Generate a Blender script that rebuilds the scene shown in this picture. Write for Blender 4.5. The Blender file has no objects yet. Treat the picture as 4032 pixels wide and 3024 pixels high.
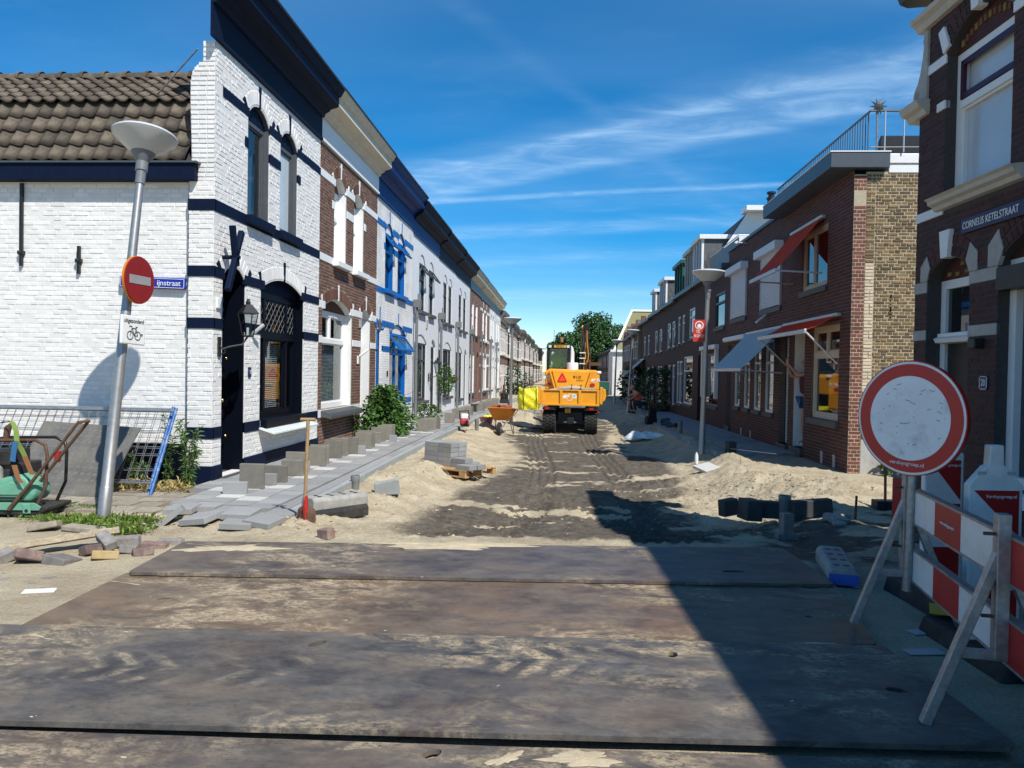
import bpy, bmesh, math, random
import numpy as np
from mathutils import Vector, Matrix, Euler
from mathutils.geometry import tessellate_polygon
random.seed(7)
rng = np.random.default_rng(5)
S = bpy.context.scene
COL = S.collection
R = math.radians

# ------------------------------------------------------------------ camera
cam_d = bpy.data.cameras.new('camera')
cam_d.sensor_fit = 'HORIZONTAL'
cam_d.sensor_width = 36.0
cam_d.lens = 36.0 * 3028.0 / 4032.0
cam_d.clip_start = 0.05
cam_d.clip_end = 4000
cam = bpy.data.objects.new('camera', cam_d)
COL.objects.link(cam)
_yaw, _pit, _rol = R(3.755), R(-1.02), R(1.0)
_f = Vector((-math.sin(_yaw) * math.cos(_pit), math.cos(_yaw) * math.cos(_pit), math.sin(_pit)))
_r = _f.cross(Vector((0, 0, 1))).normalized()
_u = _r.cross(_f)
_ri = _r * math.cos(_rol) + _u * math.sin(_rol)
_up = -_r * math.sin(_rol) + _u * math.cos(_rol)
cam.matrix_world = Matrix(((_ri.x, _up.x, -_f.x, 0), (_ri.y, _up.y, -_f.y, 0), (_ri.z, _up.z, -_f.z, 1.6), (0, 0, 0, 1)))
S.camera = cam

# ------------------------------------------------------------------ sun, sky, exposure
SUN = Vector((-0.52, 0.62, -1.0)).normalized()       # direction the light travels
el = math.asin(-SUN.z)
az = math.atan2(-SUN.x, -SUN.y)                       # sun azimuth from +Y towards +X
sd = bpy.data.lights.new('sun', 'SUN')
sd.energy = 5.0
sd.angle = R(0.53)
sd.color = (1.0, 0.955, 0.88)
sun = bpy.data.objects.new('sun', sd)
COL.objects.link(sun)
sun.rotation_euler = SUN.to_track_quat('-Z', 'Y').to_euler()
sun.location = (20, -24, 40)

W = bpy.data.worlds.new('World')
S.world = W
W.use_nodes = True
wn, wl = W.node_tree.nodes, W.node_tree.links
wn.clear()
def N(t, **k):
    n = wn.new(t)
    for a, b in k.items():
        setattr(n, a, b)
    return n
w_out = N('ShaderNodeOutputWorld')
w_bg = N('ShaderNodeBackground')
sky = N('ShaderNodeTexSky', sky_type='NISHITA')
sky.sun_disc = False
sky.sun_elevation = el
sky.sun_rotation = az
sky.altitude = 0
sky.air_density = 0.85
sky.dust_density = 0.0
sky.ozone_density = 3.5
hsv = N('ShaderNodeHueSaturation')
hsv.inputs['Hue'].default_value = 0.497
hsv.inputs['Saturation'].default_value = 1.55
wl.new(sky.outputs[0], hsv.inputs['Color'])
# thin cirrus and old vapour trails: a layer high above, direction projected on a plane
tc = N('ShaderNodeTexCoord')
sx = N('ShaderNodeSeparateXYZ')
wl.new(tc.outputs['Generated'], sx.inputs[0])
def wm(op, a, b=None, c=None, clamp=False):
    n = N('ShaderNodeMath', operation=op)
    n.use_clamp = clamp
    for i, q in enumerate((a, b, c)):
        if q is None:
            continue
        if isinstance(q, (int, float)):
            n.inputs[i].default_value = q
        else:
            wl.new(q, n.inputs[i])
    return n.outputs[0]
zc = wm('MAXIMUM', sx.outputs[2], 0.03)
zc = wm('ADD', zc, 0.05)
cpx = wm('DIVIDE', sx.outputs[0], zc)
cpy = wm('DIVIDE', sx.outputs[1], zc)
cvec = N('ShaderNodeCombineXYZ')
wl.new(cpx, cvec.inputs[0]); wl.new(cpy, cvec.inputs[1])
def wnoise(scale, rot, stretch, detail, lo, hi, dist=0.4):
    mp = N('ShaderNodeMapping')
    mp.inputs['Rotation'].default_value[2] = R(rot)
    mp.inputs['Scale'].default_value = (stretch, 1.0, 1.0)
    wl.new(cvec.outputs[0], mp.inputs[0])
    nz = N('ShaderNodeTexNoise')
    nz.inputs['Scale'].default_value = scale
    nz.inputs['Detail'].default_value = detail
    nz.inputs['Roughness'].default_value = 0.62
    nz.inputs['Distortion'].default_value = dist
    wl.new(mp.outputs[0], nz.inputs[0])
    mr = N('ShaderNodeMapRange')
    mr.inputs[1].default_value = lo
    mr.inputs[2].default_value = hi
    mr.interpolation_type = 'SMOOTHSTEP'
    wl.new(nz.outputs[0], mr.inputs[0])
    return mr.outputs[0], nz.outputs[0]
big, _ = wnoise(0.55, 14, 0.55, 6, 0.44, 0.78)
rip, _ = wnoise(6.5, 18, 0.45, 5, 0.34, 0.80, 0.8)
vei, rawn = wnoise(0.35, -8, 0.5, 3, 0.36, 0.75)
def trail(a, b, c, width, amp, wob=0.10):
    # band |a*x + b*y + c + wobble| < width on the cloud plane
    s = wm('MULTIPLY_ADD', cpx, a, c)
    s = wm('MULTIPLY_ADD', cpy, b, s)
    s = wm('MULTIPLY_ADD', rawn, wob, s)
    s = wm('ABSOLUTE', s)
    mr = N('ShaderNodeMapRange')
    mr.inputs[1].default_value = width
    mr.inputs[2].default_value = 0.0
    mr.interpolation_type = 'SMOOTHSTEP'
    wl.new(s, mr.inputs[0])
    t = wm('MULTIPLY', mr.outputs[0], amp)
    return t
cl = wm('MULTIPLY', big, wm('MULTIPLY_ADD', rip, 0.7, 0.25))
cl = wm('MULTIPLY', cl, 0.26)
cl = wm('ADD', cl, wm('MULTIPLY', vei, 0.16))
for tr in ((0.70, 1.0, -3.10, 0.42, 0.34, 0.3), (0.70, 1.0, -2.95, 0.10, 0.20, 0.2), (0.70, 1.0, -3.30, 0.14, 0.22, 0.2), (0.207, 1.0, -3.63, 0.07, 0.34, 0.1),
           (0.23, 1.0, -4.35, 0.26, 0.26, 0.2), (0.22, 1.0, -6.8, 0.5, 0.30, 0.3), (0.30, 1.0, -5.3, 0.3, 0.14, 0.4), (1.86, -1.0, 2.30, 0.14, 0.05, 0.2)):
    t = trail(*tr)
    cl = wm('ADD', cl, wm('MULTIPLY', t, wm('MULTIPLY_ADD', rip, 0.75, 0.35)))
cl = wm('MINIMUM', cl, 0.62)
mx = N('ShaderNodeMix', data_type='RGBA')
wl.new(cl, mx.inputs[0])
wl.new(hsv.outputs[0], mx.inputs[6])
mx.inputs[7].default_value = (4.6, 6.6, 8.6, 1)
wl.new(mx.outputs[2], w_bg.inputs[0])
w_bg.inputs[1].default_value = 0.122
wl.new(w_bg.outputs[0], w_out.inputs[0])

S.view_settings.view_transform = 'Standard'
S.view_settings.look = 'None'
S.view_settings.gamma = 1
S.view_settings.use_curve_mapping = False
S.view_settings.exposure = 0.22
S.render.engine = 'CYCLES'
S.cycles.max_bounces = 6
S.cycles.transparent_max_bounces = 12

# ------------------------------------------------------------------ helpers
class MB:
    def __init__(s, m=None):
        s.v = []; s.f = []; s.m = m or Matrix()
    def add(s, vs, fs):
        b = len(s.v)
        s.v += [tuple(s.m @ Vector(p)) for p in vs]
        s.f += [tuple(i + b for i in f) for f in fs]
        return s
    def box(s, x0, x1, y0, y1, z0, z1):
        return s.add([(x0, y0, z0), (x1, y0, z0), (x1, y1, z0), (x0, y1, z0), (x0, y0, z1), (x1, y0, z1), (x1, y1, z1), (x0, y1, z1)],
                     [(0, 3, 2, 1), (4, 5, 6, 7), (0, 1, 5, 4), (1, 2, 6, 5), (2, 3, 7, 6), (3, 0, 4, 7)])
    def prism(s, poly, y0, y1):                       # poly in (x, z), pushed along y
        n = len(poly)
        s.add([(p[0], y0, p[1]) for p in poly] + [(p[0], y1, p[1]) for p in poly],
              [tuple(range(n)), tuple(range(2 * n - 1, n - 1, -1))] + [(i, i + n, (i + 1) % n + n, (i + 1) % n) for i in range(n)])
        return s
    def ext(s, poly, x0, x1):                          # poly in (y, z), pushed along x
        n = len(poly)
        return s.add([(x0, p[0], p[1]) for p in poly] + [(x1, p[0], p[1]) for p in poly],
                     [tuple(range(n)), tuple(range(2 * n - 1, n - 1, -1))] + [(i, i + n, (i + 1) % n + n, (i + 1) % n) for i in range(n)])
    def slab(s, poly, z0, z1):                         # poly in (x, y), pushed along z
        n = len(poly)
        return s.add([(p[0], p[1], z0) for p in poly] + [(p[0], p[1], z1) for p in poly],
                     [tuple(range(n - 1, -1, -1)), tuple(range(n, 2 * n))] + [(i, (i + 1) % n, (i + 1) % n + n, i + n) for i in range(n)])
    def tube(s, pts, r, n=8, cap=True):
        pts = [Vector(p) for p in pts]
        rs = r if isinstance(r, (list, tuple)) else [r] * len(pts)
        vs = []; fs = []
        ref = None
        for i, p in enumerate(pts):
            a = pts[max(0, i - 1)]; b = pts[min(len(pts) - 1, i + 1)]
            t = (b - a).normalized()
            if ref is None:
                ref = t.orthogonal().normalized()
            ref = (ref - t * ref.dot(t))
            if ref.length < 1e-4:
                ref = t.orthogonal()
            ref.normalize()
            bi = t.cross(ref)
            for k in range(n):
                an = 2 * math.pi * k / n
                vs.append(tuple(p + (ref * math.cos(an) + bi * math.sin(an)) * rs[i]))
        for i in range(len(pts) - 1):
            for k in range(n):
                fs.append((i * n + k, i * n + (k + 1) % n, (i + 1) * n + (k + 1) % n, (i + 1) * n + k))
        if cap:
            fs.append(tuple(range(n - 1, -1, -1)))
            fs.append(tuple((len(pts) - 1) * n + k for k in range(n)))
        return s.add(vs, fs)
    def lathe(s, prof, n=24, c=(0, 0, 0), cap=True):   # prof: (radius, z)
        vs = []; fs = []
        for r_, z in prof:
            for k in range(n):
                a = 2 * math.pi * k / n
                vs.append((c[0] + r_ * math.cos(a), c[1] + r_ * math.sin(a), c[2] + z))
        for i in range(len(prof) - 1):
            for k in range(n):
                fs.append((i * n + k, i * n + (k + 1) % n, (i + 1) * n + (k + 1) % n, (i + 1) * n + k))
        if cap:
            fs.append(tuple(range(n - 1, -1, -1)))
            fs.append(tuple((len(prof) - 1) * n + k for k in range(n)))
        return s.add(vs, fs)
    def ball(s, c, r, n=10, sq=(1, 1, 1)):
        m = n // 2 + 1
        prof = [(max(1e-4, math.sin(math.pi * i / m)), -math.cos(math.pi * i / m)) for i in range(m + 1)]
        vs = []; fs = []
        for a, z in prof:
            for k in range(n):
                t = 2 * math.pi * k / n
                vs.append((c[0] + r * sq[0] * a * math.cos(t), c[1] + r * sq[1] * a * math.sin(t), c[2] + r * sq[2] * z))
        for i in range(m):
            for k in range(n):
                fs.append((i * n + k, i * n + (k + 1) % n, (i + 1) * n + (k + 1) % n, (i + 1) * n + k))
        return s.add(vs, fs)
    def mesh(s, name):
        me = bpy.data.meshes.new(name)
        me.from_pydata(s.v, [], s.f)
        me.update()
        return me
    def build(s, name, mat, parent=None, smooth=0, bevel=0, seg=2):
        me = s.mesh(name)
        return link(name, me, mat, parent, smooth, bevel, seg)

def link(name, me, mat, parent=None, smooth=0, bevel=0, seg=2, mw=None):
    if mat is not None and not me.materials:
        me.materials.append(mat)
    o = bpy.data.objects.new(name, me)
    COL.objects.link(o)
    if parent is not None:
        o.parent = parent
    if mw is not None:
        o.matrix_basis = mw
    if smooth and not me.get('sm'):
        bm = bmesh.new(); bm.from_mesh(me)
        bmesh.ops.recalc_face_normals(bm, faces=bm.faces)
        ang = R(smooth if smooth > 1 else 40)
        for f in bm.faces:
            f.smooth = True
        for e in bm.edges:
            if len(e.link_faces) != 2 or e.calc_face_angle(0) > ang:
                e.smooth = False
        bm.to_mesh(me); bm.free()
        me['sm'] = 1
    if bevel:
        b = o.modifiers.new('bevel', 'BEVEL')
        b.width = bevel; b.segments = seg; b.limit_method = 'ANGLE'; b.angle_limit = R(35)
    return o

def tag(o, label=None, cat=None, group=None, kind=None):
    if label: o['label'] = label
    if cat: o['category'] = cat
    if group: o['group'] = group
    if kind: o['kind'] = kind
    return o

def thing(name, label, cat, loc=(0, 0, 0), rz=0.0, group=None, rot=None):
    o = bpy.data.objects.new(name, None)
    COL.objects.link(o)
    o.empty_display_size = 0.1
    o.location = loc
    o.rotation_euler = rot if rot is not None else (0, 0, rz)
    return tag(o, label, cat, group)

def copy_tree(o, parent=None, only=None):
    c = o.copy(); COL.objects.link(c); c.parent = parent
    for ch in KIDS(o):
        copy_tree(ch, c)
    return c
def KIDS(o):
    return [q for q in bpy.data.objects if q.parent == o]

def Tm(x, y, z): return Matrix.Translation((x, y, z))
def Sm(x, y, z): return Matrix.Diagonal((x, y, z, 1))
def Rm(a, ax): return Matrix.Rotation(a, 4, ax)

# ------------------------------------------------------------------ materials
def mat(name, col, rough=0.7, var=0.12, scale=6.0, bump=0.0, bscale=60.0, metal=0.0, rnd=0.0, col2=None, spec=0.5, stain=0.0, stain_col=None, sscale=2.0, coat=0.0, dist=0.004, stretch=None):
    m = bpy.data.materials.new(name)
    m.use_nodes = True
    nt = m.node_tree; ns = nt.nodes; lk = nt.links
    b = ns['Principled BSDF']
    b.inputs['Roughness'].default_value = rough
    b.inputs['Metallic'].default_value = metal
    b.inputs['Specular IOR Level'].default_value = spec
    if coat:
        b.inputs['Coat Weight'].default_value = coat
        b.inputs['Coat Roughness'].default_value = 0.08
    c = (*col, 1)
    tcn = ns.new('ShaderNodeTexCoord')
    src = tcn.outputs['Object']
    if stretch:
        mp = ns.new('ShaderNodeMapping')
        mp.inputs['Scale'].default_value = stretch
        lk.new(src, mp.inputs[0]); src = mp.outputs[0]
    out = None
    if var or col2:
        nz = ns.new('ShaderNodeTexNoise')
        nz.inputs['Scale'].default_value = scale
        nz.inputs['Detail'].default_value = 6
        nz.inputs['Roughness'].default_value = 0.65
        lk.new(src, nz.inputs[0])
        rp = ns.new('ShaderNodeValToRGB')
        e = rp.color_ramp.elements
        e[0].position = 0.3; e[1].position = 0.72
        lo = [max(0, q * (1 - var)) for q in col]; hi = [q * (1 + var) for q in col]
        if col2:
            lo, hi = col, col2
        e[0].color = (*lo, 1); e[1].color = (*hi, 1)
        lk.new(nz.outputs[0], rp.inputs[0])
        out = rp.outputs[0]
    if stain:
        nz2 = ns.new('ShaderNodeTexNoise')
        nz2.inputs['Scale'].default_value = sscale
        nz2.inputs['Detail'].default_value = 8
        nz2.inputs['Roughness'].default_value = 0.7
        lk.new(src, nz2.inputs[0])
        r2 = ns.new('ShaderNodeMapRange')
        r2.inputs[1].default_value = 0.5; r2.inputs[2].default_value = 0.75; r2.inputs[4].default_value = stain
        lk.new(nz2.outputs[0], r2.inputs[0])
        mxx = ns.new('ShaderNodeMix'); mxx.data_type = 'RGBA'
        lk.new(r2.outputs[0], mxx.inputs[0])
        if out: lk.new(out, mxx.inputs[6])
        else: mxx.inputs[6].default_value = c
        mxx.inputs[7].default_value = (*(stain_col or [q * 0.45 for q in col]), 1)
        out = mxx.outputs[2]
    if rnd:
        oi = ns.new('ShaderNodeObjectInfo'); ge = ns.new('ShaderNodeNewGeometry')
        ad = ns.new('ShaderNodeMath'); ad.operation = 'ADD'
        lk.new(oi.outputs['Random'], ad.inputs[0]); lk.new(ge.outputs['Random Per Island'], ad.inputs[1])
        fr = ns.new('ShaderNodeMath'); fr.operation = 'FRACT'
        lk.new(ad.outputs[0], fr.inputs[0])
        mr = ns.new('ShaderNodeMapRange')
        mr.inputs[3].default_value = 1 - rnd; mr.inputs[4].default_value = 1 + rnd
        lk.new(fr.outputs[0], mr.inputs[0])
        hs = ns.new('ShaderNodeHueSaturation')
        if out: lk.new(out, hs.inputs['Color'])
        else: hs.inputs['Color'].default_value = c
        lk.new(mr.outputs[0], hs.inputs['Value'])
        out = hs.outputs[0]
    if out: lk.new(out, b.inputs['Base Color'])
    else: b.inputs['Base Color'].default_value = c
    if bump:
        n3 = ns.new('ShaderNodeTexNoise')
        n3.inputs['Scale'].default_value = bscale
        n3.inputs['Detail'].default_value = 5
        lk.new(src, n3.inputs[0])
        bp = ns.new('ShaderNodeBump')
        bp.inputs['Strength'].default_value = bump
        bp.inputs['Distance'].default_value = dist
        lk.new(n3.outputs[0], bp.inputs['Height'])
        lk.new(bp.outputs[0], b.inputs['Normal'])
    return m

def brick_mat(name, c1, c2, mortar, sx=0.22, sz=0.062, ms=0.012, rough=0.8, bump=0.5, axis='x'):
    m = bpy.data.materials.new(name); m.use_nodes = True
    nt = m.node_tree; ns = nt.nodes; lk = nt.links
    b = ns['Principled BSDF']; b.inputs['Roughness'].default_value = rough
    tcn = ns.new('ShaderNodeTexCoord'); sp = ns.new('ShaderNodeSeparateXYZ'); cb = ns.new('ShaderNodeCombineXYZ')
    lk.new(tcn.outputs['Object'], sp.inputs[0])
    ad = ns.new('ShaderNodeMath'); ad.operation = 'ADD'
    lk.new(sp.outputs[0], ad.inputs[0]); lk.new(sp.outputs[1], ad.inputs[1])
    lk.new(ad.outputs[0], cb.inputs[0]); lk.new(sp.outputs[2], cb.inputs[1])
    bt = ns.new('ShaderNodeTexBrick')
    bt.inputs['Color1'].default_value = (*c1, 1); bt.inputs['Color2'].default_value = (*c2, 1); bt.inputs['Mortar'].default_value = (*mortar, 1)
    bt.inputs['Scale'].default_value = 1.0
    bt.inputs['Brick Width'].default_value = sx; bt.inputs['Row Height'].default_value = sz; bt.inputs['Mortar Size'].default_value = ms * 0.5
    bt.inputs['Mortar Smooth'].default_value = 0.2
    lk.new(cb.outputs[0], bt.inputs[0])
    nz = ns.new('ShaderNodeTexNoise'); nz.inputs['Scale'].default_value = 1.3; nz.inputs['Detail'].default_value = 7; nz.inputs['Roughness'].default_value = 0.7
    lk.new(tcn.outputs['Object'], nz.inputs[0])
    mr = ns.new('ShaderNodeMapRange'); mr.inputs[1].default_value = 0.3; mr.inputs[2].default_value = 0.7; mr.inputs[3].default_value = 0.72; mr.inputs[4].default_value = 1.2
    lk.new(nz.outputs[0], mr.inputs[0])
    hs = ns.new('ShaderNodeHueSaturation'); lk.new(bt.outputs['Color'], hs.inputs['Color']); lk.new(mr.outputs[0], hs.inputs['Value'])
    lk.new(hs.outputs[0], b.inputs['Base Color'])
    bp = ns.new('ShaderNodeBump'); bp.inputs['Strength'].default_value = bump; bp.inputs['Distance'].default_value = 0.008; bp.invert = True
    lk.new(bt.outputs['Fac'], bp.inputs['Height']); lk.new(bp.outputs[0], b.inputs['Normal'])
    return m

def glass_mat(name, tint=(0.9, 0.95, 0.95), thru=0.85):
    m = bpy.data.materials.new(name); m.use_nodes = True
    nt = m.node_tree; ns = nt.nodes; lk = nt.links
    ns.remove(ns['Principled BSDF'])
    tr = ns.new('ShaderNodeBsdfTransparent'); tr.inputs[0].default_value = (*[q * thru for q in tint], 1)
    gl = ns.new('ShaderNodeBsdfGlossy'); gl.inputs['Roughness'].default_value = 0.01
    lw = ns.new('ShaderNodeLayerWeight'); lw.inputs[0].default_value = 0.5
    pw = ns.new('ShaderNodeMath'); pw.operation = 'POWER'; pw.inputs[1].default_value = 4.5; lk.new(lw.outputs['Facing'], pw.inputs[0])
    fr = ns.new('ShaderNodeMath'); fr.operation = 'MULTIPLY_ADD'; fr.inputs[1].default_value = 0.9; fr.inputs[2].default_value = 0.055; lk.new(pw.outputs[0], fr.inputs[0])
    nz = ns.new('ShaderNodeTexNoise'); nz.inputs['Scale'].default_value = 1.5
    bp = ns.new('ShaderNodeBump'); bp.inputs['Strength'].default_value = 0.02
    tcn = ns.new('ShaderNodeTexCoord'); lk.new(tcn.outputs['Object'], nz.inputs[0]); lk.new(nz.outputs[0], bp.inputs['Height']); lk.new(bp.outputs[0], gl.inputs['Normal'])
    mxs = ns.new('ShaderNodeMixShader')
    lk.new(fr.outputs[0], mxs.inputs[0]); lk.new(tr.outputs[0], mxs.inputs[1]); lk.new(gl.outputs[0], mxs.inputs[2])
    lk.new(mxs.outputs[0], ns['Material Output'].inputs[0])
    return m

M = {}
def D(n, *a, **k):
    M[n] = mat(n, *a, **k); return M[n]
D('white_brick', (0.76, 0.745, 0.715), 0.62, 0.06, 9, 0.55, 40, rnd=0.07, stain=0.30, stain_col=(0.58, 0.55, 0.49), sscale=1.6)
D('white_wall', (0.71, 0.695, 0.665), 0.7, 0.05, 9, 0.5, 55, stain=0.25, stain_col=(0.52, 0.48, 0.42), sscale=1.3)
D('cool_wall', (0.70, 0.71, 0.72), 0.7, 0.05, 6, 0.5, 14, stain=0.3, stain_col=(0.5, 0.5, 0.5), sscale=1.1, dist=0.012)
D('navy', (0.0045, 0.010, 0.030), 0.6, 0.15, 12, 0.1, 40, spec=0.10)
D('navy_dark', (0.003, 0.0045, 0.010), 0.4, 0.15, 12, spec=0.15)
D('blue', (0.003, 0.115, 0.40), 0.45, 0.12, 9, spec=0.3)
D('blue_deep', (0.001, 0.033, 0.165), 0.5, 0.12, 9, spec=0.12)
D('cream', (0.62, 0.55, 0.42), 0.6, 0.1, 9, stain=0.35, sscale=3)
D('white_paint', (0.78, 0.78, 0.76), 0.45, 0.04, 12, stain=0.12, stain_col=(0.55, 0.52, 0.45), sscale=4)
D('stone', (0.40, 0.385, 0.35), 0.8, 0.15, 10, 0.3, 80, stain=0.3)
D('grey_paint', (0.22, 0.24, 0.25), 0.5, 0.1, 9)
D('anthracite', (0.035, 0.04, 0.045), 0.45, 0.15, 9)
D('slate_sill', (0.07, 0.075, 0.075), 0.6, 0.3, 14, 0.3, 50)
D('brown_brick', (0.135, 0.058, 0.036), 0.82, 0.25, 25, 0.4, 160, rnd=0.35)
D('brown_mortar', (0.27, 0.235, 0.18), 0.9, 0.2, 20, 0.3, 200)
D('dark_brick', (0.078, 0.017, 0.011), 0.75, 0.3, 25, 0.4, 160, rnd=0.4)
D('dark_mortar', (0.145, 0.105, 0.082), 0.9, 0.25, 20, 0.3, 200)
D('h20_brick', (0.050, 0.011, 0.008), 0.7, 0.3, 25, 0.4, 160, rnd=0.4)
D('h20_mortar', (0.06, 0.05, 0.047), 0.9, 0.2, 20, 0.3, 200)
D('red_brick', (0.165, 0.050, 0.036), 0.8, 0.25, 25, 0.4, 160, rnd=0.3)
D('yellow_brick', (0.185, 0.118, 0.048), 0.85, 0.35, 22, 0.5, 120, rnd=0.45, stain=0.5, stain_col=(0.10, 0.075, 0.04), sscale=5)
D('yellow_mortar', (0.42, 0.365, 0.255), 0.9, 0.15, 20, 0.4, 150)
D('pale_brick', (0.60, 0.50, 0.36), 0.85, 0.15, 22, 0.3, 120, rnd=0.12)
D('plaster', (0.42, 0.41, 0.38), 0.85, 0.15, 5, 0.4, 40, stain=0.4)
D('tile', (0.078, 0.060, 0.043), 0.82, 0.35, 9, 0.5, 60, rnd=0.35, stain=0.6, stain_col=(0.21, 0.18, 0.125), sscale=7)
D('roof_tile', (0.035, 0.035, 0.036), 0.7, 0.2, 9)
D('slab', (0.27, 0.27, 0.265), 0.9, 0.08, 30, 0.4, 220, rnd=0.14, stain=0.25, stain_col=(0.45, 0.41, 0.33), sscale=3)
D('slab_beige', (0.20, 0.185, 0.152), 0.9, 0.16, 9, 0.4, 120, rnd=0.22, stain=0.55, stain_col=(0.29, 0.26, 0.20), sscale=6)
D('slab_old', (0.30, 0.26, 0.20), 0.92, 0.25, 12, 0.5, 120, rnd=0.2, stain=0.4)
D('concrete', (0.33, 0.32, 0.29), 0.92, 0.25, 10, 0.6, 90, stain=0.5)
D('kerb', (0.31, 0.33, 0.32), 0.9, 0.12, 14, 0.3, 160, rnd=0.06)
D('clinker', (0.19, 0.125, 0.11), 0.88, 0.3, 15, 0.5, 120, rnd=0.3, stain=0.85, stain_col=(0.36, 0.30, 0.22), sscale=11)
D('clinker_grey', (0.22, 0.205, 0.19), 0.9, 0.3, 15, 0.5, 120, rnd=0.25, stain=0.5, stain_col=(0.36, 0.30, 0.22), sscale=9)
D('clinker_yellow', (0.40, 0.29, 0.13), 0.9, 0.2, 15, 0.5, 120, stain=0.7, stain_col=(0.36, 0.30, 0.22), sscale=9)
D('rubber', (0.018, 0.018, 0.018), 0.75, 0.3, 20, 0.3, 90, stain=0.5, stain_col=(0.12, 0.10, 0.075), sscale=4)
D('black_metal', (0.012, 0.012, 0.013), 0.45, 0.3, 20)
D('galv', (0.36, 0.37, 0.38), 0.48, 0.25, 30, metal=0.8, stain=0.6, sscale=11)
D('lamp_pole', (0.42, 0.40, 0.37), 0.42, 0.12, 20, metal=0.75, stain=0.25, sscale=6)
D('lamp_shade', (0.50, 0.50, 0.48), 0.35, 0.08, 5, stain=0.3, stain_col=(0.34, 0.32, 0.28), sscale=5)
D('lamp_top', (0.66, 0.70, 0.72), 0.25, 0.05, 5)
D('lamp_collar', (0.15, 0.16, 0.17), 0.5)
D('pvc', (0.20, 0.20, 0.20), 0.5, 0.08, 10, stain=0.25)
D('downpipe', (0.16, 0.165, 0.165), 0.5, 0.1, 10, stain=0.25, sscale=5)
D('sign_red', (0.50, 0.012, 0.012), 0.35, 0.06, 6)
D('sign_red_dark', (0.42, 0.014, 0.012), 0.45, 0.15, 6)
D('sign_white', (0.80, 0.80, 0.78), 0.4, 0.07, 8, stain=0.35, stain_col=(0.36, 0.32, 0.25), sscale=5)
D('sign_white_worn', (0.84, 0.84, 0.83), 0.45, 0.06, 5, stain=0.55, stain_col=(0.27, 0.235, 0.18), sscale=7)
D('sign_grey', (0.42, 0.43, 0.43), 0.5, 0.08, 8)
D('sign_blue', (0.005, 0.02, 0.30), 0.35, 0.06, 6)
D('sign_navy', (0.008, 0.016, 0.075), 0.4, 0.1, 6)
D('black', (0.012, 0.012, 0.012), 0.5, 0)
D('orange', (0.84, 0.355, 0.012), 0.42, 0.08, 3, stain=0.45, stain_col=(0.46, 0.23, 0.07), sscale=4, coat=0.15)
D('orange_worn', (0.62, 0.20, 0.012), 0.55, 0.12, 7, stain=0.5, stain_col=(0.35, 0.18, 0.06), sscale=5)
D('hivis_orange', (0.85, 0.07, 0.015), 0.7, 0.08, 9)
D('hivis_green', (0.25, 0.85, 0.02), 0.7, 0.08, 9)
D('yellow_bag', (0.72, 0.68, 0.02), 0.55, 0.12, 6, 0.6, 9, dist=0.03)
D('mint', (0.13, 0.36, 0.24), 0.5, 0.12, 8, stain=0.55, stain_col=(0.20, 0.17, 0.12), sscale=7)
D('rust', (0.11, 0.055, 0.032), 0.75, 0.4, 20, 0.4, 80, stain=0.5, stain_col=(0.06, 0.045, 0.04))
D('wood', (0.42, 0.27, 0.13), 0.75, 0.25, 8, 0.3, 60, stretch=(1, 1, 12), rnd=0.1)
D('wood_dark', (0.13, 0.06, 0.025), 0.5, 0.25, 8, stretch=(12, 1, 1))
D('handle_wood', (0.36, 0.235, 0.115), 0.6, 0.25, 20)
D('pallet_wood', (0.52, 0.31, 0.13), 0.8, 0.25, 9, 0.3, 60, rnd=0.12)
D('old_wood', (0.40, 0.33, 0.23), 0.9, 0.35, 9, 0.6, 40, stretch=(1, 8, 8))
D('red_paint', (0.40, 0.02, 0.015), 0.5, 0.2, 12, stain=0.4)
D('strap_lime', (0.20, 0.28, 0.06), 0.8, 0.1)
D('strap_blue', (0.03, 0.14, 0.30), 0.6, 0.1)
D('strap_orange', (0.30, 0.13, 0.05), 0.8, 0.1)
D('fence_blue', (0.02, 0.11, 0.33), 0.5, 0.15, 12, stain=0.75, stain_col=(0.45, 0.47, 0.48), sscale=14)
D('checker', (0.135, 0.13, 0.115), 0.6, 0.3, 5, 0.0, stain=0.55, stain_col=(0.27, 0.22, 0.15), sscale=2.2)
D('leaf', (0.060, 0.135, 0.020), 0.5, 0.3, 3, rnd=0.45)
D('leaf_dark', (0.030, 0.075, 0.016), 0.5, 0.3, 3, rnd=0.5)
D('leaf_tree', (0.035, 0.095, 0.016), 0.55, 0.3, 3, rnd=0.5)
D('leaf_weed', (0.085, 0.15, 0.035), 0.6, 0.3, 3, rnd=0.35)
D('dry', (0.35, 0.27, 0.10), 0.8, 0.3, 3, rnd=0.35)
D('grass', (0.12, 0.19, 0.025), 0.6, 0.3, 3, rnd=0.4)
D('bark', (0.07, 0.05, 0.035), 0.9, 0.3, 8, 0.5, 30)
D('curtain', (0.62, 0.68, 0.72), 0.8, 0.05, 3)
D('blind', (0.72, 0.74, 0.75), 0.6, 0.04, 3)
D('room', (0.035, 0.033, 0.03), 0.9, 0.3, 1.5)
D('shutter', (0.66, 0.69, 0.72), 0.5, 0.0)
D('alu', (0.52, 0.53, 0.54), 0.4, 0.08, 10, metal=0.3)
D('awning_red', (0.50, 0.035, 0.012), 0.8, 0.08, 5)
D('plastic_white', (0.74, 0.76, 0.74), 0.4, 0.1, 7)
D('purple', (0.045, 0.004, 0.022), 0.4, 0.15)
D('skin', (0.45, 0.24, 0.16), 0.55, 0.06)
D('hair', (0.06, 0.035, 0.02), 0.7, 0.3, 30)
D('maroon', (0.075, 0.012, 0.014), 0.8, 0.15)
D('denim', (0.03, 0.09, 0.24), 0.8, 0.2, 20)
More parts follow.
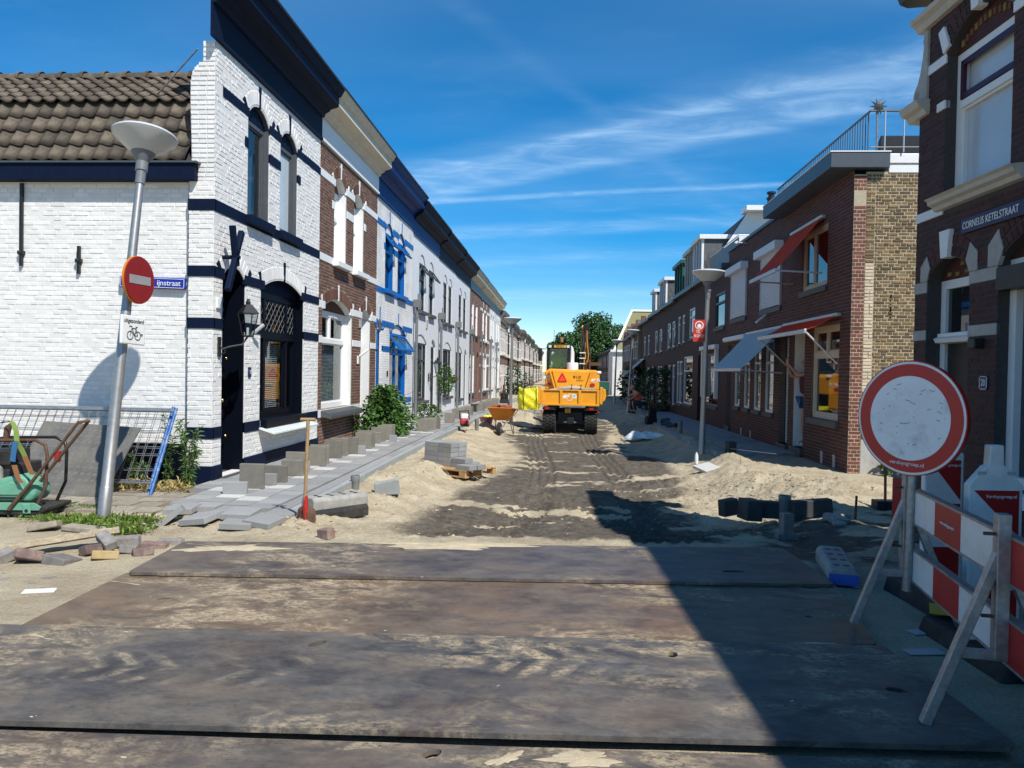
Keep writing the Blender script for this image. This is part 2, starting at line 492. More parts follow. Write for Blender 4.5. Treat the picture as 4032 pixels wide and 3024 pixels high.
D('cloth_dark', (0.035, 0.035, 0.04), 0.85, 0.2, 20)
D('reflect', (0.6, 0.6, 0.55), 0.4, 0)
D('tyre', (0.016, 0.016, 0.016), 0.8, 0.25, 15, stain=0.6, stain_col=(0.10, 0.09, 0.07), sscale=9)
D('red_lens', (0.5, 0.01, 0.005), 0.2, 0)
D('plate_yellow', (0.75, 0.42, 0.01), 0.4, 0.03)
D('solar', (0.03, 0.05, 0.09), 0.12, 0.05)
D('zinc', (0.060, 0.075, 0.090), 0.45, 0.1, 6)
D('gold_brick', (0.22, 0.15, 0.035), 0.8, 0.2)
D('tree_roof', (0.20, 0.19, 0.085), 0.8, 0.1, 8)
D('asphalt', (0.05, 0.05, 0.05), 0.9, 0.2, 9)
D('slate_scale', (0.10, 0.105, 0.105), 0.7, 0.2, 8, rnd=0.25)
D('green_paint', (0.015, 0.10, 0.065), 0.5, 0.1)
D('film', (0.70, 0.76, 0.74), 0.3, 0.1, 9)
D('dark_pane', (0.012, 0.016, 0.018), 0.02, 0, spec=1.0)
D('brass', (0.7, 0.5, 0.2), 0.25, 0, metal=1)
D('blue_plastic', (0.02, 0.10, 0.45), 0.4, 0.1)
D('pink', (0.35, 0.14, 0.22), 0.5, 0.1)
D('net_pane', (0.50, 0.57, 0.62), 0.12, 0.10, 1.2, spec=0.6)
D('sale_red', (0.52, 0.03, 0.015), 0.5, 0.05)
D('frame_cream', (0.50, 0.45, 0.36), 0.5, 0.08)
M['glass'] = glass_mat('glass')
M['row_brick'] = brick_mat('row_brick', (0.20, 0.065, 0.038), (0.14, 0.05, 0.032), (0.33, 0.29, 0.23))
M['row_brick_b'] = brick_mat('row_brick_b', (0.17, 0.075, 0.045), (0.12, 0.052, 0.035), (0.34, 0.30, 0.24))
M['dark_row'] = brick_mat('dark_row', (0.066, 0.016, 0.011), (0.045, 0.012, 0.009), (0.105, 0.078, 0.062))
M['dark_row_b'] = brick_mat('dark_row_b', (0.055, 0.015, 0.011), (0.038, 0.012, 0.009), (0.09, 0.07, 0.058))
M['white_row'] = brick_mat('white_row', (0.80, 0.80, 0.78), (0.76, 0.76, 0.74), (0.62, 0.61, 0.58), bump=0.8)
M['yellow_row'] = brick_mat('yellow_row', (0.28, 0.20, 0.10), (0.2, 0.14, 0.07), (0.5, 0.45, 0.33))
def striped(name, c1, c2, period, axis):
    m = mat(name, c1, 0.8, 0)
    nt = m.node_tree; ns = nt.nodes; lk = nt.links
    tcn = ns.new('ShaderNodeTexCoord'); sp = ns.new('ShaderNodeSeparateXYZ'); lk.new(tcn.outputs['Object'], sp.inputs[0])
    mu = ns.new('ShaderNodeMath'); mu.operation = 'MULTIPLY'; mu.inputs[1].default_value = 1 / period; lk.new(sp.outputs[axis], mu.inputs[0])
    fr = ns.new('ShaderNodeMath'); fr.operation = 'FRACT'; lk.new(mu.outputs[0], fr.inputs[0])
    gt = ns.new('ShaderNodeMath'); gt.operation = 'GREATER_THAN'; gt.inputs[1].default_value = 0.62; lk.new(fr.outputs[0], gt.inputs[0])
    mx_ = ns.new('ShaderNodeMix'); mx_.data_type = 'RGBA'; lk.new(gt.outputs[0], mx_.inputs[0])
    mx_.inputs[6].default_value = (*c1, 1); mx_.inputs[7].default_value = (*c2, 1)
    lk.new(mx_.outputs[2], ns['Principled BSDF'].inputs['Base Color'])
    return m
def cloth(name, base=None, col=(0.5, 0.5, 0.5), tr=0.4):
    m = base or mat(name, col, 0.85, 0.06, 5)
    ns = m.node_tree.nodes; lk = m.node_tree.links
    b = ns['Principled BSDF']; t_ = ns.new('ShaderNodeBsdfTranslucent'); mx_ = ns.new('ShaderNodeMixShader'); mx_.inputs[0].default_value = tr
    if b.inputs['Base Color'].links: lk.new(b.inputs['Base Color'].links[0].from_socket, t_.inputs[0])
    lk.new(b.outputs[0], mx_.inputs[1]); lk.new(t_.outputs[0], mx_.inputs[2]); lk.new(mx_.outputs[0], ns['Material Output'].inputs[0])
    return m
M['awning_red'] = cloth('awning_red', None, (0.86, 0.105, 0.035), 0.5)
M['awning_blue'] = cloth('awning_blue', striped('awning_blue', (0.46, 0.66, 0.74), (0.74, 0.85, 0.88), 0.075, 0), tr=0.45)

def text_mesh(s, size, align='CENTER', ext=0.0015):
    cu = bpy.data.curves.new('t', 'FONT')
    cu.body = s; cu.size = size; cu.align_x = align; cu.align_y = 'CENTER'; cu.extrude = ext; cu.resolution_u = 3
    o = bpy.data.objects.new('t', cu); COL.objects.link(o)
    dg = bpy.context.evaluated_depsgraph_get()
    me = bpy.data.meshes.new_from_object(o.evaluated_get(dg))
    bpy.data.objects.remove(o); bpy.data.curves.remove(cu)
    return me
UPR = Rm(R(90), 'X')                                  # text lying in XY stands up facing -Y
def lettering(s, size, m, parent, x, y, z, wx=1.0, rz=0.0, align='CENTER', name='lettering'):
    me = text_mesh(s, size, align)
    me.materials.clear()
    return link(name, me, m, parent, mw=Tm(x, y, z) @ Rm(rz, 'Z') @ UPR @ Sm(wx, 1, 1))

# ------------------------------------------------------------------ noise on numpy arrays
def vnoise(x, y, seed=0):
    xi = np.floor(x).astype(np.int64); yi = np.floor(y).astype(np.int64)
    xf = x - xi; yf = y - yi
    def hsh(a, b):
        n = (a * 374761393 + b * 668265263 + seed * 974711) & 0x7fffffff
        n = ((n ^ (n >> 13)) * 1274126177) & 0x7fffffff
        return ((n ^ (n >> 16)) & 0xffff) / 65535.0
    u = xf * xf * (3 - 2 * xf); v = yf * yf * (3 - 2 * yf)
    return (hsh(xi, yi) * (1 - u) + hsh(xi + 1, yi) * u) * (1 - v) + (hsh(xi, yi + 1) * (1 - u) + hsh(xi + 1, yi + 1) * u) * v
def fbm(x, y, o=4, seed=0):
    s = 0; a = 0.5
    for i in range(o):
        s = s + a * vnoise(x * 2 ** i, y * 2 ** i, seed + i * 17); a *= 0.5
    return s / (1 - 0.5 ** o)
def sst(a, b, x):
    t = np.clip((x - a) / (b - a), 0, 1); return t * t * (3 - 2 * t)

def slope(y):                                          # the street falls gently away
    return -0.008 * min(max(0.0, y - 16), 66)

def ground_fn(x, y):
    """height, mask of dark soil and painted shade"""
    s = -0.008 * np.clip(y - 16, 0, 66)
    into = sst(6.9, 9.6, y)
    xl = -2.85 + 0.0 * y
    xr = 3.05 + 0.0 * y
    wob = 0.5 * (fbm(x * 0.6, y * 0.6, 3, 3) - 0.5)
    road = sst(-0.25, 1.6, x - xl + wob) * sst(-0.2, 1.0, xr - x + wob)
    z = -0.25 * road * into
    far = 1 - sst(90, 120, y)
    z = z * far
    def g(cx, cy, sx, sy, a=0.0):
        c, sn = math.cos(a), math.sin(a)
        dx = (x - cx) * c + (y - cy) * sn; dy = -(x - cx) * sn + (y - cy) * c
        return np.exp(-(dx / sx) ** 2 - (dy / sy) ** 2)
    lump = np.zeros_like(x)
    for (cx, cy, sx, sy, a, h) in ((-2.15, 13.3, 0.45, 1.3, 0, 0.12), (-2.3, 11.4, 0.4, 0.8, 0, 0.12), (-2.2, 9.3, 0.55, 0.5, 0, 0.11),
                                   (-2.55, 8.0, 0.5, 0.35, 0, 0.07), (-3.3, 7.55, 0.8, 0.25, 0, 0.06), (-2.2, 16.5, 0.5, 2.2, 0, 0.10), (-2.2, 22.2, 0.4, 1.0, 0, 0.2), (-1.6, 30.0, 0.9, 1.5, 0, 0.35),
                                   (2.1, 12.3, 0.9, 0.5, -0.3, 0.16), (3.0, 11.5, 0.85, 0.55, -0.45, 0.17), (3.9, 10.5, 0.8, 0.5, -0.35, 0.17),
                                   (3.0, 9.75, 0.5, 0.35, -0.3, 0.16), (3.1, 14.4, 0.4, 0.5, 0, 0.12), (2.75, 13.2, 0.5, 0.4, 0, 0.1), (3.05, 19.0, 0.3, 2.0, 0, 0.12), (2.3, 27.5, 0.6, 2.5, 0, 0.12), (1.9, 8.0, 0.5, 0.4, 0, 0.07)):
        q = h * g(cx, cy, sx, sy, a)
        z = z + q; lump = np.maximum(lump, q / 0.2)
    rough = np.clip(0.55 + lump, 0, 1.5) * sst(6.3, 7.6, y) * far * (np.abs(x) < 4.6)
    n1 = fbm(x * 2.2, y * 2.2, 4, 11) - 0.5
    n2 = fbm(x * 9, y * 9, 3, 23) - 0.5
    n3 = fbm(x * 22, y * 22, 2, 57) - 0.5
    z = z + rough * (0.11 * n1 + 0.085 * n2 + 0.03 * n3)
    z = z + 0.012 * n1 + 0.006 * n2
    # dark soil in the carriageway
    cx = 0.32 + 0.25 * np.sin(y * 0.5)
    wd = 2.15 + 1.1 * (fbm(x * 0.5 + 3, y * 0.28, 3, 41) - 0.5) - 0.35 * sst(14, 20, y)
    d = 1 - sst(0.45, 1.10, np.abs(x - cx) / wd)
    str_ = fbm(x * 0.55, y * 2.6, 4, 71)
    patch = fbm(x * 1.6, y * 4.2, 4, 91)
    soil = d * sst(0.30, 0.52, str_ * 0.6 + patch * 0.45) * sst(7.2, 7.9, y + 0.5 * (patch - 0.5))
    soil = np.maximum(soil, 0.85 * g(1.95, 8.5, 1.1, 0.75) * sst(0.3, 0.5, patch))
    soil = np.maximum(soil, 0.62 * sst(1.2, 2.2, x) * sst(6.2, 7.0, y) * (1 - sst(9.0, 10.0, y)) * sst(0.36, 0.52, patch))  # shade painted as soil over the sand in house 20's shadow
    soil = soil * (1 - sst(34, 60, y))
    # tyre tracks: ribs lengthwise far off, chevron lugs nearer
    for k, (tx, wdt) in enumerate(((lambda q: -0.55 + 0.22 * np.sin((q - 8) * 0.33), 0.24), (lambda q: 0.88 + 0.16 * np.sin((q - 6) * 0.30), 0.24),
                                   (lambda q: -1.1 + 0.35 * (q - 8.2) * (q < 30), 0.3), (lambda q: 1.25 - 0.30 * (q - 7.4), 0.3))):
        c0 = tx(y)
        dd = (x - c0) / wdt
        on = (np.abs(dd) < 1) * sst(7.2, 7.7, y) * (1 - sst(23.0, 24.0, y))
        if k >= 2:
            on = on * (1 - sst(10.6, 11.8, y))
        lug = np.sin((y * 1.0 + np.abs(x - c0) * 0.9) * 2 * math.pi / 0.155)
        rib = np.cos(dd * math.pi * 3.5)
        near = 1 - sst(11.5, 13.5, y)
        z = z + on * (-0.025 + near * 0.024 * np.sign(lug) * np.minimum(1, 1.6 * np.abs(lug)) + (1 - near) * 0.018 * rib)
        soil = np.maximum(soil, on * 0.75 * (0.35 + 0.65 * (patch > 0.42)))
    return z + s, soil
def gz(x, y):
    z, _ = ground_fn(np.array([float(x)]), np.array([float(y)]))
    return float(z[0])

def axis_lines(segs):
    out = [segs[0][0]]
    for a, b, st in segs:
        n = max(1, int(round((b - a) / st)))
        out += list(np.linspace(a, b, n + 1)[1:])
    return np.array(out)
gx = axis_lines([(-900, -60, 120), (-60, -10, 10), (-10, -6, 0.25), (-6, -2.9, 0.07), (-2.9, 3.8, 0.032), (3.8, 6, 0.1), (6, 12, 0.6), (12, 60, 12), (60, 900, 120)])
gy = axis_lines([(-60, 0, 10), (0, 5, 0.5), (5, 6.9, 0.1), (6.9, 12.5, 0.03), (12.5, 17, 0.05), (17, 27, 0.08), (27, 45, 0.25), (45, 120, 2.5), (120, 300, 20), (300, 1500, 200)])
GX, GY = np.meshgrid(gx, gy)
GZ, GS = ground_fn(GX, GY)
ny, nx = GX.shape
gv = np.stack([GX, GY, GZ], -1).reshape(-1, 3)
ii = np.arange(ny * nx).reshape(ny, nx)
gf = np.stack([ii[:-1, :-1], ii[:-1, 1:], ii[1:, 1:], ii[1:, :-1]], -1).reshape(-1, 4)
gm = bpy.data.meshes.new('ground')
gm.vertices.add(len(gv)); gm.vertices.foreach_set('co', gv.astype(np.float32).ravel())
gm.loops.add(gf.size); gm.loops.foreach_set('vertex_index', gf.astype(np.int32).ravel())
gm.polygons.add(len(gf)); gm.polygons.foreach_set('loop_start', np.arange(0, gf.size, 4, dtype=np.int32))
gm.update(); gm.validate()
at = gm.attributes.new('soil', 'FLOAT', 'POINT'); at.data.foreach_set('value', GS.astype(np.float32).ravel())  # soil, plus the shade darkened into the right-hand sand
gm.polygons.foreach_set('use_smooth', np.ones(len(gf), dtype=bool))
def ground_mat():
    m = bpy.data.materials.new('sand'); m.use_nodes = True
    nt = m.node_tree; ns = nt.nodes; lk = nt.links
    b = ns['Principled BSDF']; b.inputs['Roughness'].default_value = 0.95; b.inputs['Specular IOR Level'].default_value = 0.15
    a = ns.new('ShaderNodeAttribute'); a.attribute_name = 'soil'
    tcn = ns.new('ShaderNodeTexCoord')
    def nz(sc, de=6, ro=0.65):
        n = ns.new('ShaderNodeTexNoise'); n.inputs['Scale'].default_value = sc; n.inputs['Detail'].default_value = de; n.inputs['Roughness'].default_value = ro
        lk.new(tcn.outputs['Object'], n.inputs[0]); return n.outputs[0]
    def ramp(i, p0, c0, p1, c1):
        r_ = ns.new('ShaderNodeValToRGB'); e = r_.color_ramp.elements
        e[0].position = p0; e[1].position = p1; e[0].color = (*c0, 1); e[1].color = (*c1, 1); lk.new(i, r_.inputs[0]); return r_.outputs[0]
    def mixc(f, c0, c1):
        q = ns.new('ShaderNodeMix'); q.data_type = 'RGBA'
        lk.new(f, q.inputs[0]); lk.new(c0, q.inputs[6]); lk.new(c1, q.inputs[7]); return q.outputs[2]
    sand = ramp(nz(1.6), 0.32, (0.37, 0.305, 0.210), 0.68, (0.56, 0.49, 0.350))
    fine = ramp(nz(55, 4, 0.7), 0.30, (0.55, 0.52, 0.48), 0.62, (1.1, 1.1, 1.1))
    mu = ns.new('ShaderNodeMix'); mu.data_type = 'RGBA'; mu.blend_type = 'MULTIPLY'; mu.inputs[0].default_value = 0.65
    lk.new(sand, mu.inputs[6]); lk.new(fine, mu.inputs[7])
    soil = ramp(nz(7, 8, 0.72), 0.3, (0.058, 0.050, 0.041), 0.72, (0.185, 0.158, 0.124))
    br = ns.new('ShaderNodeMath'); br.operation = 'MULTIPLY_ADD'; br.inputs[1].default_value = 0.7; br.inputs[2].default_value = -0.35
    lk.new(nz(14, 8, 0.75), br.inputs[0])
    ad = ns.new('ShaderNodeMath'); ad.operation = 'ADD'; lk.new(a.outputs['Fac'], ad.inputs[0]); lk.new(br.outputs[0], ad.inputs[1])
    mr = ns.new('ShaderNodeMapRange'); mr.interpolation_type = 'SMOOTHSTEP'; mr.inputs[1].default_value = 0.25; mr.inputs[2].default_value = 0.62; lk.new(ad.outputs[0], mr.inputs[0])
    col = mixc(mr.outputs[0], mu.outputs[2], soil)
    lk.new(col, b.inputs['Base Color'])
    b1 = ns.new('ShaderNodeBump'); b1.inputs['Strength'].default_value = 0.9; b1.inputs['Distance'].default_value = 0.04
    lk.new(nz(16, 8, 0.7), b1.inputs['Height'])
    b2 = ns.new('ShaderNodeBump'); b2.inputs['Strength'].default_value = 0.5; b2.inputs['Distance'].default_value = 0.006
    lk.new(nz(130, 3, 0.6), b2.inputs['Height']); lk.new(b1.outputs[0], b2.inputs['Normal'])
    lk.new(b2.outputs[0], b.inputs['Normal'])
    return m
M['sand'] = ground_mat()
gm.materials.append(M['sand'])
ground = bpy.data.objects.new('ground', gm); COL.objects.link(ground)
tag(ground, 'bare sand and dark soil of the dug-up street', None, None, 'structure')

# clods and pebbles lying on the sand, too many to count
def clods():
    mb = MB()
    base = [(1, 0, 0), (-1, 0, 0), (0, 1, 0), (0, -1, 0), (0, 0, 1), (0, 0, -0.4)]
    fs = [(0, 2, 4), (2, 1, 4), (1, 3, 4), (3, 0, 4), (2, 0, 5), (1, 2, 5), (3, 1, 5), (0, 3, 5)]
    r2 = random.Random(3)
    pts = []
    for i in range(5200):
        q = r2.random()
        if q < 0.42: x, y = r2.gauss(3.0, 0.9), r2.gauss(11.3, 0.7)
        elif q < 0.62: x, y = r2.gauss(-2.15, 0.42), r2.uniform(8.6, 19)
        elif q < 0.72: x, y = r2.gauss(-3.1, 0.7), r2.gauss(7.5, 0.2)
        elif q < 0.76: x, y = r2.uniform(-1.8, 3.0), r2.uniform(7.2, 11)
        elif q < 0.80: x, y = r2.uniform(-2.6, 3.2), r2.uniform(7.4, 22)
        else: x, y = r2.gauss(2.9, 0.8), r2.gauss(10.6, 1.2)
        if x > 4.55 or x < -4.2 or (x < -2.7 and y > 7.9): continue
        pts.append((x, y, min(0.036, 0.005 + r2.expovariate(150))))
    P = np.array(pts); zz, _ = ground_fn(P[:, 0], P[:, 1])
    for (x, y, s), z in zip(pts, zz):
        a = r2.uniform(0, 6.28); c, sn = math.cos(a) * s, math.sin(a) * s
        k = [r2.uniform(0.6, 1.25) for _ in range(6)]
        mb.add([(x + (p[0] * c - p[1] * sn) * k[i], y + (p[0] * sn + p[1] * c) * k[i], z + p[2] * s * 0.55 * k[i] + s * 0.05) for i, p in enumerate(base)], fs)
    o = mb.build('sand_clods', M['sand_clod'])
    tag(o, 'small clods and pebbles strewn over the sand', 'clods', None, 'stuff')
D('sand_clod', (0.36, 0.28, 0.17), 0.95, 0.3, 30, 0.4, 90, rnd=0.3)
clods()

# ------------------------------------------------------------------ steel road plates
def steel_mat(name, base0, base1, dust_g, rust_g, lug_g, rot, tracks, more=0.0):
    m = bpy.data.materials.new(name); m.use_nodes = True
    nt = m.node_tree; ns = nt.nodes; lk = nt.links
    b = ns['Principled BSDF']
    tcn = ns.new('ShaderNodeTexCoord')
    oi = ns.new('ShaderNodeObjectInfo')
    def mapv(sc, rot=0, off=0):
        mp = ns.new('ShaderNodeMapping'); mp.inputs['Scale'].default_value = sc; mp.inputs['Rotation'].default_value[2] = R(rot); mp.inputs['Location'].default_value = (off, off * 0.7, 0)
        lk.new(tcn.outputs['Object'], mp.inputs[0]); return mp.outputs[0]
    def nz(v, sc, de=8, ro=0.68, di=0.3):
        n = ns.new('ShaderNodeTexNoise'); n.inputs['Scale'].default_value = sc; n.inputs['Detail'].default_value = de; n.inputs['Roughness'].default_value = ro; n.inputs['Distortion'].default_value = di
        lk.new(v, n.inputs[0]); return n.outputs[0]
    def rng_(i, a, b_, lo=0.0, hi=1.0):
        r_ = ns.new('ShaderNodeMapRange'); r_.interpolation_type = 'SMOOTHSTEP'
        r_.inputs[1].default_value = a; r_.inputs[2].default_value = b_; r_.inputs[3].default_value = lo; r_.inputs[4].default_value = hi; lk.new(i, r_.inputs[0]); return r_.outputs[0]
    def mth(op, a, c):
        q = ns.new('ShaderNodeMath'); q.operation = op; q.use_clamp = False
        for i, v in enumerate((a, c)):
            if isinstance(v, (int, float)): q.inputs[i].default_value = v
            else: lk.new(v, q.inputs[i])
        return q.outputs[0]
    def mixc(f, c0, c1):
        q = ns.new('ShaderNodeMix'); q.data_type = 'RGBA'; lk.new(f, q.inputs[0])
        for i, v in ((6, c0), (7, c1)):
            if isinstance(v, tuple): q.inputs[i].default_value = (*v, 1)
            else: lk.new(v, q.inputs[i])
        return q.outputs[2]
    base = mixc(rng_(nz(mapv((1.0, 1.7, 1), 8), 3.2, 9, 0.72), 0.32, 0.68), base0, base1)
    rust = rng_(nz(mapv((0.8, 1.2, 1), -6, 3), 1.5, 7), 0.44, 0.70, 0, rust_g)
    col = mixc(rust, base, (0.15, 0.088, 0.050))
    # dusty film: big patches broken into streaks and grains
    patch = rng_(nz(mapv((0.55, 0.9, 1), 4, 6), 0.9, 5, 0.6), 0.44 - more, 0.58 - more)
    streak = rng_(nz(mapv((1.0, 1.8, 1), rot * 0.8, 1), 3.0, 9, 0.70, 0.8), 0.42 - more * .6, 0.62 - more * .6)
    grain = rng_(nz(mapv((1, 1.6, 1), 12, 2), 26, 6, 0.8), 0.36, 0.60)
    dust_m = mth('MULTIPLY', mth('MULTIPLY', streak, grain), mth('ADD', mth('MULTIPLY', patch, 0.88), 0.12))
    thin = mth('MULTIPLY', rng_(nz(mapv((0.7, 1.3, 1), 0, 14), 1.7, 8, 0.75), 0.40, 0.70), 0.30 + more)
    # lug prints of two wheel paths: chevron bars wiped clean, dust pushed up between them
    sp = ns.new('ShaderNodeSeparateXYZ'); lk.new(mapv((1, 1, 1), rot * 0.45), sp.inputs[0])
    bend = mth('ADD', sp.outputs[1], mth('MULTIPLY', nz(mapv((0.6, 0.6, 1), 0, 2), 0.45, 1, 0.5, 0.0), 0.8))
    lugs = None; ridg = None
    for c0 in tracks:
        v = mth('ABSOLUTE', mth('SUBTRACT', bend, c0), 0)
        q = ns.new('ShaderNodeMath'); q.operation = 'MULTIPLY_ADD'; lk.new(v, q.inputs[0]); q.inputs[1].default_value = 0.75; lk.new(sp.outputs[0], q.inputs[2])
        st = mth('SINE', mth('ADD', mth('MULTIPLY', q.outputs[0], 33.0), mth('MULTIPLY', nz(mapv((1, 1, 1), 0, 5), 1.0, 2, 0.5), 2.0)), 0)
        inside = mth('MULTIPLY', rng_(v, 0.20, 0.25, 1.0, 0.0), rng_(mth('ABSOLUTE', mth('SUBTRACT', sp.outputs[0], 0.7), 0), 1.2, 2.2, 1.0, 0.0))
        l1 = mth('MULTIPLY', rng_(st, 0.0, 0.5), inside); r1 = mth('MULTIPLY', rng_(st, -0.2, -0.7), inside)
        lugs = l1 if lugs is None else mth('ADD', lugs, l1); ridg = r1 if ridg is None else mth('ADD', ridg, r1)
    keep = rng_(nz(mapv((0.7, 0.9, 1), 0, 9), 1.1, 6, 0.65), 0.40, 0.60)
    lugs = mth('MULTIPLY', mth('MULTIPLY', lugs, keep), rng_(nz(mapv((1, 1, 1), 0, 4), 6, 7, 0.8), 0.36, 0.64))
    ridg = mth('MULTIPLY', mth('MULTIPLY', ridg, keep), grain)
    dust_m = mth('ADD', mth('MULTIPLY', dust_m, mth('SUBTRACT', 1.0, mth('MULTIPLY', lugs, 0.85))), mth('MULTIPLY', mth('MULTIPLY', ridg, streak), 0.55))
    col = mixc(thin, col, (0.30, 0.24, 0.165))
    dust_m = mth('MINIMUM', dust_m, 1.0)
    lugs = mth('MINIMUM', lugs, 1.0)
    col = mixc(mth('MULTIPLY', dust_m, dust_g), col, (0.44, 0.355, 0.235))
    col = mixc(mth('MULTIPLY', lugs, lug_g), col, (0.026, 0.025, 0.029))
    scr = rng_(nz(mapv((0.8, 30, 1), rot + 25, 7), 3.0, 3, 0.5, 0.2), 0.70, 0.74, 0, 0.35)
    col = mixc(scr, col, (0.24, 0.22, 0.20))
    blot = rng_(nz(mapv((0.8, 1.4, 1), 0, 12), 3.0, 4, 0.55, 1.2), 0.70, 0.72)
    col = mixc(blot, col, (0.50, 0.43, 0.31))
    chip = rng_(nz(mapv((1, 1, 1), 0, 7), 17, 2), 0.765, 0.78)
    col = mixc(chip, col, (0.55, 0.52, 0.45))
    lk.new(col, b.inputs['Base Color'])
    b.inputs['Specular IOR Level'].default_value = 0.35
    lk.new(rng_(dust_m, 0.0, 0.5, 0.50, 0.95), b.inputs['Roughness'])
    bp = ns.new('ShaderNodeBump'); bp.inputs['Strength'].default_value = 0.35; bp.inputs['Distance'].default_value = 0.006
    lk.new(mth('ADD', mth('MULTIPLY', dust_m, 0.6), mth('MULTIPLY', nz(mapv((1, 1, 1)), 60, 4), 0.3)), bp.inputs['Height'])
    lk.new(bp.outputs[0], b.inputs['Normal'])
    return m
M['steel_far'] = steel_mat('steel_far', (0.045, 0.040, 0.042), (0.11, 0.094, 0.088), 0.95, 0.35, 0.30, 10, (3.0,))
M['steel_brown'] = steel_mat('steel_brown', (0.058, 0.043, 0.035), (0.150, 0.108, 0.078), 1.0, 0.85, 0.25, -12, (3.0,), 0.03)
M['steel_near'] = steel_mat('steel_near', (0.034, 0.034, 0.040), (0.10, 0.096, 0.092), 0.95, 0.30, 0.65, -16, (0.45,), 0.02)
M['steel_front'] = steel_mat('steel_front', (0.045, 0.042, 0.044), (0.10, 0.088, 0.082), 0.85, 0.40, 0.4, 14, (3.0,), 0.03)
D('plate_edge', (0.10, 0.055, 0.035), 0.7, 0.4, 20, 0.4, 60)
def rounded(poly, r=0.05, n=4):
    out = []
    L = len(poly)
    for i in range(L):
        p = Vector(poly[i]); a = (Vector(poly[i - 1]) - p).normalized(); b = (Vector(poly[(i + 1) % L]) - p).normalized()
        for k in range(n + 1):
            t = k / n
            q = (p + a * r) * (1 - t) ** 2 + p * 2 * t * (1 - t) + (p + b * r) * t * t
            out.append((q.x, q.y))
    return out
def plate(label, poly, z, th, holes=(), tilt=0.0, mt='steel_far'):
    # outline plus oval lifting holes, so what lies below shows through them
    c = Vector((sum(p[0] for p in poly) / len(poly), sum(p[1] for p in poly) / len(poly)))
    out = [(p[0] - c.x, p[1] - c.y) for p in rounded(poly)]
    loops = [out]
    for hx, hy, ha, hb, an in holes:
        loops.append([(hx - c.x + ha * math.cos(t) * math.cos(an) - hb * math.sin(t) * math.sin(an), hy - c.y + ha * math.cos(t) * math.sin(an) + hb * math.sin(t) * math.cos(an)) for t in [2 * math.pi * k / 16 for k in range(16)]])
    tri = tessellate_polygon([[Vector((p[0], p[1], 0)) for p in l] for l in loops])
    flat = [p for l in loops for p in l]
    mb = MB()
    n = len(flat)
    mb.add([(p[0], p[1], th) for p in flat] + [(p[0], p[1], 0) for p in flat], [tuple(t) for t in tri] + [tuple(i + n for i in t[::-1]) for t in tri])
    b0 = 0
    for l in loops:
        k = len(l)
        mb.f += [(b0 + i, b0 + (i + 1) % k, b0 + (i + 1) % k + n, b0 + i + n) for i in range(k)]
        b0 += k
    o = mb.build('steel_plate', M[mt])
    o.location = (c.x, c.y, z)
    o.rotation_euler = (tilt, 0, 0)
    tag(o, label, 'steel plate', 'steel road plates')
    return o
plate('steel road plate lying on the sand edge, narrowest, farthest into the dug-up street', [(-3.16, 5.42), (2.03, 5.77), (1.98, 6.95), (-3.25, 6.46)], 0.046, 0.022, [(1.35, 6.05, 0.09, 0.03, 0.1)], R(-0.25), 'steel_far')
plate('brown dusty steel plate with rusty sand film, second from the sand, partly under its neighbour', [(-3.17, 4.28), (1.86, 4.58), (2.06, 5.86), (-3.22, 5.52)], 0.020, 0.022, [(-2.62, 4.92, 0.045, 0.02, 0.4), (1.62, 5.06, 0.035, 0.02, 0.2)], 0.0, 'steel_brown')
plate('large dark steel plate with clear tyre chevrons under the barrier leg', [(-5.6, 2.95), (1.93, 3.31), (1.86, 4.50), (-5.6, 4.15)], 0.044, 0.024, [(-1.33, 4.16, 0.03, 0.06, -0.6), (0.62, 4.22, 0.035, 0.045, 0), (1.66, 3.86, 0.03, 0.05, 1.5)], R(-0.15), 'steel_near')
plate('front steel plate with round lifting hole and dried cement splash', [(-5.6, 1.55), (3.4, 1.9), (3.4, 3.28), (-5.6, 2.98)], 0.016, 0.022, [(-0.50, 3.07, 0.030, 0.045, -0.6)], 0.0, 'steel_front')
# spilt sand lying over the plate edges
def spill(label, cx, cy, rx, ry, h, z0, seed, rz=0.0):
    mb = MB(); n, k = 40, 9
    vs = [(0, 0, h)]; fs = []
    r3 = random.Random(seed)
    ph = [r3.uniform(0, 6.28) for _ in range(8)]
    for j in range(1, k + 1):
        for i in range(n):
            a = 2 * math.pi * i / n
            rr = (0.72 + 0.16 * math.sin(2 * a + ph[0]) + 0.13 * math.sin(3 * a + ph[1]) + 0.10 * math.sin(5 * a + ph[2]) + 0.10 * math.sin(9 * a + ph[3]) + 0.07 * math.sin(14 * a + ph[4])) * j / k
            zz = h * (1 - (j / k) ** 2) * (0.8 + 0.3 * math.sin(4 * a + ph[5] + j)) - (0.004 if j == k else 0)
            vs.append((rx * rr * math.cos(a), ry * rr * math.sin(a), zz))
    for i in range(n):
        fs.append((0, 1 + i, 1 + (i + 1) % n))
    for j in range(1, k):
        for i in range(n):
            fs.append((1 + (j - 1) * n + i, 1 + j * n + i, 1 + j * n + (i + 1) % n, 1 + (j - 1) * n + (i + 1) % n))
    mb.add(vs, fs)
    o = mb.build('spilt_sand', M['sand_film'], smooth=60); o.location = (cx, cy, z0); o.rotation_euler = (0, 0, rz)
    tag(o, label, 'sand', 'spilt sand on the plates', 'stuff')
D('sand_film', (0.46, 0.385, 0.26), 0.95, 0.2, 8, 0.6, 110, dist=0.006)
spill('sand spilt over the far plate beside the shovel', -0.95, 6.62, 0.85, 0.2, 0.016, 0.067, 2, 0.05)
spill('sand drifted over the corner of the far plate', -2.75, 6.25, 0.5, 0.18, 0.010, 0.067, 3, 0.2)
spill('dried cement splash on the front plate', 0.10, 3.09, 0.22, 0.085, 0.003, 0.0385, 5, 0.2)
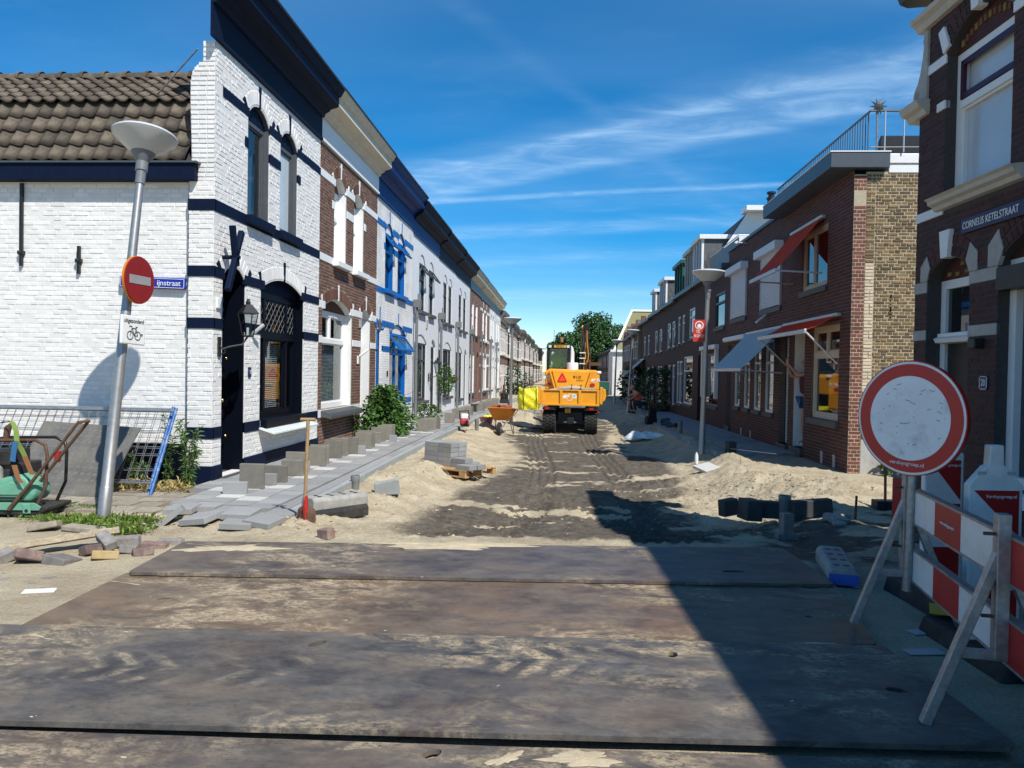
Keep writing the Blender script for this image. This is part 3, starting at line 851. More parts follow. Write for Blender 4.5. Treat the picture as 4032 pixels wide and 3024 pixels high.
spill('small dried cement splash on the front plate', -0.20, 3.06, 0.11, 0.05, 0.003, 0.0385, 8, 0.7)
spill('sand left on the plate by the barrier foot', 1.55, 4.53, 0.30, 0.055, 0.006, 0.044, 11, 0.05)

# ------------------------------------------------------------------ wall building kit
def arc(x0, x1, z1, rise, n=10):
    """points from (x1, z1) over the top to (x0, z1)"""
    if rise < 1e-3:
        return [(x1, z1), (x0, z1)]
    w = x1 - x0; Rr = (w * w / 4 + rise * rise) / (2 * rise); cz = z1 + rise - Rr; cx = (x0 + x1) / 2
    a0 = math.acos(min(1, (w / 2) / Rr)); a1 = math.pi - a0
    return [(cx + Rr * math.cos(a0 + (a1 - a0) * k / n), cz + Rr * math.sin(a0 + (a1 - a0) * k / n)) for k in range(n + 1)]
def hole(o):
    return [(o['x0'], o['z0']), (o['x1'], o['z0'])] + arc(o['x0'], o['x1'], o['z1'], o.get('rise', 0))
def O(x0, x1, z0, z1, rise=0.0, **k):
    d = dict(x0=x0, x1=x1, z0=z0, z1=z1, rise=rise); d.update(k); return d
def panel(outer, ops, rec, m=None, back=True):
    mb = MB(m)
    loops = [outer] + [hole(o) for o in ops]
    tri = tessellate_polygon([[Vector((p[0], p[1], 0)) for p in l] for l in loops])
    flat = [p for l in loops for p in l]
    mb.add([(p[0], 0, p[1]) for p in flat], [tuple(t) for t in tri])
    for l in loops[1:]:
        k = len(l)
        mb.add([(p[0], 0, p[1]) for p in l] + [(p[0], rec, p[1]) for p in l], [(i, (i + 1) % k, (i + 1) % k + k, i + k) for i in range(k)])
    return mb
def rect(x0, x1, z0, z1): return [(x0, z0), (x1, z0), (x1, z1), (x0, z1)]
def cut(a, b, forb):
    """interval a..b minus forbidden intervals"""
    segs = [(a, b)]
    for f0, f1 in forb:
        ns = []
        for s0, s1 in segs:
            if f1 <= s0 or f0 >= s1: ns.append((s0, s1)); continue
            if f0 > s0: ns.append((s0, f0))
            if f1 < s1: ns.append((f1, s1))
        segs = ns
    return segs
def blocked(ops, z0, z1, ring=0.0):
    """x intervals taken by openings (with their arch ring) between heights z0 and z1"""
    out = []
    for o in ops:
        if z1 <= o['z0'] or z0 >= o['z1'] + o.get('rise', 0) + (ring if o.get('rise', 0) else 0): continue
        zm = (z0 + z1) / 2
        if zm <= o['z1'] or not o.get('rise', 0):
            out.append((o['x0'], o['x1'])); continue
        w = o['x1'] - o['x0']; rs = o['rise']; Rr = (w * w / 4 + rs * rs) / (2 * rs); cz = o['z1'] + rs - Rr; cx = (o['x0'] + o['x1']) / 2
        q = (Rr + ring) ** 2 - (zm - cz) ** 2
        if q > 0:
            h = min(math.sqrt(q), w / 2 + ring * 0.45); out.append((cx - h, cx + h))
    return out
UB = {}
def unit_brick():
    if 'm' not in UB:
        ix, iz = 0.47, 0.40
        UB['v'] = [(-.5, 0, -.5), (.5, 0, -.5), (.5, 0, .5), (-.5, 0, .5), (-ix, -1, -iz), (ix, -1, -iz), (ix, -1, iz), (-ix, -1, iz)]
        UB['f'] = [(4, 5, 6, 7), (0, 1, 5, 4), (1, 2, 6, 5), (2, 3, 7, 6), (3, 0, 4, 7)]
    return UB
BR = {}
def course(th, ml, x0, x1, z0, z1, ch, L, ops, bands, mt, proud=0.007, joint=0.011, ring=0.0, seed=1, bond='cross', depth_j=0.35):
    """rows of single bricks on a wall plane (local frame matrix ml), kept for th until finish_bricks"""
    rr = random.Random(seed)
    z = z0; row = 0
    lst = BR.setdefault(th.name, [])
    while z + ch * 0.6 < z1:
        h = min(ch, z1 - z)
        row += 1
        zm = z + h / 2
        if any(b0 - 0.004 < zm < b1 + 0.004 for b0, b1 in bands):
            z += ch; continue
        forb = blocked(ops, z, z + h, ring)
        st = L if (bond != 'cross' or row % 2) else L / 2
        off = (0 if row % 2 else (L / 4 if bond == 'cross' else L / 2)) + (L / 2 if (row // 2) % 2 and row % 2 else 0)
        for s0, s1 in cut(x0, x1, forb):
            x = x0 - L + off
            while x < s1:
                a = max(x, s0); b = min(x + st, s1)
                if b - a > 0.03:
                    w = b - a - joint
                    pr = proud * (1 + rr.uniform(-depth_j, depth_j))
                    lst.append((ml @ Tm((a + b) / 2, 0.002, zm + rr.uniform(-.0015, .0015)) @ Rm(rr.uniform(-.006, .006), 'Y') @ Sm(w, pr, h - joint), mt))
                x += st
        z += ch
def arch_bricks(th, ml, o, ring, mt, n, proud=0.009, rows=1):
    w = o['x1'] - o['x0']; rs = o['rise']; Rr = (w * w / 4 + rs * rs) / (2 * rs); cz = o['z1'] + rs - Rr; cx = (o['x0'] + o['x1']) / 2
    a0 = math.acos(min(1, (w / 2) / Rr)) - 0.02; a1 = math.pi - a0
    lst = BR.setdefault(th.name, [])
    for k in range(n):
        a = a0 + (a1 - a0) * (k + 0.5) / n
        for q in range(rows):
            hh = ring / rows
            rm = Rr + hh * (q + 0.5)
            ww = (a1 - a0) / n * rm - 0.009
            lst.append((ml @ Tm(cx + rm * math.cos(a), 0.002, cz + rm * math.sin(a)) @ Rm(-(a - math.pi / 2), 'Y') @ Sm(ww, proud, hh - 0.01), mt))
CAMP = Vector((0, 0, 1.6))
def finish_bricks(th, nsep=300, name='brick'):
    lst = BR.pop(th.name, [])
    bpy.context.view_layer.update()
    mw = Matrix.LocRotScale(th.location, th.rotation_euler, None)
    F_ = Vector(_f)
    def key(e):
        p = mw @ e[0].translation
        d = p - CAMP
        ahead = d.dot(F_)
        sx_ = d.dot(_ri) / max(ahead, .1); sy_ = d.dot(_up) / max(ahead, .1)
        inside = abs(sx_) < 0.665 and abs(sy_) < 0.498
        return (0 if inside else 1, d.length)
    lst.sort(key=key)
    u = unit_brick()
    meshes = {}
    for mx_, mt in lst[:nsep]:
        if mt not in meshes:
            me = bpy.data.meshes.new(name); me.from_pydata(u['v'], [], u['f']); me.update(); me.materials.append(M[mt]); meshes[mt] = me
        o = bpy.data.objects.new(name, meshes[mt]); COL.objects.link(o); o.parent = th; o.matrix_basis = mx_
    rest = {}
    for mx_, mt in lst[nsep:]:
        mb = rest.setdefault(mt, MB())
        mb.m = mx_; mb.add(u['v'], u['f'])
    for mt, mb in rest.items():
        o = mb.build('brickwork', M[mt], th); tag(o, kind='stuff')

def window(h, o, rec, fm, tym=None, zt=None, mull=(), tmull=None, fw=0.06, pane='dark_pane', back=None, sash=0.0, sill=None, sillm=None, many=True, fd=0.07, head=True, name='window', yb=0.0, lin=None):
    """a framed window in an opening of a wall whose front is y = 0; returns the frame"""
    x0, x1, z0, z1 = o['x0'], o['x1'], o['z0'], o['z1']; rs = o.get('rise', 0)
    y0 = rec - 0.02 + yb; y1 = y0 + fd
    top = z1
    f = MB()
    f.box(x0, x0 + fw, y0, y1, z0, top); f.box(x1 - fw, x1, y0, y1, z0, top)
    f.box(x0 + fw, x1 - fw, y0, y1, z0, z0 + fw); f.box(x0 + fw, x1 - fw, y0, y1, top - fw, top)
    rows = [(z0 + fw, top - fw, mull)]
    if zt:
        f.box(x0 + fw, x1 - fw, y0 - 0.01, y1, zt, zt + fw * 0.9)
        rows = [(z0 + fw, zt, mull), (zt + fw * 0.9, top - fw, tmull if tmull is not None else mull)]
    cells = []
    for a, b, ml in rows:
        xs = [x0 + fw] + [q for q in ml] + [x1 - fw]
        for q in ml:
            f.box(q - fw * 0.4, q + fw * 0.4, y0 + 0.004, y1 - 0.004, a, b)
        for i in range(len(xs) - 1):
            xa = xs[i] + (fw * 0.4 if i else 0); xb = xs[i + 1] - (fw * 0.4 if i < len(xs) - 2 else 0)
            cells.append((xa, xb, a, b))
    if sash:
        for xa, xb, a, b in cells:
            f.box(xa, xa + sash, y0 + 0.02, y1 - 0.01, a, b); f.box(xb - sash, xb, y0 + 0.02, y1 - 0.01, a, b)
            f.box(xa + sash, xb - sash, y0 + 0.02, y1 - 0.01, a, a + sash); f.box(xa + sash, xb - sash, y0 + 0.02, y1 - 0.01, b - sash, b)
    w = f.build(name, M[fm], h)
    if lin: lining(w, o, rec, lin)
    if rs and tym:
        MB().prism([(x0, z1)] + arc(x0, x1, z1, rs)[::-1][1:-1] + [(x1, z1)], rec - 0.03 + yb, rec + 0.05 + yb).build('tympanum', M[tym], w)
    if many:
        for xa, xb, a, b in cells:
            MB().box(xa, xb, y1 - 0.03, y1 - 0.026, a, b).build('pane', M[pane], w)
    else:
        MB().box(x0 + fw, x1 - fw, y1 - 0.03, y1 - 0.026, z0 + fw, top - fw).build('pane', M[pane], w)
    if back:
        MB().box(x0, x1, y1 + 0.05, y1 + 0.06, z0, top).build('curtain', M[back], w)
    if sill:
        MB().ext([(0.02 + rec, z0 - 0.002), (-sill, z0 - 0.035), (-sill, z0 - 0.035 - 0.075), (0.02, z0 - 0.09), (rec + 0.02, z0 - 0.09)], x0 - 0.06, x1 + 0.06).build('sill', M[sillm], w, bevel=0.004)
    return w
def lining(w, o, rec, mt):
    x0, x1, z0, z1 = o['x0'], o['x1'], o['z0'], o['z1']
    for a, c in ((x0 + .001, x0 + .028), (x1 - .028, x1 - .001)): MB().box(a, c, 0.012, rec - 0.02, z0, z1).build('jamb_lining', M[mt], w)
    a = arc(x0 + .001, x1 - .001, z1, max(.012, o.get('rise', 0) - .002))
    s = MB(); n = len(a)
    s.add([(p[0], 0.012, p[1] - .004) for p in a] + [(p[0], rec - .02, p[1] - .004) for p in a], [(i, i + 1, i + 1 + n, i + n) for i in range(n - 1)]); s.build('arch_lining', M[mt], w)
def door(h, o, rec, fm, dm, tym=None, zt=None, tpane='dark_pane', fw=0.07, handle='brass', step='slate_sill', leafglass=False, label=None, lin=None):
    x0, x1, z0, z1 = o['x0'], o['x1'], o['z0'], o['z1']; rs = o.get('rise', 0)
    y0 = rec - 0.02; y1 = rec + 0.06
    zt = zt or z1 - 0.45
    f = MB(); f.box(x0, x0 + fw, y0, y1, z0, z1); f.box(x1 - fw, x1, y0, y1, z0, z1); f.box(x0 + fw, x1 - fw, y0, y1, z1 - fw, z1); f.box(x0 + fw, x1 - fw, y0 - 0.01, y1, zt, zt + fw)
    d = f.build('door_frame', M[fm], h)
    if lin: lining(d, o, rec, lin)
    lf = MB(); a, b = x0 + fw, x1 - fw
    lf.box(a, b, y0 + 0.03, y0 + 0.07, z0 + 0.02, zt)
    w = b - a
    for (za, zb) in ((z0 + 0.12, z0 + 0.75), (z0 + 0.95, zt - 0.12)):
        lf.box(a + w * .16, b - w * .16, y0 + 0.018, y0 + 0.03, za, zb)
    l = lf.build('door', M[dm], h, bevel=0.004)
    if label: l['label'] = label
    hb = MB(); hb.ball((b - 0.08, y0 - 0.02, z0 + 1.0), 0.03, 10); hb.tube([(b - 0.08, y0 + 0.03, z0 + 1.0), (b - 0.08, y0 - 0.02, z0 + 1.0)], 0.01, 6); hb.box(b - 0.10, b - 0.06, y0 + 0.012, y0 + 0.03, z0 + 0.86, z0 + 1.06)
    hb.build('handle', M[handle], l, smooth=40)
    MB().box(a, b, y0 + 0.03, y0 + 0.034, zt + fw, z1 - fw).build('transom_pane', M[tpane], d)
    if rs and tym:
        MB().prism([(x0, z1)] + arc(x0, x1, z1, rs)[::-1][1:-1] + [(x1, z1)], rec - 0.03, rec + 0.05).build('tympanum', M[tym], d)
    if step:
        MB().box(x0 - 0.03, x1 + 0.03, -0.06, rec + 0.05, z0 - 0.14, z0).build('doorstep', M[step], d, bevel=0.008)
    return d
def accents(h, o, mt, ring=0.24, wd=0.075, proud=0.016, which=(0, 1, 2)):
    """the three painted wedge stones of a segmental arch"""
    w = o['x1'] - o['x0']; rs = o['rise']; Rr = (w * w / 4 + rs * rs) / (2 * rs); cz = o['z1'] + rs - Rr; cx = (o['x0'] + o['x1']) / 2
    a0 = math.acos(min(1, (w / 2) / Rr)); 
    for i, (a, ext) in enumerate(((math.pi - a0, 0.0), (math.pi / 2, 0.05), (a0, 0.0))):
        if i not in which: continue
        dx, dz = math.cos(a), math.sin(a)
        if i != 1:
            dx *= 0.55; q = math.hypot(dx, dz); dx /= q; dz /= q
        px_, pz_ = cx + Rr * math.cos(a), cz + Rr * math.sin(a)
        px_ -= dx * 0.015; pz_ -= dz * 0.015
        tx, tz = dz, -dx
        l = ring + ext + 0.03
        poly = [(px_ + tx * wd * .32, pz_ + tz * wd * .32), (px_ - tx * wd * .32, pz_ - tz * wd * .32), (px_ + dx * l - tx * wd * .55, pz_ + dz * l - tz * wd * .55), (px_ + dx * l + tx * wd * .55, pz_ + dz * l + tz * wd * .55)]
        MB().prism(poly, -proud, 0.05).build('arch_stone', M[mt], h, bevel=0.004)
def bands_of(h, x0, x1, bands, ops, mt, proud=0.014, name='band_stone'):
    for b0, b1 in bands:
        for s0, s1 in cut(x0, x1, blocked(ops, b0, b1)):
            if s1 - s0 > 0.02:
                MB().box(s0, s1, -proud, 0.03, b0, b1).build(name, M[mt], h, bevel=0.004)

# ------------------------------------------------------------------ left terrace
XL = -4.58
D('grey_dark', (0.075, 0.085, 0.095), 0.5, 0.1, 9)
D('lead', (0.16, 0.165, 0.165), 0.5, 0.1)
CORN = [(0.0, 5.77), (-0.05, 5.77), (-0.05, 5.82), (-0.03, 5.84), (-0.03, 6.18), (-0.07, 6.20), (-0.09, 6.26), (-0.16, 6.30), (-0.19, 6.34), (-0.30, 6.37), (-0.34, 6.40), (-0.34, 6.55), (-0.38, 6.57), (-0.43, 6.66), (-0.45, 6.69), (0.0, 6.69)]
def cornice(h, x0, x1, mt, edge='black_metal', prof=CORN, crown=None):
    c = MB().ext(prof[:5] + [(0.0, 6.18)], x0, x1).build('frieze', M[mt], h)
    MB().ext([(0.0, 6.182)] + prof[5:], x0, x1).build('cornice', M[crown or mt], h)
    MB().ext([(-0.47, 6.692), (-0.46, 6.74), (0.3, 6.78), (0.3, 6.692)], x0, x1).build('roof_edge', M[edge], h)
    return c
def downpipe(h, x, z0, z1, y=-0.12, r=0.045, box=True):
    p = MB(); p.tube([(x, y, z0), (x, y, z1)], r, 12)
    for zz in np.linspace(z0 + 0.7, z1 - 0.35, 3):
        p.tube([(x, y, zz), (x, y, zz + 0.07)], r * 1.18, 12)
        p.box(x - 0.015, x + 0.015, y, 0.02, zz + 0.02, zz + 0.05)
    d = p.build('downpipe', M['downpipe'], h, smooth=40)
    if box:
        b = MB(); b.box(x - 0.10, x + 0.13, y - 0.12, y + 0.10, z1 - 0.02, z1 + 0.22)
        b.tube([(x + 0.13, y, z1 + 0.12), (x + 0.17, y, z1 + 0.18), (x + 0.17, y, z1 + 0.42)], 0.02, 8)
        b.build('hopper', M['downpipe'], d, bevel=0.008)
    return d
def vent(h, o, z0, z1, mt, tilt=34, rec=0.1):
    """a top-hung light pushed open"""
    a, b = o['x0'] + 0.05, o['x1'] - 0.05
    H = z1 - z0
    f = MB(Tm(0, rec - 0.03, z1) @ Rm(R(-tilt), 'X'))
    for q in ((a, a + 0.05, -H, 0), (b - 0.05, b, -H, 0), (a + .05, b - .05, -H, -H + 0.06), (a + .05, b - .05, -0.05, 0)):
        f.box(q[0], q[1], -0.02, 0.03, q[2], q[3])
    if b - a > 1.2:
        f.box((a + b) / 2 - .025, (a + b) / 2 + .025, -0.018, 0.028, -H + .06, -.05)
    v = f.build('vent_light', M[mt], h)
    g_ = MB(Tm(0, rec - 0.03, z1) @ Rm(R(-tilt), 'X')); g_.box(a + .05, b - .05, 0.0, 0.006, -H + .06, -.05); g_.build('pane', M['glass'], v)
    return v
def body(h, x0, x1, z1, d0=0.42, d1=8.0, mt='room', z0=0.0):
    return MB().box(x0, x1, d0, d1, z0, z1).build('house_body', M[mt], h)
def leaded(w, x0, x1, z0, z1, y, nx_=4, nz_=4):
    m = MB()
    dx = (x1 - x0) / nx_; dz = (z1 - z0) / nz_
    for s in (1, -1):
        for i in range(-nz_, nx_ + nz_):
            # line through (x0 + i*dx, z0) with slope s*dz/dx, clipped to the light
            pts = []
            for t in np.linspace(0, nz_, 2 * nz_ * 1 + 1):
                x = x0 + (i + (t if s > 0 else -t + nz_)) * dx
                z = z0 + t * dz
                if x0 - 1e-6 <= x <= x1 + 1e-6: pts.append((x, z))
            if len(pts) > 1:
                m.tube([(pts[0][0], y, pts[0][1]), (pts[-1][0], y, pts[-1][1])], 0.0042, 4)
    m.build('leading', M['lead'], w)

# house A: white painted corner house with navy trim
zA = 0.05
hA = thing('corner_house', 'white painted brick corner house with navy bands, navy cornice and dark tiled roof', 'house', (XL, 9.8, zA), R(90))
wA = 4.34
opsA = [O(0.27, 1.02, 0.05, 2.72, 0.20), O(1.58, 3.52, 0.72, 2.72, 0.22), O(1.05, 1.86, 3.72, 5.16, 0.23), O(2.32, 3.12, 3.72, 5.16, 0.23)]
bandsA = [(5.13, 5.26), (3.57, 3.72), (2.71, 2.85), (2.03, 2.17), (0.58, 0.73)]
panel(rect(0, wA, 0.0, 5.77), opsA, 0.16).build('front_wall', M['white_wall'], hA)
I4 = Matrix()
course(hA, I4, 0, wA, 0.2, 5.77, 0.0625, 0.215, opsA, bandsA, 'white_brick', 0.0048, 0.010, 0.24, 3, depth_j=0.7)
for o in opsA:
    arch_bricks(hA, I4, o, 0.235, 'white_brick', int((o['x1'] - o['x0']) / 0.062))
    accents(hA, o, 'navy')
bands_of(hA, 0, wA, bandsA[1:], opsA, 'navy')
bands_of(hA, 0.22, wA, bandsA[:1], opsA, 'navy')
for x0, x1 in ((0.93, 1.05), (1.86, 2.32), (3.12, 3.26)):
    MB().box(x0, x1, -0.014, 0.03, 4.68, 4.82).build('jamb_stone', M['navy'], hA, bevel=0.004)
for s0, s1 in cut(0, wA, [(0.27, 1.02)]):
    MB().box(s0, s1, -0.03, 0.1, -0.1, 0.22).build('plinth', M['navy'], hA, bevel=0.01)
cornice(hA, -0.16, wA, 'navy')
body(hA, 0.12, wA, 4.2)
for o in opsA[2:]:
    w = window(hA, o, 0.10, 'grey_dark', 'navy', None, (), fw=0.07, pane='net_pane' if o['x0'] > 2 else 'glass', sash=0.03, lin='grey_dark')
    MB().box(o['x0'] - .05, o['x1'] + .05, -0.10, 0.14, 3.60, 3.725).build('sill', M['navy'], w, bevel=0.006)
# long folds of the curtain behind the first upper window
cu = MB(); D('plaster_dark', (0.14, 0.135, 0.12), 0.9, 0.2, 6)
for k in range(9):
    x = 1.14 + k * 0.075
    cu.tube([(x, 0.27, 3.8), (x + 0.05 * math.sin(k), 0.27 + 0.02 * (k % 2), 5.1)], 0.03, 6)
cu.build('drape', M['plaster_dark'], hA, smooth=40)
wd_ = window(hA, opsA[1], 0.15, 'navy_dark', 'navy', 1.98, (2.08, 3.04), fw=0.11, pane='glass', sash=0.03, fd=0.08, lin='navy_dark')
for xa, xb in ((1.72, 2.02), (2.14, 2.98), (3.10, 3.40)):
    leaded(wd_, xa, xb, 2.10, 2.58, 0.15, max(2, int((xb - xa) / 0.16)), 3)
for k in range(34):
    z = 0.88 + k * 0.032
    MB(Tm(2.56, 0.27, z) @ Rm(R(38), 'X')).box(-0.40, 0.40, -0.014, 0.014, -0.0015, 0.0015).build('blind_slat', M['blind'], wd_)
MB().box(1.62, 3.50, -0.10, 0.15, 0.60, 0.735).build('sill', M['navy_dark'], wd_, bevel=0.006)
lg = MB(); lg.ext([(-0.02, 0.615), (-0.26, 0.54), (-0.26, 0.52), (-0.02, 0.595)], 1.52, 3.62); lg.build('lead_ledge', M['film'], wd_)
dA = door(hA, opsA[0], 0.30, 'navy_dark', 'navy_dark', 'navy', 2.08, handle='brass', step=None, lin='navy_dark')
leaded(dA, 0.36, 0.93, 2.2, 2.63, 0.28, 4, 3)
st = MB(); st.box(0.2, 1.05, -0.10, 0.35, -0.1, 0.04); st.build('doorstep', M['slate_sill'], dA, bevel=0.01)
br_ = MB(); br_.ball((0.85, 0.20, 1.65), 0.022, 8); br_.ball((0.85, 0.20, 0.55), 0.022, 8); br_.build('door_knob', M['brass'], dA, smooth=40)
# side wall towards the crossing street, with a pilaster at the corner
SW = Matrix(((0, 1, 0, 0.07), (-1, 0, 0, 0), (0, 0, 1, 0), (0, 0, 0, 1)))      # panel u -> -y local ; depth -> +x
def sidem(off): 
    m = SW.copy(); m[0][3] = off; return m
# u runs along world +X, so u = -local y
panel(rect(-5.4, -0.34, 0.5, 3.96), [], 0.1, sidem(0.07)).build('side_wall', M['white_wall'], hA)
panel(rect(-0.345, 0.0, 0.2, 4.0), [], 0.1, sidem(0.0)).build('corner_pilaster', M['white_wall'], hA)
MB().box(0, 0.07, 0.335, 0.345, 0.2, 4.0).build('pilaster_return', M['white_wall'], hA)
course(hA, sidem(0.07), -5.4, -0.345, 0.5, 3.96, 0.0625, 0.215, [], [], 'white_brick', 0.0048, 0.010, 0, 5, depth_j=0.7)
pb = [(3.57, 3.72), (2.71, 2.85), (2.03, 2.17), (0.58, 0.73)]
course(hA, sidem(0.0), -0.345, 0.0, 0.2, 4.0, 0.0625, 0.215, [], pb, 'white_brick', 0.0055, 0.010, 0, 6, depth_j=0.7)
for b0, b1 in pb:
    MB().box(-0.014, 0.03, -0.014, 0.35, b0, b1).build('corner_band_stone', M['navy'], hA, bevel=0.004)
MB().box(-0.03, 0.03, -0.03, 0.36, -0.1, 0.22).build('corner_plinth', M['navy'], hA, bevel=0.01)
MB().box(0.055, 0.12, 0.36, 5.4, -0.1, 0.5).build('side_plinth', M['navy_dark'], hA)
# end of the front screen wall rising above the gutter
prof = [(0.0, 4.0), (0.345, 4.0), (0.31, 4.25), (0.32, 4.6), (0.335, 5.0), (0.335, 5.25), (0.31, 5.38), (0.25, 5.46), (0.17, 5.49), (0.17, 5.77), (0.0, 5.77)]
pm = MB(); pm.ext([(max(p[0], .005), p[1]) for p in prof], 0.004, 0.24); pm.build('parapet', M['white_wall'], hA)
z = 4.0; k = 0
while z < 5.75:
    k += 1; zz = z + 0.031
    d = np.interp(zz, [4.0, 4.25, 4.6, 5.0, 5.25, 5.38, 5.46, 5.48, 5.49], [0.345, 0.31, 0.32, 0.335, 0.335, 0.31, 0.25, 0.2, 0.17])
    course(hA, sidem(0.0), -float(d), 0.0, z, z + 0.0625, 0.0625, 0.215 if k % 2 else 0.11, [], [], 'white_brick', 0.009, 0.011, 0, 60 + k)
    z += 0.0625
# gutter box and roof on the crossing-street side (local x is along world y)
MB().box(-0.10, 0.10, 0.22, 5.4, 3.95, 4.16).build('gutter_board', M['navy'], hA, bevel=0.006)
MB().box(-0.13, 0.02, 0.18, 5.4, 4.16, 4.185).build('gutter_lip', M['zinc'], hA, bevel=0.004)
def pantile():
    mb = MB(); n, w, L = 12, 0.215, 0.33
    for j, (yy, zz) in enumerate(((0, 0.022), (L, 0.0))):
        pass
    def cz(t):
        return 0.034 * (0.5 + 0.5 * math.cos(2 * math.pi * (t - 0.06))) ** 1.6 - 0.012 * math.sin(math.pi * t)
    vs = []
    for j, (yy, zo) in enumerate(((0.0, 0.030), (L * 0.5, 0.013), (L, -0.002))):
        for i in range(n + 1):
            t = i / n; vs.append((t * w, yy, cz(t) + zo))
    for i in range(n + 1):
        t = i / n; vs.append((t * w, 0.004, cz(t) + 0.012))
    fs = []
    for j in range(2):
        for i in range(n): fs.append((j * (n + 1) + i, j * (n + 1) + i + 1, (j + 1) * (n + 1) + i + 1, (j + 1) * (n + 1) + i))
    for i in range(n): fs.append((i, 3 * (n + 1) + i, 3 * (n + 1) + i + 1, i + 1))
    mb.add(vs, fs)
    me = mb.mesh('roof_tile'); me.materials.append(M['tile'])
    me.polygons.foreach_set('use_smooth', [True] * 24 + [False] * 12)
    return me
PT = pantile()
def tile_slope(parent, p0, p1, cols, rows, y0, jit=0.004):
    """tiles on a slope from p0 to p1 given as (local x, z); columns run along local y"""
    dx, dz = p1[0] - p0[0], p1[1] - p0[1]; L = math.hypot(dx, dz); a = math.atan2(dz, dx)
    rr = random.Random(9)
    for r_ in range(rows):
        s = L * r_ / rows
        for c in range(cols):
            # tile x (across) -> local -y reversed so that it runs along world X; tile y (up) -> slope
            m = Tm(p0[0] + dx * s / L + rr.uniform(-jit, jit), y0 + c * 0.205 + (0.205 if 1 else 0), p0[1] + dz * s / L + rr.uniform(-jit, jit)) @ Rm(-a, 'Y') @ Matrix(((0, 1, 0, 0), (-1, 0, 0, 0), (0, 0, 1, 0), (0, 0, 0, 1))) @ Rm(rr.uniform(-.012, .012), 'Z')
            o = bpy.data.objects.new('roof_tile', PT); COL.objects.link(o); o.parent = parent; o.matrix_basis = m
LOW0, LOW1, RID = (-0.08, 4.19), (0.42, 5.10), (1.55, 5.88)
rb = MB(); rb.prism([(-0.02, 4.15), (0.45, 5.03), (1.55, 5.80), (3.4, 4.6), (3.4, 4.15)], 0.33, 5.4); roofA = rb.build('roof', M['roof_tile'], hA)
tile_slope(hA, LOW0, LOW1, 21, 4, 0.345)
tile_slope(hA, (0.36, 5.11), RID, 21, 6, 0.345)
for k in range(14):
    m = MB(Tm(1.55, 0.36 + 0.34 * k, 5.87)); m.m = m.m @ Rm(R(-90), 'X')
    m2 = MB(); 
    pts = []
    vs = []; fs = []
    for j, (yy, rr_) in enumerate(((0.0, 0.125), (0.06, 0.125), (0.062, 0.105), (0.36, 0.10))):
        for i in range(9):
            a = math.pi * i / 8; vs.append((1.55 + rr_ * math.cos(a), 0.36 + 0.34 * k + yy, 5.86 + rr_ * math.sin(a)))
    for j in range(3):
        for i in range(8): fs.append((j * 9 + i, j * 9 + i + 1, (j + 1) * 9 + i + 1, (j + 1) * 9 + i))
    m2.add(vs, fs); m2.build('ridge_tile', M['tile'], hA, smooth=50)
MB().tube([(0.12, 0.3, 5.72), (0.62, 1.15, 5.27)], 0.012, 6).build('stay_rod', M['galv'], hA)
MB().tube([(0.60, 1.13, 5.27), (0.66, 1.2, 5.25)], [0.05, 0.03], 8).build('stay_foot', M['plaster'], hA)
# iron wall anchors, corner mill sail ornament, lantern, number, lamp bracket
for (x, z0, z1) in ((2.66, 2.83, 3.93), (1.86, 2.73, 3.10)):
    a = MB(); a.box(0.02, 0.062, x - 0.018, x + 0.018, z0, z1); a.box(0.01, 0.066, x - 0.04, x + 0.04, z0 + 0.15, z0 + 0.2); a.ball((0.02, x, z0 + 0.175), 0.03, 8)
    a.build('wall_anchor', M['black_metal'], hA, bevel=0.004)
ms = MB()
c0 = Vector((0.27, -0.16, 3.0))
for ang, L in ((104, 0.42), (62, 0.42), (243, 0.52), (282, 0.12)):
    m = Tm(*c0) @ Rm(-R(ang), 'Y')
    ms.m = m; ms.box(0, L, -0.05, 0.02, -0.035, 0.045); 
ms.m = Matrix(); ms.tube([(0.27, 0.05, 3.0), (0.27, -0.24, 3.0)], 0.03, 8)
ms.build('mill_sail_ornament', M['navy'], hA, bevel=0.008)
def lantern(h, x, z, y=-0.30, s=1.0, side=0.12):
    b = MB(); b.tube([(x - side, -0.02, z - 0.32 * s), (x - side, -0.06, z - 0.36 * s), (x - side * .8, -0.14, z - 0.33 * s), (x - side * .3, y * .85, z - 0.30 * s), (x, y, z - 0.20 * s)], 0.014, 8)
    b.box(x - side - 0.03, x - side + 0.03, -0.03, 0.02, z - 0.45 * s, z - 0.22 * s)
    b.tube([(x - side, -0.04, z - 0.42 * s), (x - side, -0.10, z - 0.40 * s), (x - side, -0.09, z - 0.36 * s)], 0.01, 6)
    l = b.build('wall_lantern', M['black_metal'], h, smooth=40)
    q = MB()
    for k in range(4):
        a = math.pi / 4 + k * math.pi / 2
        q.tube([(x + .065 * s * math.cos(a), y + .065 * s * math.sin(a), z - .2 * s), (x + .12 * s * math.cos(a), y + .12 * s * math.sin(a), z + .06 * s)], 0.008, 5)
    q.lathe([(.135 * s, .06 * s), (.13 * s, .075 * s), (.05 * s, .17 * s), (.03 * s, .17 * s), (.03 * s, .2 * s), (.012 * s, .24 * s)], 4, (x, y, z))
    q.lathe([(.065 * s, -.21 * s), (.07 * s, -.2 * s), (.05 * s, -.19 * s)], 4, (x, y, z))
    q.build('lantern_cage', M['black_metal'], l)
    g_ = MB(); g_.lathe([(.06 * s, -.19 * s), (.115 * s, .06 * s)], 4, (x, y, z), cap=False); g_.build('lantern_glass', M['glass'], l)
    MB().lathe([(.018 * s, -.2 * s), (.018 * s, -.1 * s)], 8, (x, y, z)).build('bulb', M['white_paint'], l)
lantern(hA, 0.36, 2.18, -0.32, 1.15, 0.20)
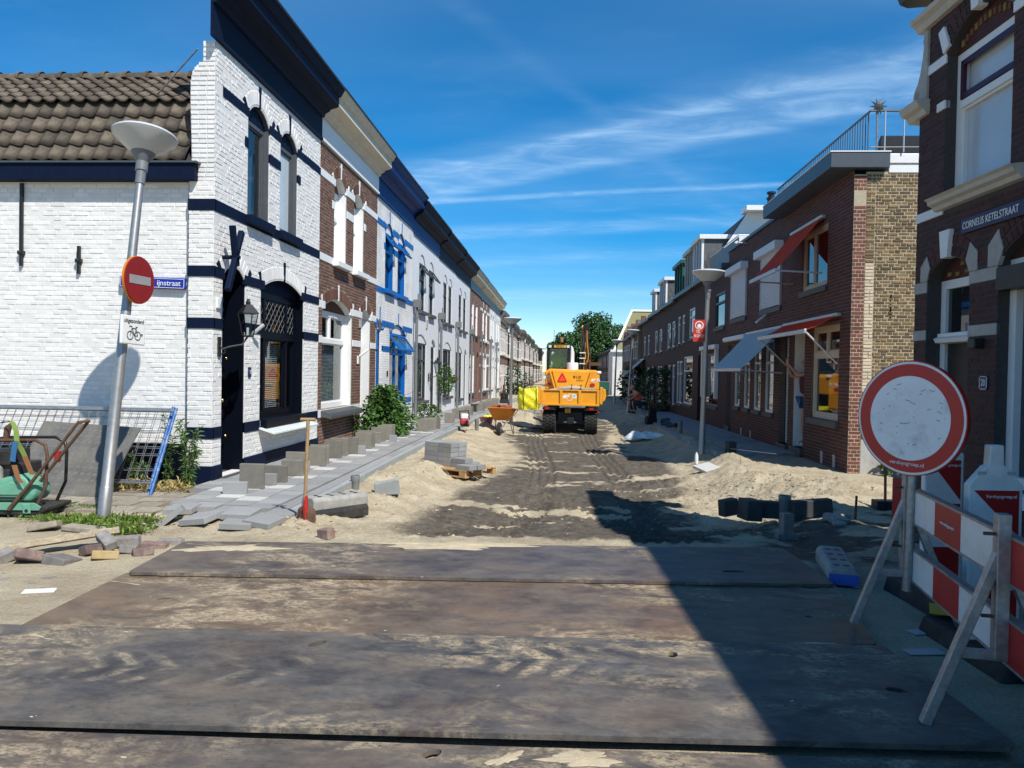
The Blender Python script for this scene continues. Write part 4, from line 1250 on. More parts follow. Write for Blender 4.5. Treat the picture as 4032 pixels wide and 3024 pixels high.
np_ = MB().box(1.13, 1.22, -0.022, 0, 1.38, 1.53).build('number_plate', M['sign_navy'], hA, bevel=0.006)
lettering('17', 0.085, M['sign_white'], np_, 1.175, -0.025, 1.455, 0.7)
cp = MB(); cp.tube([(1.25, 0.0, 2.02), (1.25, -0.06, 2.05), (1.31, -0.16, 2.16)], 0.028, 8); cp.build('wall_spot', M['sign_grey'], hA, smooth=40)
MB().box(0.07, 0.17, -0.03, 0, 2.30, 2.44).build('alarm_box', M['white_paint'], hA, bevel=0.01)
finish_bricks(hA)

# house B: brown brick with white stone
zB = 0.06
hB = thing('terraced_house', 'brown brick terraced house with white bands and cream cornice, next to the corner house', 'house', (XL, 14.14, zB), R(90), 'terraced houses on the sunny side')
wB = 4.42
opsB = [O(0.22, 2.30, 0.72, 2.66, 0.24), O(3.04, 3.88, 0.05, 2.66, 0.22), O(0.90, 1.76, 3.64, 5.14, 0.23), O(2.32, 3.16, 3.64, 5.14, 0.23)]
bandsB = [(5.13, 5.27), (3.56, 3.70), (2.66, 2.80), (2.00, 2.14), (0.58, 0.72)]
panel(rect(0, wB, 0, 5.77), opsB, 0.20).build('front_wall', M['brown_mortar'], hB)
course(hB, I4, 0, wB, 0, 5.77, 0.0625, 0.215, opsB, bandsB, 'brown_brick', 0.006, 0.010, 0.24, 13)
for o in opsB:
    arch_bricks(hB, I4, o, 0.235, 'brown_brick', int((o['x1'] - o['x0']) / 0.062)); accents(hB, o, 'white_paint')
bands_of(hB, 0, wB, bandsB, opsB, 'white_paint')
for x0, x1 in ((0.76, 0.90), (1.76, 2.32), (3.16, 3.34)):
    MB().box(x0, x1, -0.014, 0.03, 4.66, 4.82).build('jamb_stone', M['white_paint'], hB, bevel=0.004)
cornice(hB, 0.003, wB, 'white_paint', crown='cream')
body(hB, 0, wB, 5.6)
for o in opsB[2:]:
    w = window(hB, o, 0.20, 'white_paint', 'brown_brick', 4.55, (), fw=0.085, pane='net_pane', sash=0.04, lin='white_paint')
    MB().box(o['x0'] - .08, o['x1'] + .08, -0.13, 0.2, 3.545, 3.655).build('sill', M['white_paint'], w, bevel=0.006)
w = window(hB, opsB[0], 0.18, 'white_paint', 'brown_brick', 2.02, (), ((0.22 + 2.30) / 2 - 0.0,), fw=0.10, pane='glass', sash=0.03, lin='white_paint')
for k in range(40):
    z = 0.86 + k * 0.028
    MB(Tm(1.2, 0.28, z) @ Rm(R(42), 'X')).box(-0.86, 0.70, -0.012, 0.012, -0.001, 0.001).build('blind_slat', M['blind'], w)
MB().ext([(0.05, 0.725), (-0.20, 0.66), (-0.22, 0.60), (-0.22, 0.55), (0.05, 0.60)], 0.17, 2.40).build('sill', M['slate_sill'], w, bevel=0.006)
door(hB, opsB[1], 0.26, 'white_paint', 'anthracite', 'brown_brick', 2.05, 'net_pane', lin='white_paint')
cp = MB(); cp.tube([(2.95, 0.0, 1.80), (2.95, -0.05, 1.84), (3.02, -0.17, 1.95)], 0.03, 8); cp.build('wall_spot', M['white_paint'], hB, smooth=40)
MB().box(2.72, 2.84, -0.03, 0, 1.62, 1.80).build('number_plate', M['sign_white'], hB, bevel=0.008)
MB().box(2.86, 3.0, -0.03, 0, 2.44, 2.62).build('vent_grille', M['stone'], hB)
finish_bricks(hB)

def terr(label, Y0, Y1, z0, wall, trim, frame, ops, upz, gtop, corn, crown=None, tym=None, doorm=None, bands=True, acc=True, vents=(), pipe=None, sillm='slate_sill', doorfirst=True, back=None, pane='dark_pane', zt=True, many=True, lat=None):
    h = thing('terraced_house', label, 'house', (XL, Y0, z0), R(90), 'terraced houses on the sunny side')
    w_ = Y1 - Y0
    rec = 0.06 if trim == 'grey_paint' else 0.09
    panel(rect(0, w_, 0, 5.77), ops, rec).build('front_wall', M[wall], h)
    bs = [(5.13, 5.27), (upz - 0.14, upz), (2.64, 2.78), (2.00, 2.14), (0.58, 0.72)]
    if bands: bands_of(h, 0, w_, bs, ops, trim)
    for o in ops:
        if acc: accents(h, o, trim, wd=0.06)
    cornice(h, 0.003, w_ - 0.003, corn, crown=crown)
    body(h, 0, w_, 5.6)
    for o in ops:
        if o.get('door'):
            door(h, o, rec + .04, frame, doorm or frame, tym, o['z1'] - 0.5, handle='black_metal')
        else:
            up = o['z0'] > 2
            mid = (o['x0'] + o['x1']) / 2
            ww = window(h, o, rec, frame, tym, (o['z0'] + (o['z1'] - o['z0']) * (0.66 if up else 0.68)) if zt else None, () if up else (mid,), () if up else (mid,), fw=0.07, pane=pane, many=many, lin=frame if trim != 'grey_paint' else None)
            MB().box(o['x0'] - .06, o['x1'] + .06, -0.11, 0.16, o['z0'] - 0.10, o['z0'] + 0.003).build('sill', M[sillm if not up else trim if bands else sillm], ww, bevel=0.005)
            if o in vents or o.get('vent'):
                vent(ww, o, o['z0'] + (o['z1'] - o['z0']) * 0.70, o['z1'] - 0.04, frame, 36, rec - .03)
    if pipe is not None:
        downpipe(h, pipe, 0.05, 3.55)
    return h
hC = terr('white terraced house with bright blue door, bands and opened blue window lights', 18.56, 23.05, 0.03, 'white_row', 'blue', 'blue',
          [O(0.06, 0.74, 0.02, 2.55, 0.24, door=1), O(1.52, 3.62, 0.68, 2.52, 0.26, vent=1), O(0.88, 1.84, 3.60, 5.08, 0.26, vent=1), O(2.38, 3.34, 3.60, 5.08, 0.26, vent=1)],
          3.60, 2.6, 'blue_deep', tym='white_paint', doorm='blue_deep', sillm='blue', pane='glass', back='room')
for x0, x1 in ((0.74, 0.90), (1.84, 2.38), (3.34, 3.5)):
    MB().box(x0, x1, -0.014, 0.03, 4.62, 4.76).build('jamb_stone', M['blue'], hC)
MB().box(1.22, 1.34, -0.02, 0, 1.35, 1.5).build('number_plate', M['black_metal'], hC, bevel=0.01)
sD = slope(25)
hD = terr('pale grey rendered house with dark windows, opened lights and black lantern', 23.055, 27.9, sD, 'cool_wall', 'grey_paint', 'anthracite',
          [O(0.42, 2.56, 0.62, 2.50, 0.28), O(3.40, 4.30, 0.0, 2.45, 0.26, door=1), O(1.05, 2.12, 3.52, 5.05, 0.30, vent=1), O(2.80, 3.80, 3.52, 5.05, 0.30, vent=1)],
          3.5, 2.6, 'blue_deep', crown='navy', tym='cool_wall', bands=False, acc=False, pipe=0.14)
lantern(hD, 3.05, 1.78, -0.3, 1.2, 0.12)
MB().box(2.35, 2.6, -0.03, 0, 3.02, 3.3).build('vent_grille', M['stone'], hD)
sE = slope(30)
hE = terr('pale rendered house with hanging basket on its downpipe', 27.905, 32.45, sE, 'cool_wall', 'grey_paint', 'anthracite',
          [O(0.25, 0.98, 0.0, 2.45, 0.25, door=1), O(1.28, 3.46, 0.62, 2.50, 0.28), O(1.10, 2.15, 3.5, 5.05, 0.30), O(2.42, 3.46, 3.5, 5.05, 0.30)],
          3.5, 2.6, 'navy', tym='cool_wall', bands=False, acc=False, pipe=0.06)
sF = slope(35)
hF = terr('pale rendered house with dark green tall window, beside the red brick house', 32.455, 37.4, sF, 'cool_wall', 'grey_paint', 'anthracite',
          [O(0.30, 2.30, 0.45, 2.50, 0.28), O(3.05, 3.85, 0.0, 2.45, 0.25, door=1), O(0.90, 1.95, 3.5, 5.05, 0.30), O(2.45, 3.5, 3.5, 5.05, 0.30)],
          3.5, 2.6, 'navy', tym='cool_wall', bands=False, acc=False, pipe=0.04)
sG = slope(40)
hG = terr('red brick terraced house with white frames and stone-grey frieze, beside the pale rendered house', 37.405, 42.2, sG, 'row_brick', 'white_paint', 'white_paint',
          [O(0.25, 2.2, 0.6, 2.55, 0.25), O(3.3, 4.15, 0.0, 2.5, 0.25, door=1), O(0.8, 1.75, 3.55, 5.1, 0.3), O(2.5, 3.45, 3.55, 5.1, 0.3)],
          3.55, 2.6, 'zinc', crown='cream', tym='row_brick', bands=False, acc=False, pipe=0.04, many=False)
sH = slope(45)
hH = terr('red brick terraced house with white bands and white arch stones', 42.205, 47.4, sH, 'row_brick', 'white_paint', 'white_paint',
          [O(0.3, 1.1, 0.0, 2.5, 0.25, door=1), O(1.9, 3.9, 0.6, 2.55, 0.25), O(1.1, 2.05, 3.55, 5.1, 0.3), O(2.9, 3.85, 3.55, 5.1, 0.3)],
          3.55, 2.6, 'zinc', crown='cream', tym='row_brick', pipe=0.04, many=False)
sI = slope(50)
hI = terr('white painted house between the red brick houses', 47.405, 51.6, sI, 'white_row', 'white_paint', 'white_paint',
          [O(0.3, 2.1, 0.6, 2.55, 0.25), O(2.9, 3.6, 0.0, 2.5, 0.25, door=1), O(0.8, 1.6, 3.55, 5.1, 0.3), O(2.3, 3.1, 3.55, 5.1, 0.3)],
          3.55, 2.6, 'zinc', crown='cream', tym='white_row', pipe=0.04, many=False)
hJ = terr('white painted house at the end of the zinc frieze', 51.605, 55.8, slope(54), 'white_row', 'white_paint', 'white_paint',
          [O(0.3, 1.0, 0.0, 2.5, 0.25, door=1), O(1.7, 3.5, 0.6, 2.55, 0.25), O(0.8, 1.6, 3.55, 5.1, 0.3), O(2.3, 3.1, 3.55, 5.1, 0.3)],
          3.55, 2.6, 'zinc', crown='cream', tym='white_row', pipe=0.04, many=False)
# the long banded terrace behind
def banded():
    h = thing('terraced_house', 'banded brick house in the long far terrace', 'house', (XL, 0, 0), R(90), 'banded brick houses of the long far terrace')
    w_ = 4.7
    ops = []
    for k in range(4):
        ops.append(O(0.25 + k * 1.12, 1.0 + k * 1.12, 0.55 if k != 3 else 0.02, 2.35, 0.22))
        ops.append(O(0.25 + k * 1.12, 1.0 + k * 1.12, 3.45, 5.0, 0.22))
    panel(rect(0, w_, 0, 5.75), ops, 0.05).build('front_wall', M['row_brick_b'], h)
    bands_of(h, 0, w_, [(5.05, 5.17), (4.3, 4.42), (3.28, 3.44), (2.32, 2.44), (1.55, 1.67), (0.45, 0.56)], ops, 'band_cream')
    MB().ext([(0, 5.55), (-0.1, 5.6), (-0.12, 5.9), (-0.3, 6.1), (-0.34, 6.35), (0, 6.4)], 0, w_).build('cornice', M['cornice_brown'], h)
    MB().ext([(0, 3.1), (-0.14, 3.14), (-0.14, 3.25), (0, 3.27)], 0, w_).build('string_course', M['band_cream'], h)
    body(h, 0, w_, 5.6)
    for o in ops:
        window(h, o, 0.05, 'white_paint', 'row_brick_b', o['z0'] + (o['z1'] - o['z0']) * .66, (), fw=0.11, many=False, lin='white_paint')
    return h
D('band_cream', (0.74, 0.70, 0.60), 0.7, 0.06)
D('cornice_brown', (0.15, 0.125, 0.10), 0.7, 0.2)
hb0 = banded()
kids_cache = {}
def fast_copy(o, kids):
    c = o.copy(); COL.objects.link(c)
    for ch, sub in kids:
        d = ch.copy(); COL.objects.link(d); d.parent = c
        for s in sub:
            e = s.copy(); COL.objects.link(e); e.parent = d
    return c
def kids_of(o):
    allo = list(bpy.data.objects)
    first = [q for q in allo if q.parent == o]
    by = {}
    for q in allo:
        if q.parent is not None: by.setdefault(q.parent.name, []).append(q)
    return [(c, by.get(c.name, [])) for c in first]
kb = kids_of(hb0)
for k in range(26):
    y = 55.82 + 4.72 * k
    t = hb0 if k == 0 else fast_copy(hb0, kb)
    t.location = (XL - (0.12 if k % 3 == 1 else 0.0), y, max(-0.45, slope(y)) - 0.1 + (0.25 if 5 < k < 13 else 0.0))

# ------------------------------------------------------------------ right side of the street (in shade)
XR = 4.7
def rh(name, label, Y0, z0=0.0, group='brick houses on the shaded side'):
    return thing(name, label, 'house', (XR, Y0, z0), R(-90), group)
# corner house with yellow gable: local x = 12.96 - Y, so it runs into negative x
h1 = rh('corner_house', 'dark brick corner house with yellow brick gable and roof terrace railing', 12.96)
L1 = -3.24
ops1 = [O(-1.92, -0.50, 0.82, 2.50), O(-3.06, -2.38, 0.16, 2.46), O(-2.67, -1.20, 3.24, 4.36)]
panel(rect(L1, 0, -0.1, 5.02), ops1, 0.13).build('front_wall', M['dark_mortar'], h1)
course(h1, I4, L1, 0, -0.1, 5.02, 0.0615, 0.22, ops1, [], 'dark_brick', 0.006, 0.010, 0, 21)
body(h1, L1, -0.05, 4.9, 0.78, 9)
def gab(off): return Matrix(((0, -1, 0, off), (1, 0, 0, 0), (0, 0, 1, 0), (0, 0, 0, 1)))     # u -> +y local (world +X), depth -> -x local
panel(rect(0, 0.20, -0.1, 4.9), [], 0.05, gab(0.0)).build('corner_pilaster', M['yellow_mortar'], h1)
course(h1, gab(0.0), 0, 0.20, -0.1, 4.9, 0.0615, 0.20, [], [(4.38, 4.62)], 'red_brick', 0.007, 0.011, 0, 22)
panel(rect(0.20, 9.0, 0.55, 4.95), [], 0.05, gab(-0.035)).build('gable_wall', M['yellow_mortar'], h1)
MB().box(-0.035, 0.0, 0.198, 0.203, -0.1, 4.9).build('pilaster_return', M['dark_brick'], h1)
course(h1, gab(-0.035), 0.36, 2.4, 0.55, 4.93, 0.056, 0.185, [], [], 'yellow_brick', 0.010, 0.016, 0, 23, depth_j=0.5)
rr = random.Random(4)
zz = 0.55
while zz < 4.9:
    pale = 1.3 < zz < 3.45
    course(h1, gab(-0.035), 0.205, 0.36 + (rr.uniform(-0.0, 0.0)), zz, zz + 0.056, 0.056, 0.16 if rr.random() < .5 else 0.09, [], [], 'pale_brick' if pale else 'yellow_brick', 0.010, 0.014, 0, int(zz * 1000), depth_j=0.5)
    zz += 0.056
MB().box(-0.03, 0.0, 0.20, 9.0, -0.2, 0.56).build('gable_plinth', M['plaster'], h1)
MB().box(-0.05, 0.0, 0.55, 9.0, 5.08, 5.24).build('roof_trim', M['white_paint'], h1, bevel=0.01)
MB().box(-0.05, -0.02, 0.55, 9.0, 4.93, 5.075).build('lower_trim', M['white_paint'], h1, bevel=0.01)
MB().box(-4.15, 0.10, -0.42, 0.52, 4.985, 5.235).build('box_gutter', M['zinc'], h1, bevel=0.01)
MB().box(-4.15, 0.11, -0.43, 0.53, 5.237, 5.255).build('gutter_cap', M['white_paint'], h1)
MB().box(L1, 0, 0.0, 0.4, 5.02, 5.1).build('wall_top', M['dark_mortar'], h1)
a = MB(); a.box(-0.07, -0.035, 0.62, 0.65, 2.55, 2.95); a.build('wall_anchor', M['black_metal'], h1)
# railing of the roof terrace
rl = MB()
ys = list(np.arange(-5.35, 0.02, 0.115))
for x in ys: rl.tube([(x, 0.22, 5.25), (x, 0.22, 5.92)], 0.009, 5)
rl.build('baluster', M['zinc'], h1)
rr_ = MB(); rr_.tube([(-5.4, 0.22, 5.92), (0.03, 0.22, 5.92), (0.03, 4.0, 5.92)], 0.02, 8); rr_.tube([(0.03, 0.22, 5.33), (0.03, 4.0, 5.33)], 0.012, 6); rr_.build('handrail', M['zinc'], h1)
r2 = MB()
for y in np.arange(0.45, 4.0, 0.30): r2.tube([(0.03, y, 5.25), (0.03, y, 5.92)], 0.012, 6)
r2.build('gable_baluster', M['alu'], h1)
# things on the roof terrace
t = thing('solar_panel_frame', 'dark solar panels on a slanted stand behind the roof terrace railing', 'solar panel', (5.35, 13.6, 5.0))
q = MB(Tm(0, 0, 0)); q.ext([(0, 0), (0.9, 0), (0.0, 0.72), (-0.02, 0.7)], 0, 2.6); q.build('stand', M['black_metal'], t)
q = MB(Tm(0.9, -0.15, 0.55) @ Rm(R(-28), 'X')); q.box(0, 1.8, 0, 1.0, 0.0, 0.04); q.build('panel_frame', M['alu'], t)
q = MB(Tm(0.9, -0.15, 0.55) @ Rm(R(-28), 'X')); q.box(0.04, 1.76, 0.04, 0.96, 0.042, 0.046); q.build('panel', M['solar'], t)
t = thing('star_ornament', 'spiky metal star on a post at the railing corner', 'ornament', (4.98, 12.96, 5.25))
q = MB(); q.tube([(0.06, 0, 0), (0.06, 0, 0.75)], 0.018, 6); q.build('post', M['galv'], t)
q = MB()
for k in range(10):
    a_ = 2 * math.pi * k / 10
    q.tube([(0.06, -0.03, 0.74), (0.06 + 0.15 * math.cos(a_), -0.03, 0.74 + 0.15 * math.sin(a_))], [0.035, 0.001], 4)
q.build('star', M['anthracite'], t)
# windows of the corner house
w1 = window(h1, ops1[0], 0.05, 'frame_cream', None, 1.95, (), (-1.21,), fw=0.085, sash=0.035)
MB().box(-2.0, -0.42, -0.07, 0.12, 0.70, 0.815).build('sill', M['slate_sill'], w1)
D1_ = door(h1, ops1[1], 0.62, 'white_paint', 'anthracite', None, 2.0, lin='white_paint')
w2 = window(h1, ops1[2], 0.05, 'frame_cream', None, None, (-2.05,), fw=0.075, sash=0.03)
MB().box(-2.72, -1.15, -0.05, 0.12, 3.13, 3.235).build('sill', M['slate_sill'], w2)
for x in (-1.25, -0.62):
    MB().box(x - 0.06, x + 0.06, -0.012, 0.01, 0.02, 0.24).build('air_grate', M['alu'], h1)
def awning(label, x0, x1, z, out, drop, mt, arm_z, Yo, thingname='awning', roll='alu', armx=None):
    """cloth awning on a facade at XR; x along local axis of a house whose origin is Yo"""
    t = thing(thingname, label, 'awning', (XR, Yo, 0), R(-90), 'cloth awnings on the shaded side')
    MB().box(x0 - .03, x1 + .03, -0.09, 0.0, z, z + 0.06).build('cassette', M[roll], t, bevel=0.015)
    n = 14
    vs = []; fs = []
    for i in range(n + 1):
        s = i / n
        vs += [(x0, -0.06 - out * s, z + 0.02 - drop * s - 0.03 * math.sin(math.pi * s)), (x1, -0.06 - out * s, z + 0.02 - drop * s - 0.03 * math.sin(math.pi * s))]
    for i in range(n): fs.append((2 * i, 2 * i + 1, 2 * i + 3, 2 * i + 2))
    c = MB().add(vs, fs).build('cloth', M[mt], t)
    so = c.modifiers.new('s', 'SOLIDIFY'); so.thickness = 0.004
    yb, zb = -0.06 - out, z + 0.02 - drop
    MB().box(x0 - .02, x1 + .02, yb - 0.03, yb + 0.01, zb - 0.06, zb + 0.015).build('front_bar', M[roll], t, bevel=0.008)
    for x in armx or (x0 + 0.05, x1 - 0.05):
        MB().tube([(x, yb, zb - 0.02), (x, -0.02, arm_z)], 0.018, 6).build('arm', M[roll], t)
    return t
awning('orange-red cloth awning pulled out over the upper window', -3.24, -1.36, 4.46, 0.80, 0.95, 'awning_red', 3.47, 12.96)
awning('dull red cloth awning pulled out over the ground floor window and doors', -3.62, -0.47, 2.62, 0.52, 0.26, 'awning_red', 1.81, 12.96)
# second house: four tall windows, two closed roller shutters
h2 = rh('terraced_house', 'dark brick house with two closed white roller shutters and four tall windows', 16.2)
L2 = -6.25
ops2 = [O(-0.82, -0.18, 0.14, 2.42), O(-2.02, -1.32, 0.74, 2.40), O(-3.06, -2.42, 0.74, 2.40), O(-4.10, -3.50, 0.74, 2.40), O(-5.18, -4.58, 0.74, 2.40), O(-6.2, -5.66, 0.14, 2.42), O(-2.5, -0.83, 3.12, 4.34), O(-5.75, -4.0, 3.12, 4.34)]
panel(rect(L2, 0, -0.1, 5.06), ops2, 0.12).build('front_wall', M['dark_mortar'], h2)
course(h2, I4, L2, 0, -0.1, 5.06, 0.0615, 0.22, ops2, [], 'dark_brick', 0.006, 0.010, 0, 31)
MB().box(L2, -0.9, -0.06, 0.4, 5.06, 5.13).build('coping', M['zinc'], h2)
body(h2, L2, 0, 4.95, 0.40, 9)
door(h2, ops2[0], 0.16, 'white_paint', 'wood_dark', None, 2.0, handle='black_metal', label='varnished brown door')
door(h2, ops2[5], 0.16, 'white_paint', 'anthracite', None, 2.0, handle='black_metal')
for o in ops2[1:5]:
    w = window(h2, o, 0.03, 'white_paint', None, 1.85, (), fw=0.06)
    MB().box(o['x0'] - .04, o['x1'] + .04, -0.05, 0.1, 0.64, 0.735).build('sill', M['slate_sill'], w)
for o in ops2[6:]:
    b = MB().box(o['x0'] - .12, o['x1'] + .06, -0.20, 0.02, 4.33, 4.52).build('shutter_box', M['shutter'], h2, bevel=0.02)
    for k in range(30):
        z = 3.14 + k * 0.0402
        MB().ext([(-0.02, z), (-0.034, z + 0.008), (-0.034, z + 0.030), (-0.02, z + 0.038)], o['x0'] + 0.03, o['x1'] - 0.03).build('shutter_slat', M['shutter'], b)
    for x in (o['x0'], o['x1'] - 0.035):
        MB().box(x, x + 0.035, -0.05, 0.03, 3.10, 4.34).build('guide_rail', M['alu'], b)
    MB().box(o['x0'], o['x1'], 0.02, 0.04, 3.12, 4.34).build('pane', M['dark_pane'], b)
    MB().box(o['x0'] - .03, o['x1'] + .03, -0.05, 0.1, 3.0, 3.115).build('sill', M['slate_sill'], b)
lamp = MB(); lamp.tube([(-4.1, -0.01, 5.0), (-4.1, -0.25, 5.0)], 0.02, 6); lamp.tube([(-4.1, -0.25, 5.02), (-4.05, -0.33, 4.97)], 0.04, 8); lamp.build('wall_spot', M['sign_grey'], h2)
fl = MB(); fl.tube([(-2.0, -0.02, 2.99), (-1.85, -0.28, 2.80)], 0.03, 8); fl.build('flag_holder', M['sign_white'], h2)
for x in (-3.3, -4.3): MB().box(x - 0.05, x + 0.05, -0.012, 0.01, 0.0, 0.2).build('air_grate', M['alu'], h2)
awning('light blue striped awning pulled out over the tall windows', -3.70, -0.50, 2.60, 0.84, 0.90, 'awning_blue', 1.64, 16.2)
MB().box(-6.3, -3.78, -0.14, 0.0, 2.50, 2.64).build('roller_cover', M['white_paint'], h2, bevel=0.05)
finish_bricks(h1); finish_bricks(h2, 160)

def rterr(label, Y0, Y1, ops, eave=4.65, wall='dark_row', frame='white_paint', roof=None, dorm=(), z0=0.0, ridge=2.0):
    h = rh('terraced_house', label, Y0, z0)
    w_ = Y1 - Y0
    oo = []
    for q in ops:
        d = O(-(q[1] - Y0), -(q[0] - Y0), q[2], q[3]); d['door'] = len(q) > 4 and q[4] == 'd'; oo.append(d)
    panel(rect(-w_, 0, -0.4, eave), oo, 0.12).build('front_wall', M[wall], h)
    body(h, -w_, 0, eave - 0.05, 0.38, 9, z0=-0.4)
    for o in oo:
        if o['door']: door(h, o, 0.16, frame, 'anthracite', None, o['z1'] - 0.45, handle='black_metal', step=None)
        else:
            w = window(h, o, 0.03, frame, None, o['z0'] + (o['z1'] - o['z0']) * .68, (), fw=0.065, many=False)
            MB().box(o['x0'] - .04, o['x1'] + .04, -0.05, 0.1, o['z0'] - .09, o['z0'] - .002).build('sill', M['slate_sill'], w)
    MB().box(-w_, 0, -0.22, 0.05, eave - 0.02, eave + 0.14).build('gutter', M[roof or 'zinc'], h, bevel=0.02)
    if ridge:
        MB().ext([(0.05, eave + 0.05), (1.75, eave + ridge), (5.0, eave + ridge), (5.0, eave + 0.05)], -w_ + .002, -0.002).build('roof', M['roof_tile'], h)
    for (ya, yb, zb, zt_, mt, depth) in dorm:
        zt_ += 0.38
        xa, xb = -(yb - Y0), -(ya - Y0)
        d = MB().box(xa, xb, 0.30, 2.6, zb, zt_ - 0.10).build('dormer', M['slate_scale'], h)
        MB().box(xa - .10, xb + .10, 0.12, 2.7, zt_ - 0.10, zt_ + 0.06).build('dormer_roof', M[mt], d, bevel=0.01)
        f = MB()
        n = 3
        f.box(xa, xa + .12, 0.22, 0.30, zb, zt_ - .1); f.box(xb - .12, xb, 0.22, 0.30, zb, zt_ - .1); f.box(xa + .12, xb - .12, 0.22, 0.30, zb, zb + .1)
        for k in range(1, n): f.box(xa + (xb - xa) * k / n - .04, xa + (xb - xa) * k / n + .04, 0.22, 0.30, zb + .1, zt_ - .1)
        f.build('dormer_frame', M[mt], d)
        MB().box(xa + .12, xb - .12, 0.27, 0.275, zb + .1, zt_ - .1).build('dormer_pane', M['dark_pane'], d)
        # slate scales on the cheek towards the camera
        for r_ in range(4):
            for c in range(6):
                yy = 0.34 + c * 0.22 + (0.11 if r_ % 2 else 0); zz = zb + 0.05 + r_ * 0.24
                if zz + .2 > zt_ - .1: continue
                m = MB(); m.add([(xb + .012, yy, zz + .12), (xb + .012, yy + .1, zz), (xb + .012, yy + .2, zz + .12), (xb + .012, yy + .2, zz + .28), (xb + .012, yy, zz + .28), (xb + .001, yy, zz + .28)], [(0, 1, 2, 3, 4)])
                m.build('slate', M['slate_scale'], d)
    return h
h3 = rterr('low dark brick house with small paned window, beside the shutters', 22.46, 27.9, [(22.9, 24.3, 3.06, 4.12), (23.7, 26.0, 0.65, 2.3), (26.4, 27.2, 0.05, 2.3, 'd')], 4.72, 'dark_row', 'anthracite', ridge=0, z0=slope(24))
for k, (a_, b_) in enumerate(((-3.6, -3.45), (-1.35, -1.2))):
    MB().box(a_, b_, -0.10, 0.0, 0.9, 2.5).build('screen_rail', M['white_paint'], h3)
MB().box(-3.7, -1.1, -0.16, 0, 2.42, 2.56).build('screen_box', M['white_paint'], h3, bevel=0.02)
tr_ = MB()
for k in range(22): tr_.box(-5.3 + k * 0.2, -5.3 + k * 0.2 + 0.16, 0.45, 0.48, 4.85, 5.75)
tr_.build('terrace_screen', M['zinc'], h3)
MB().tube([(-5.4, 0.46, 5.8), (-0.9, 0.46, 5.8), (-0.9, 3.4, 5.8)], 0.02, 6).build('handrail', M['alu'], h3)
h4 = rterr('dark brick house with steep roof, white gable end and cream dormers', 27.9, 32.2, [(28.0, 29.2, 3.0, 4.1), (30.3, 30.9, 2.9, 4.0), (31.4, 32.0, 2.9, 4.0), (28.3, 30.3, 0.55, 2.35), (30.7, 31.4, 0.5, 2.2), (31.5, 32.1, 0.5, 2.2)], 4.75, 'dark_row', 'white_paint',
           dorm=((28.2, 29.95, 5.0, 6.28, 'white_paint', 2), (30.2, 32.0, 4.95, 6.15, 'frame_cream', 2)), z0=slope(30), ridge=2.7)
MB().add([(0.02, 0.02, 4.75), (0.02, 1.78, 7.5), (0.02, 5.2, 7.5), (0.02, 5.2, 4.75), (-0.05, 0.02, 4.75), (-0.05, 1.78, 7.5), (-0.05, 5.2, 7.5), (-0.05, 5.2, 4.75)], [(0, 3, 2, 1), (0, 1, 5, 4), (1, 2, 6, 5)]).build('gable_end', M['white_paint'], h4)
MB().box(-0.4, 0.5, 1.6, 5.3, 7.45, 7.62).build('flat_roof_edge', M['white_paint'], h4)
ch = MB(); ch.lathe([(0.14, 0), (0.14, 0.35), (0.17, 0.36), (0.17, 0.42), (0.11, 0.44), (0.11, 0.55), (0.16, 0.56), (0.16, 0.62)], 12, (-0.15, 2.6, 7.6)); ch.build('flue', M['black_metal'], h4)
h5 = rterr('dark brick house with green dormer', 32.2, 36.4, [(32.9, 33.7, 2.85, 3.95), (34.3, 35.2, 2.85, 3.95), (32.7, 33.4, 0.4, 2.1), (34.0, 34.7, 0.4, 2.1), (35.2, 36.0, 0.0, 2.1, 'd')], 4.7, 'dark_row_b', 'white_paint', dorm=((32.6, 34.9, 4.9, 6.05, 'green_paint', 2),), z0=slope(34))
h6 = rterr('dark brick house with white dormer and cream ground floor awning posts', 36.4, 41.6, [(37.2, 38.1, 2.8, 3.9), (39.0, 39.9, 2.8, 3.9), (36.9, 38.4, 0.4, 2.1), (39.2, 40.0, 0.0, 2.1, 'd'), (40.4, 41.2, 0.4, 2.1)], 4.7, 'dark_row', 'white_paint', dorm=((37.8, 40.2, 4.9, 6.0, 'white_paint', 2),), z0=slope(39))
h7 = rterr('dark brick house with small white dormer beside the brick pier', 41.6, 47.2, [(42.4, 43.2, 2.8, 3.9), (44.4, 45.2, 2.8, 3.9), (42.2, 43.6, 0.4, 2.1), (44.6, 45.3, 0.0, 2.1, 'd'), (45.9, 46.8, 0.4, 2.1)], 4.65, 'dark_row_b', 'white_paint', dorm=((41.9, 43.6, 4.85, 5.9, 'white_paint', 2),), z0=slope(44))
pr = MB().box(-5.75, -5.35, -0.2, 0.2, -0.4, 4.95).build('brick_pier', M['yellow_row'], h7)
aw3 = awning('cream awning pulled out beside the dark climbing plant', -5.2, -2.9, 2.35, 1.1, 0.95, 'frame_cream', 1.2, 41.6)
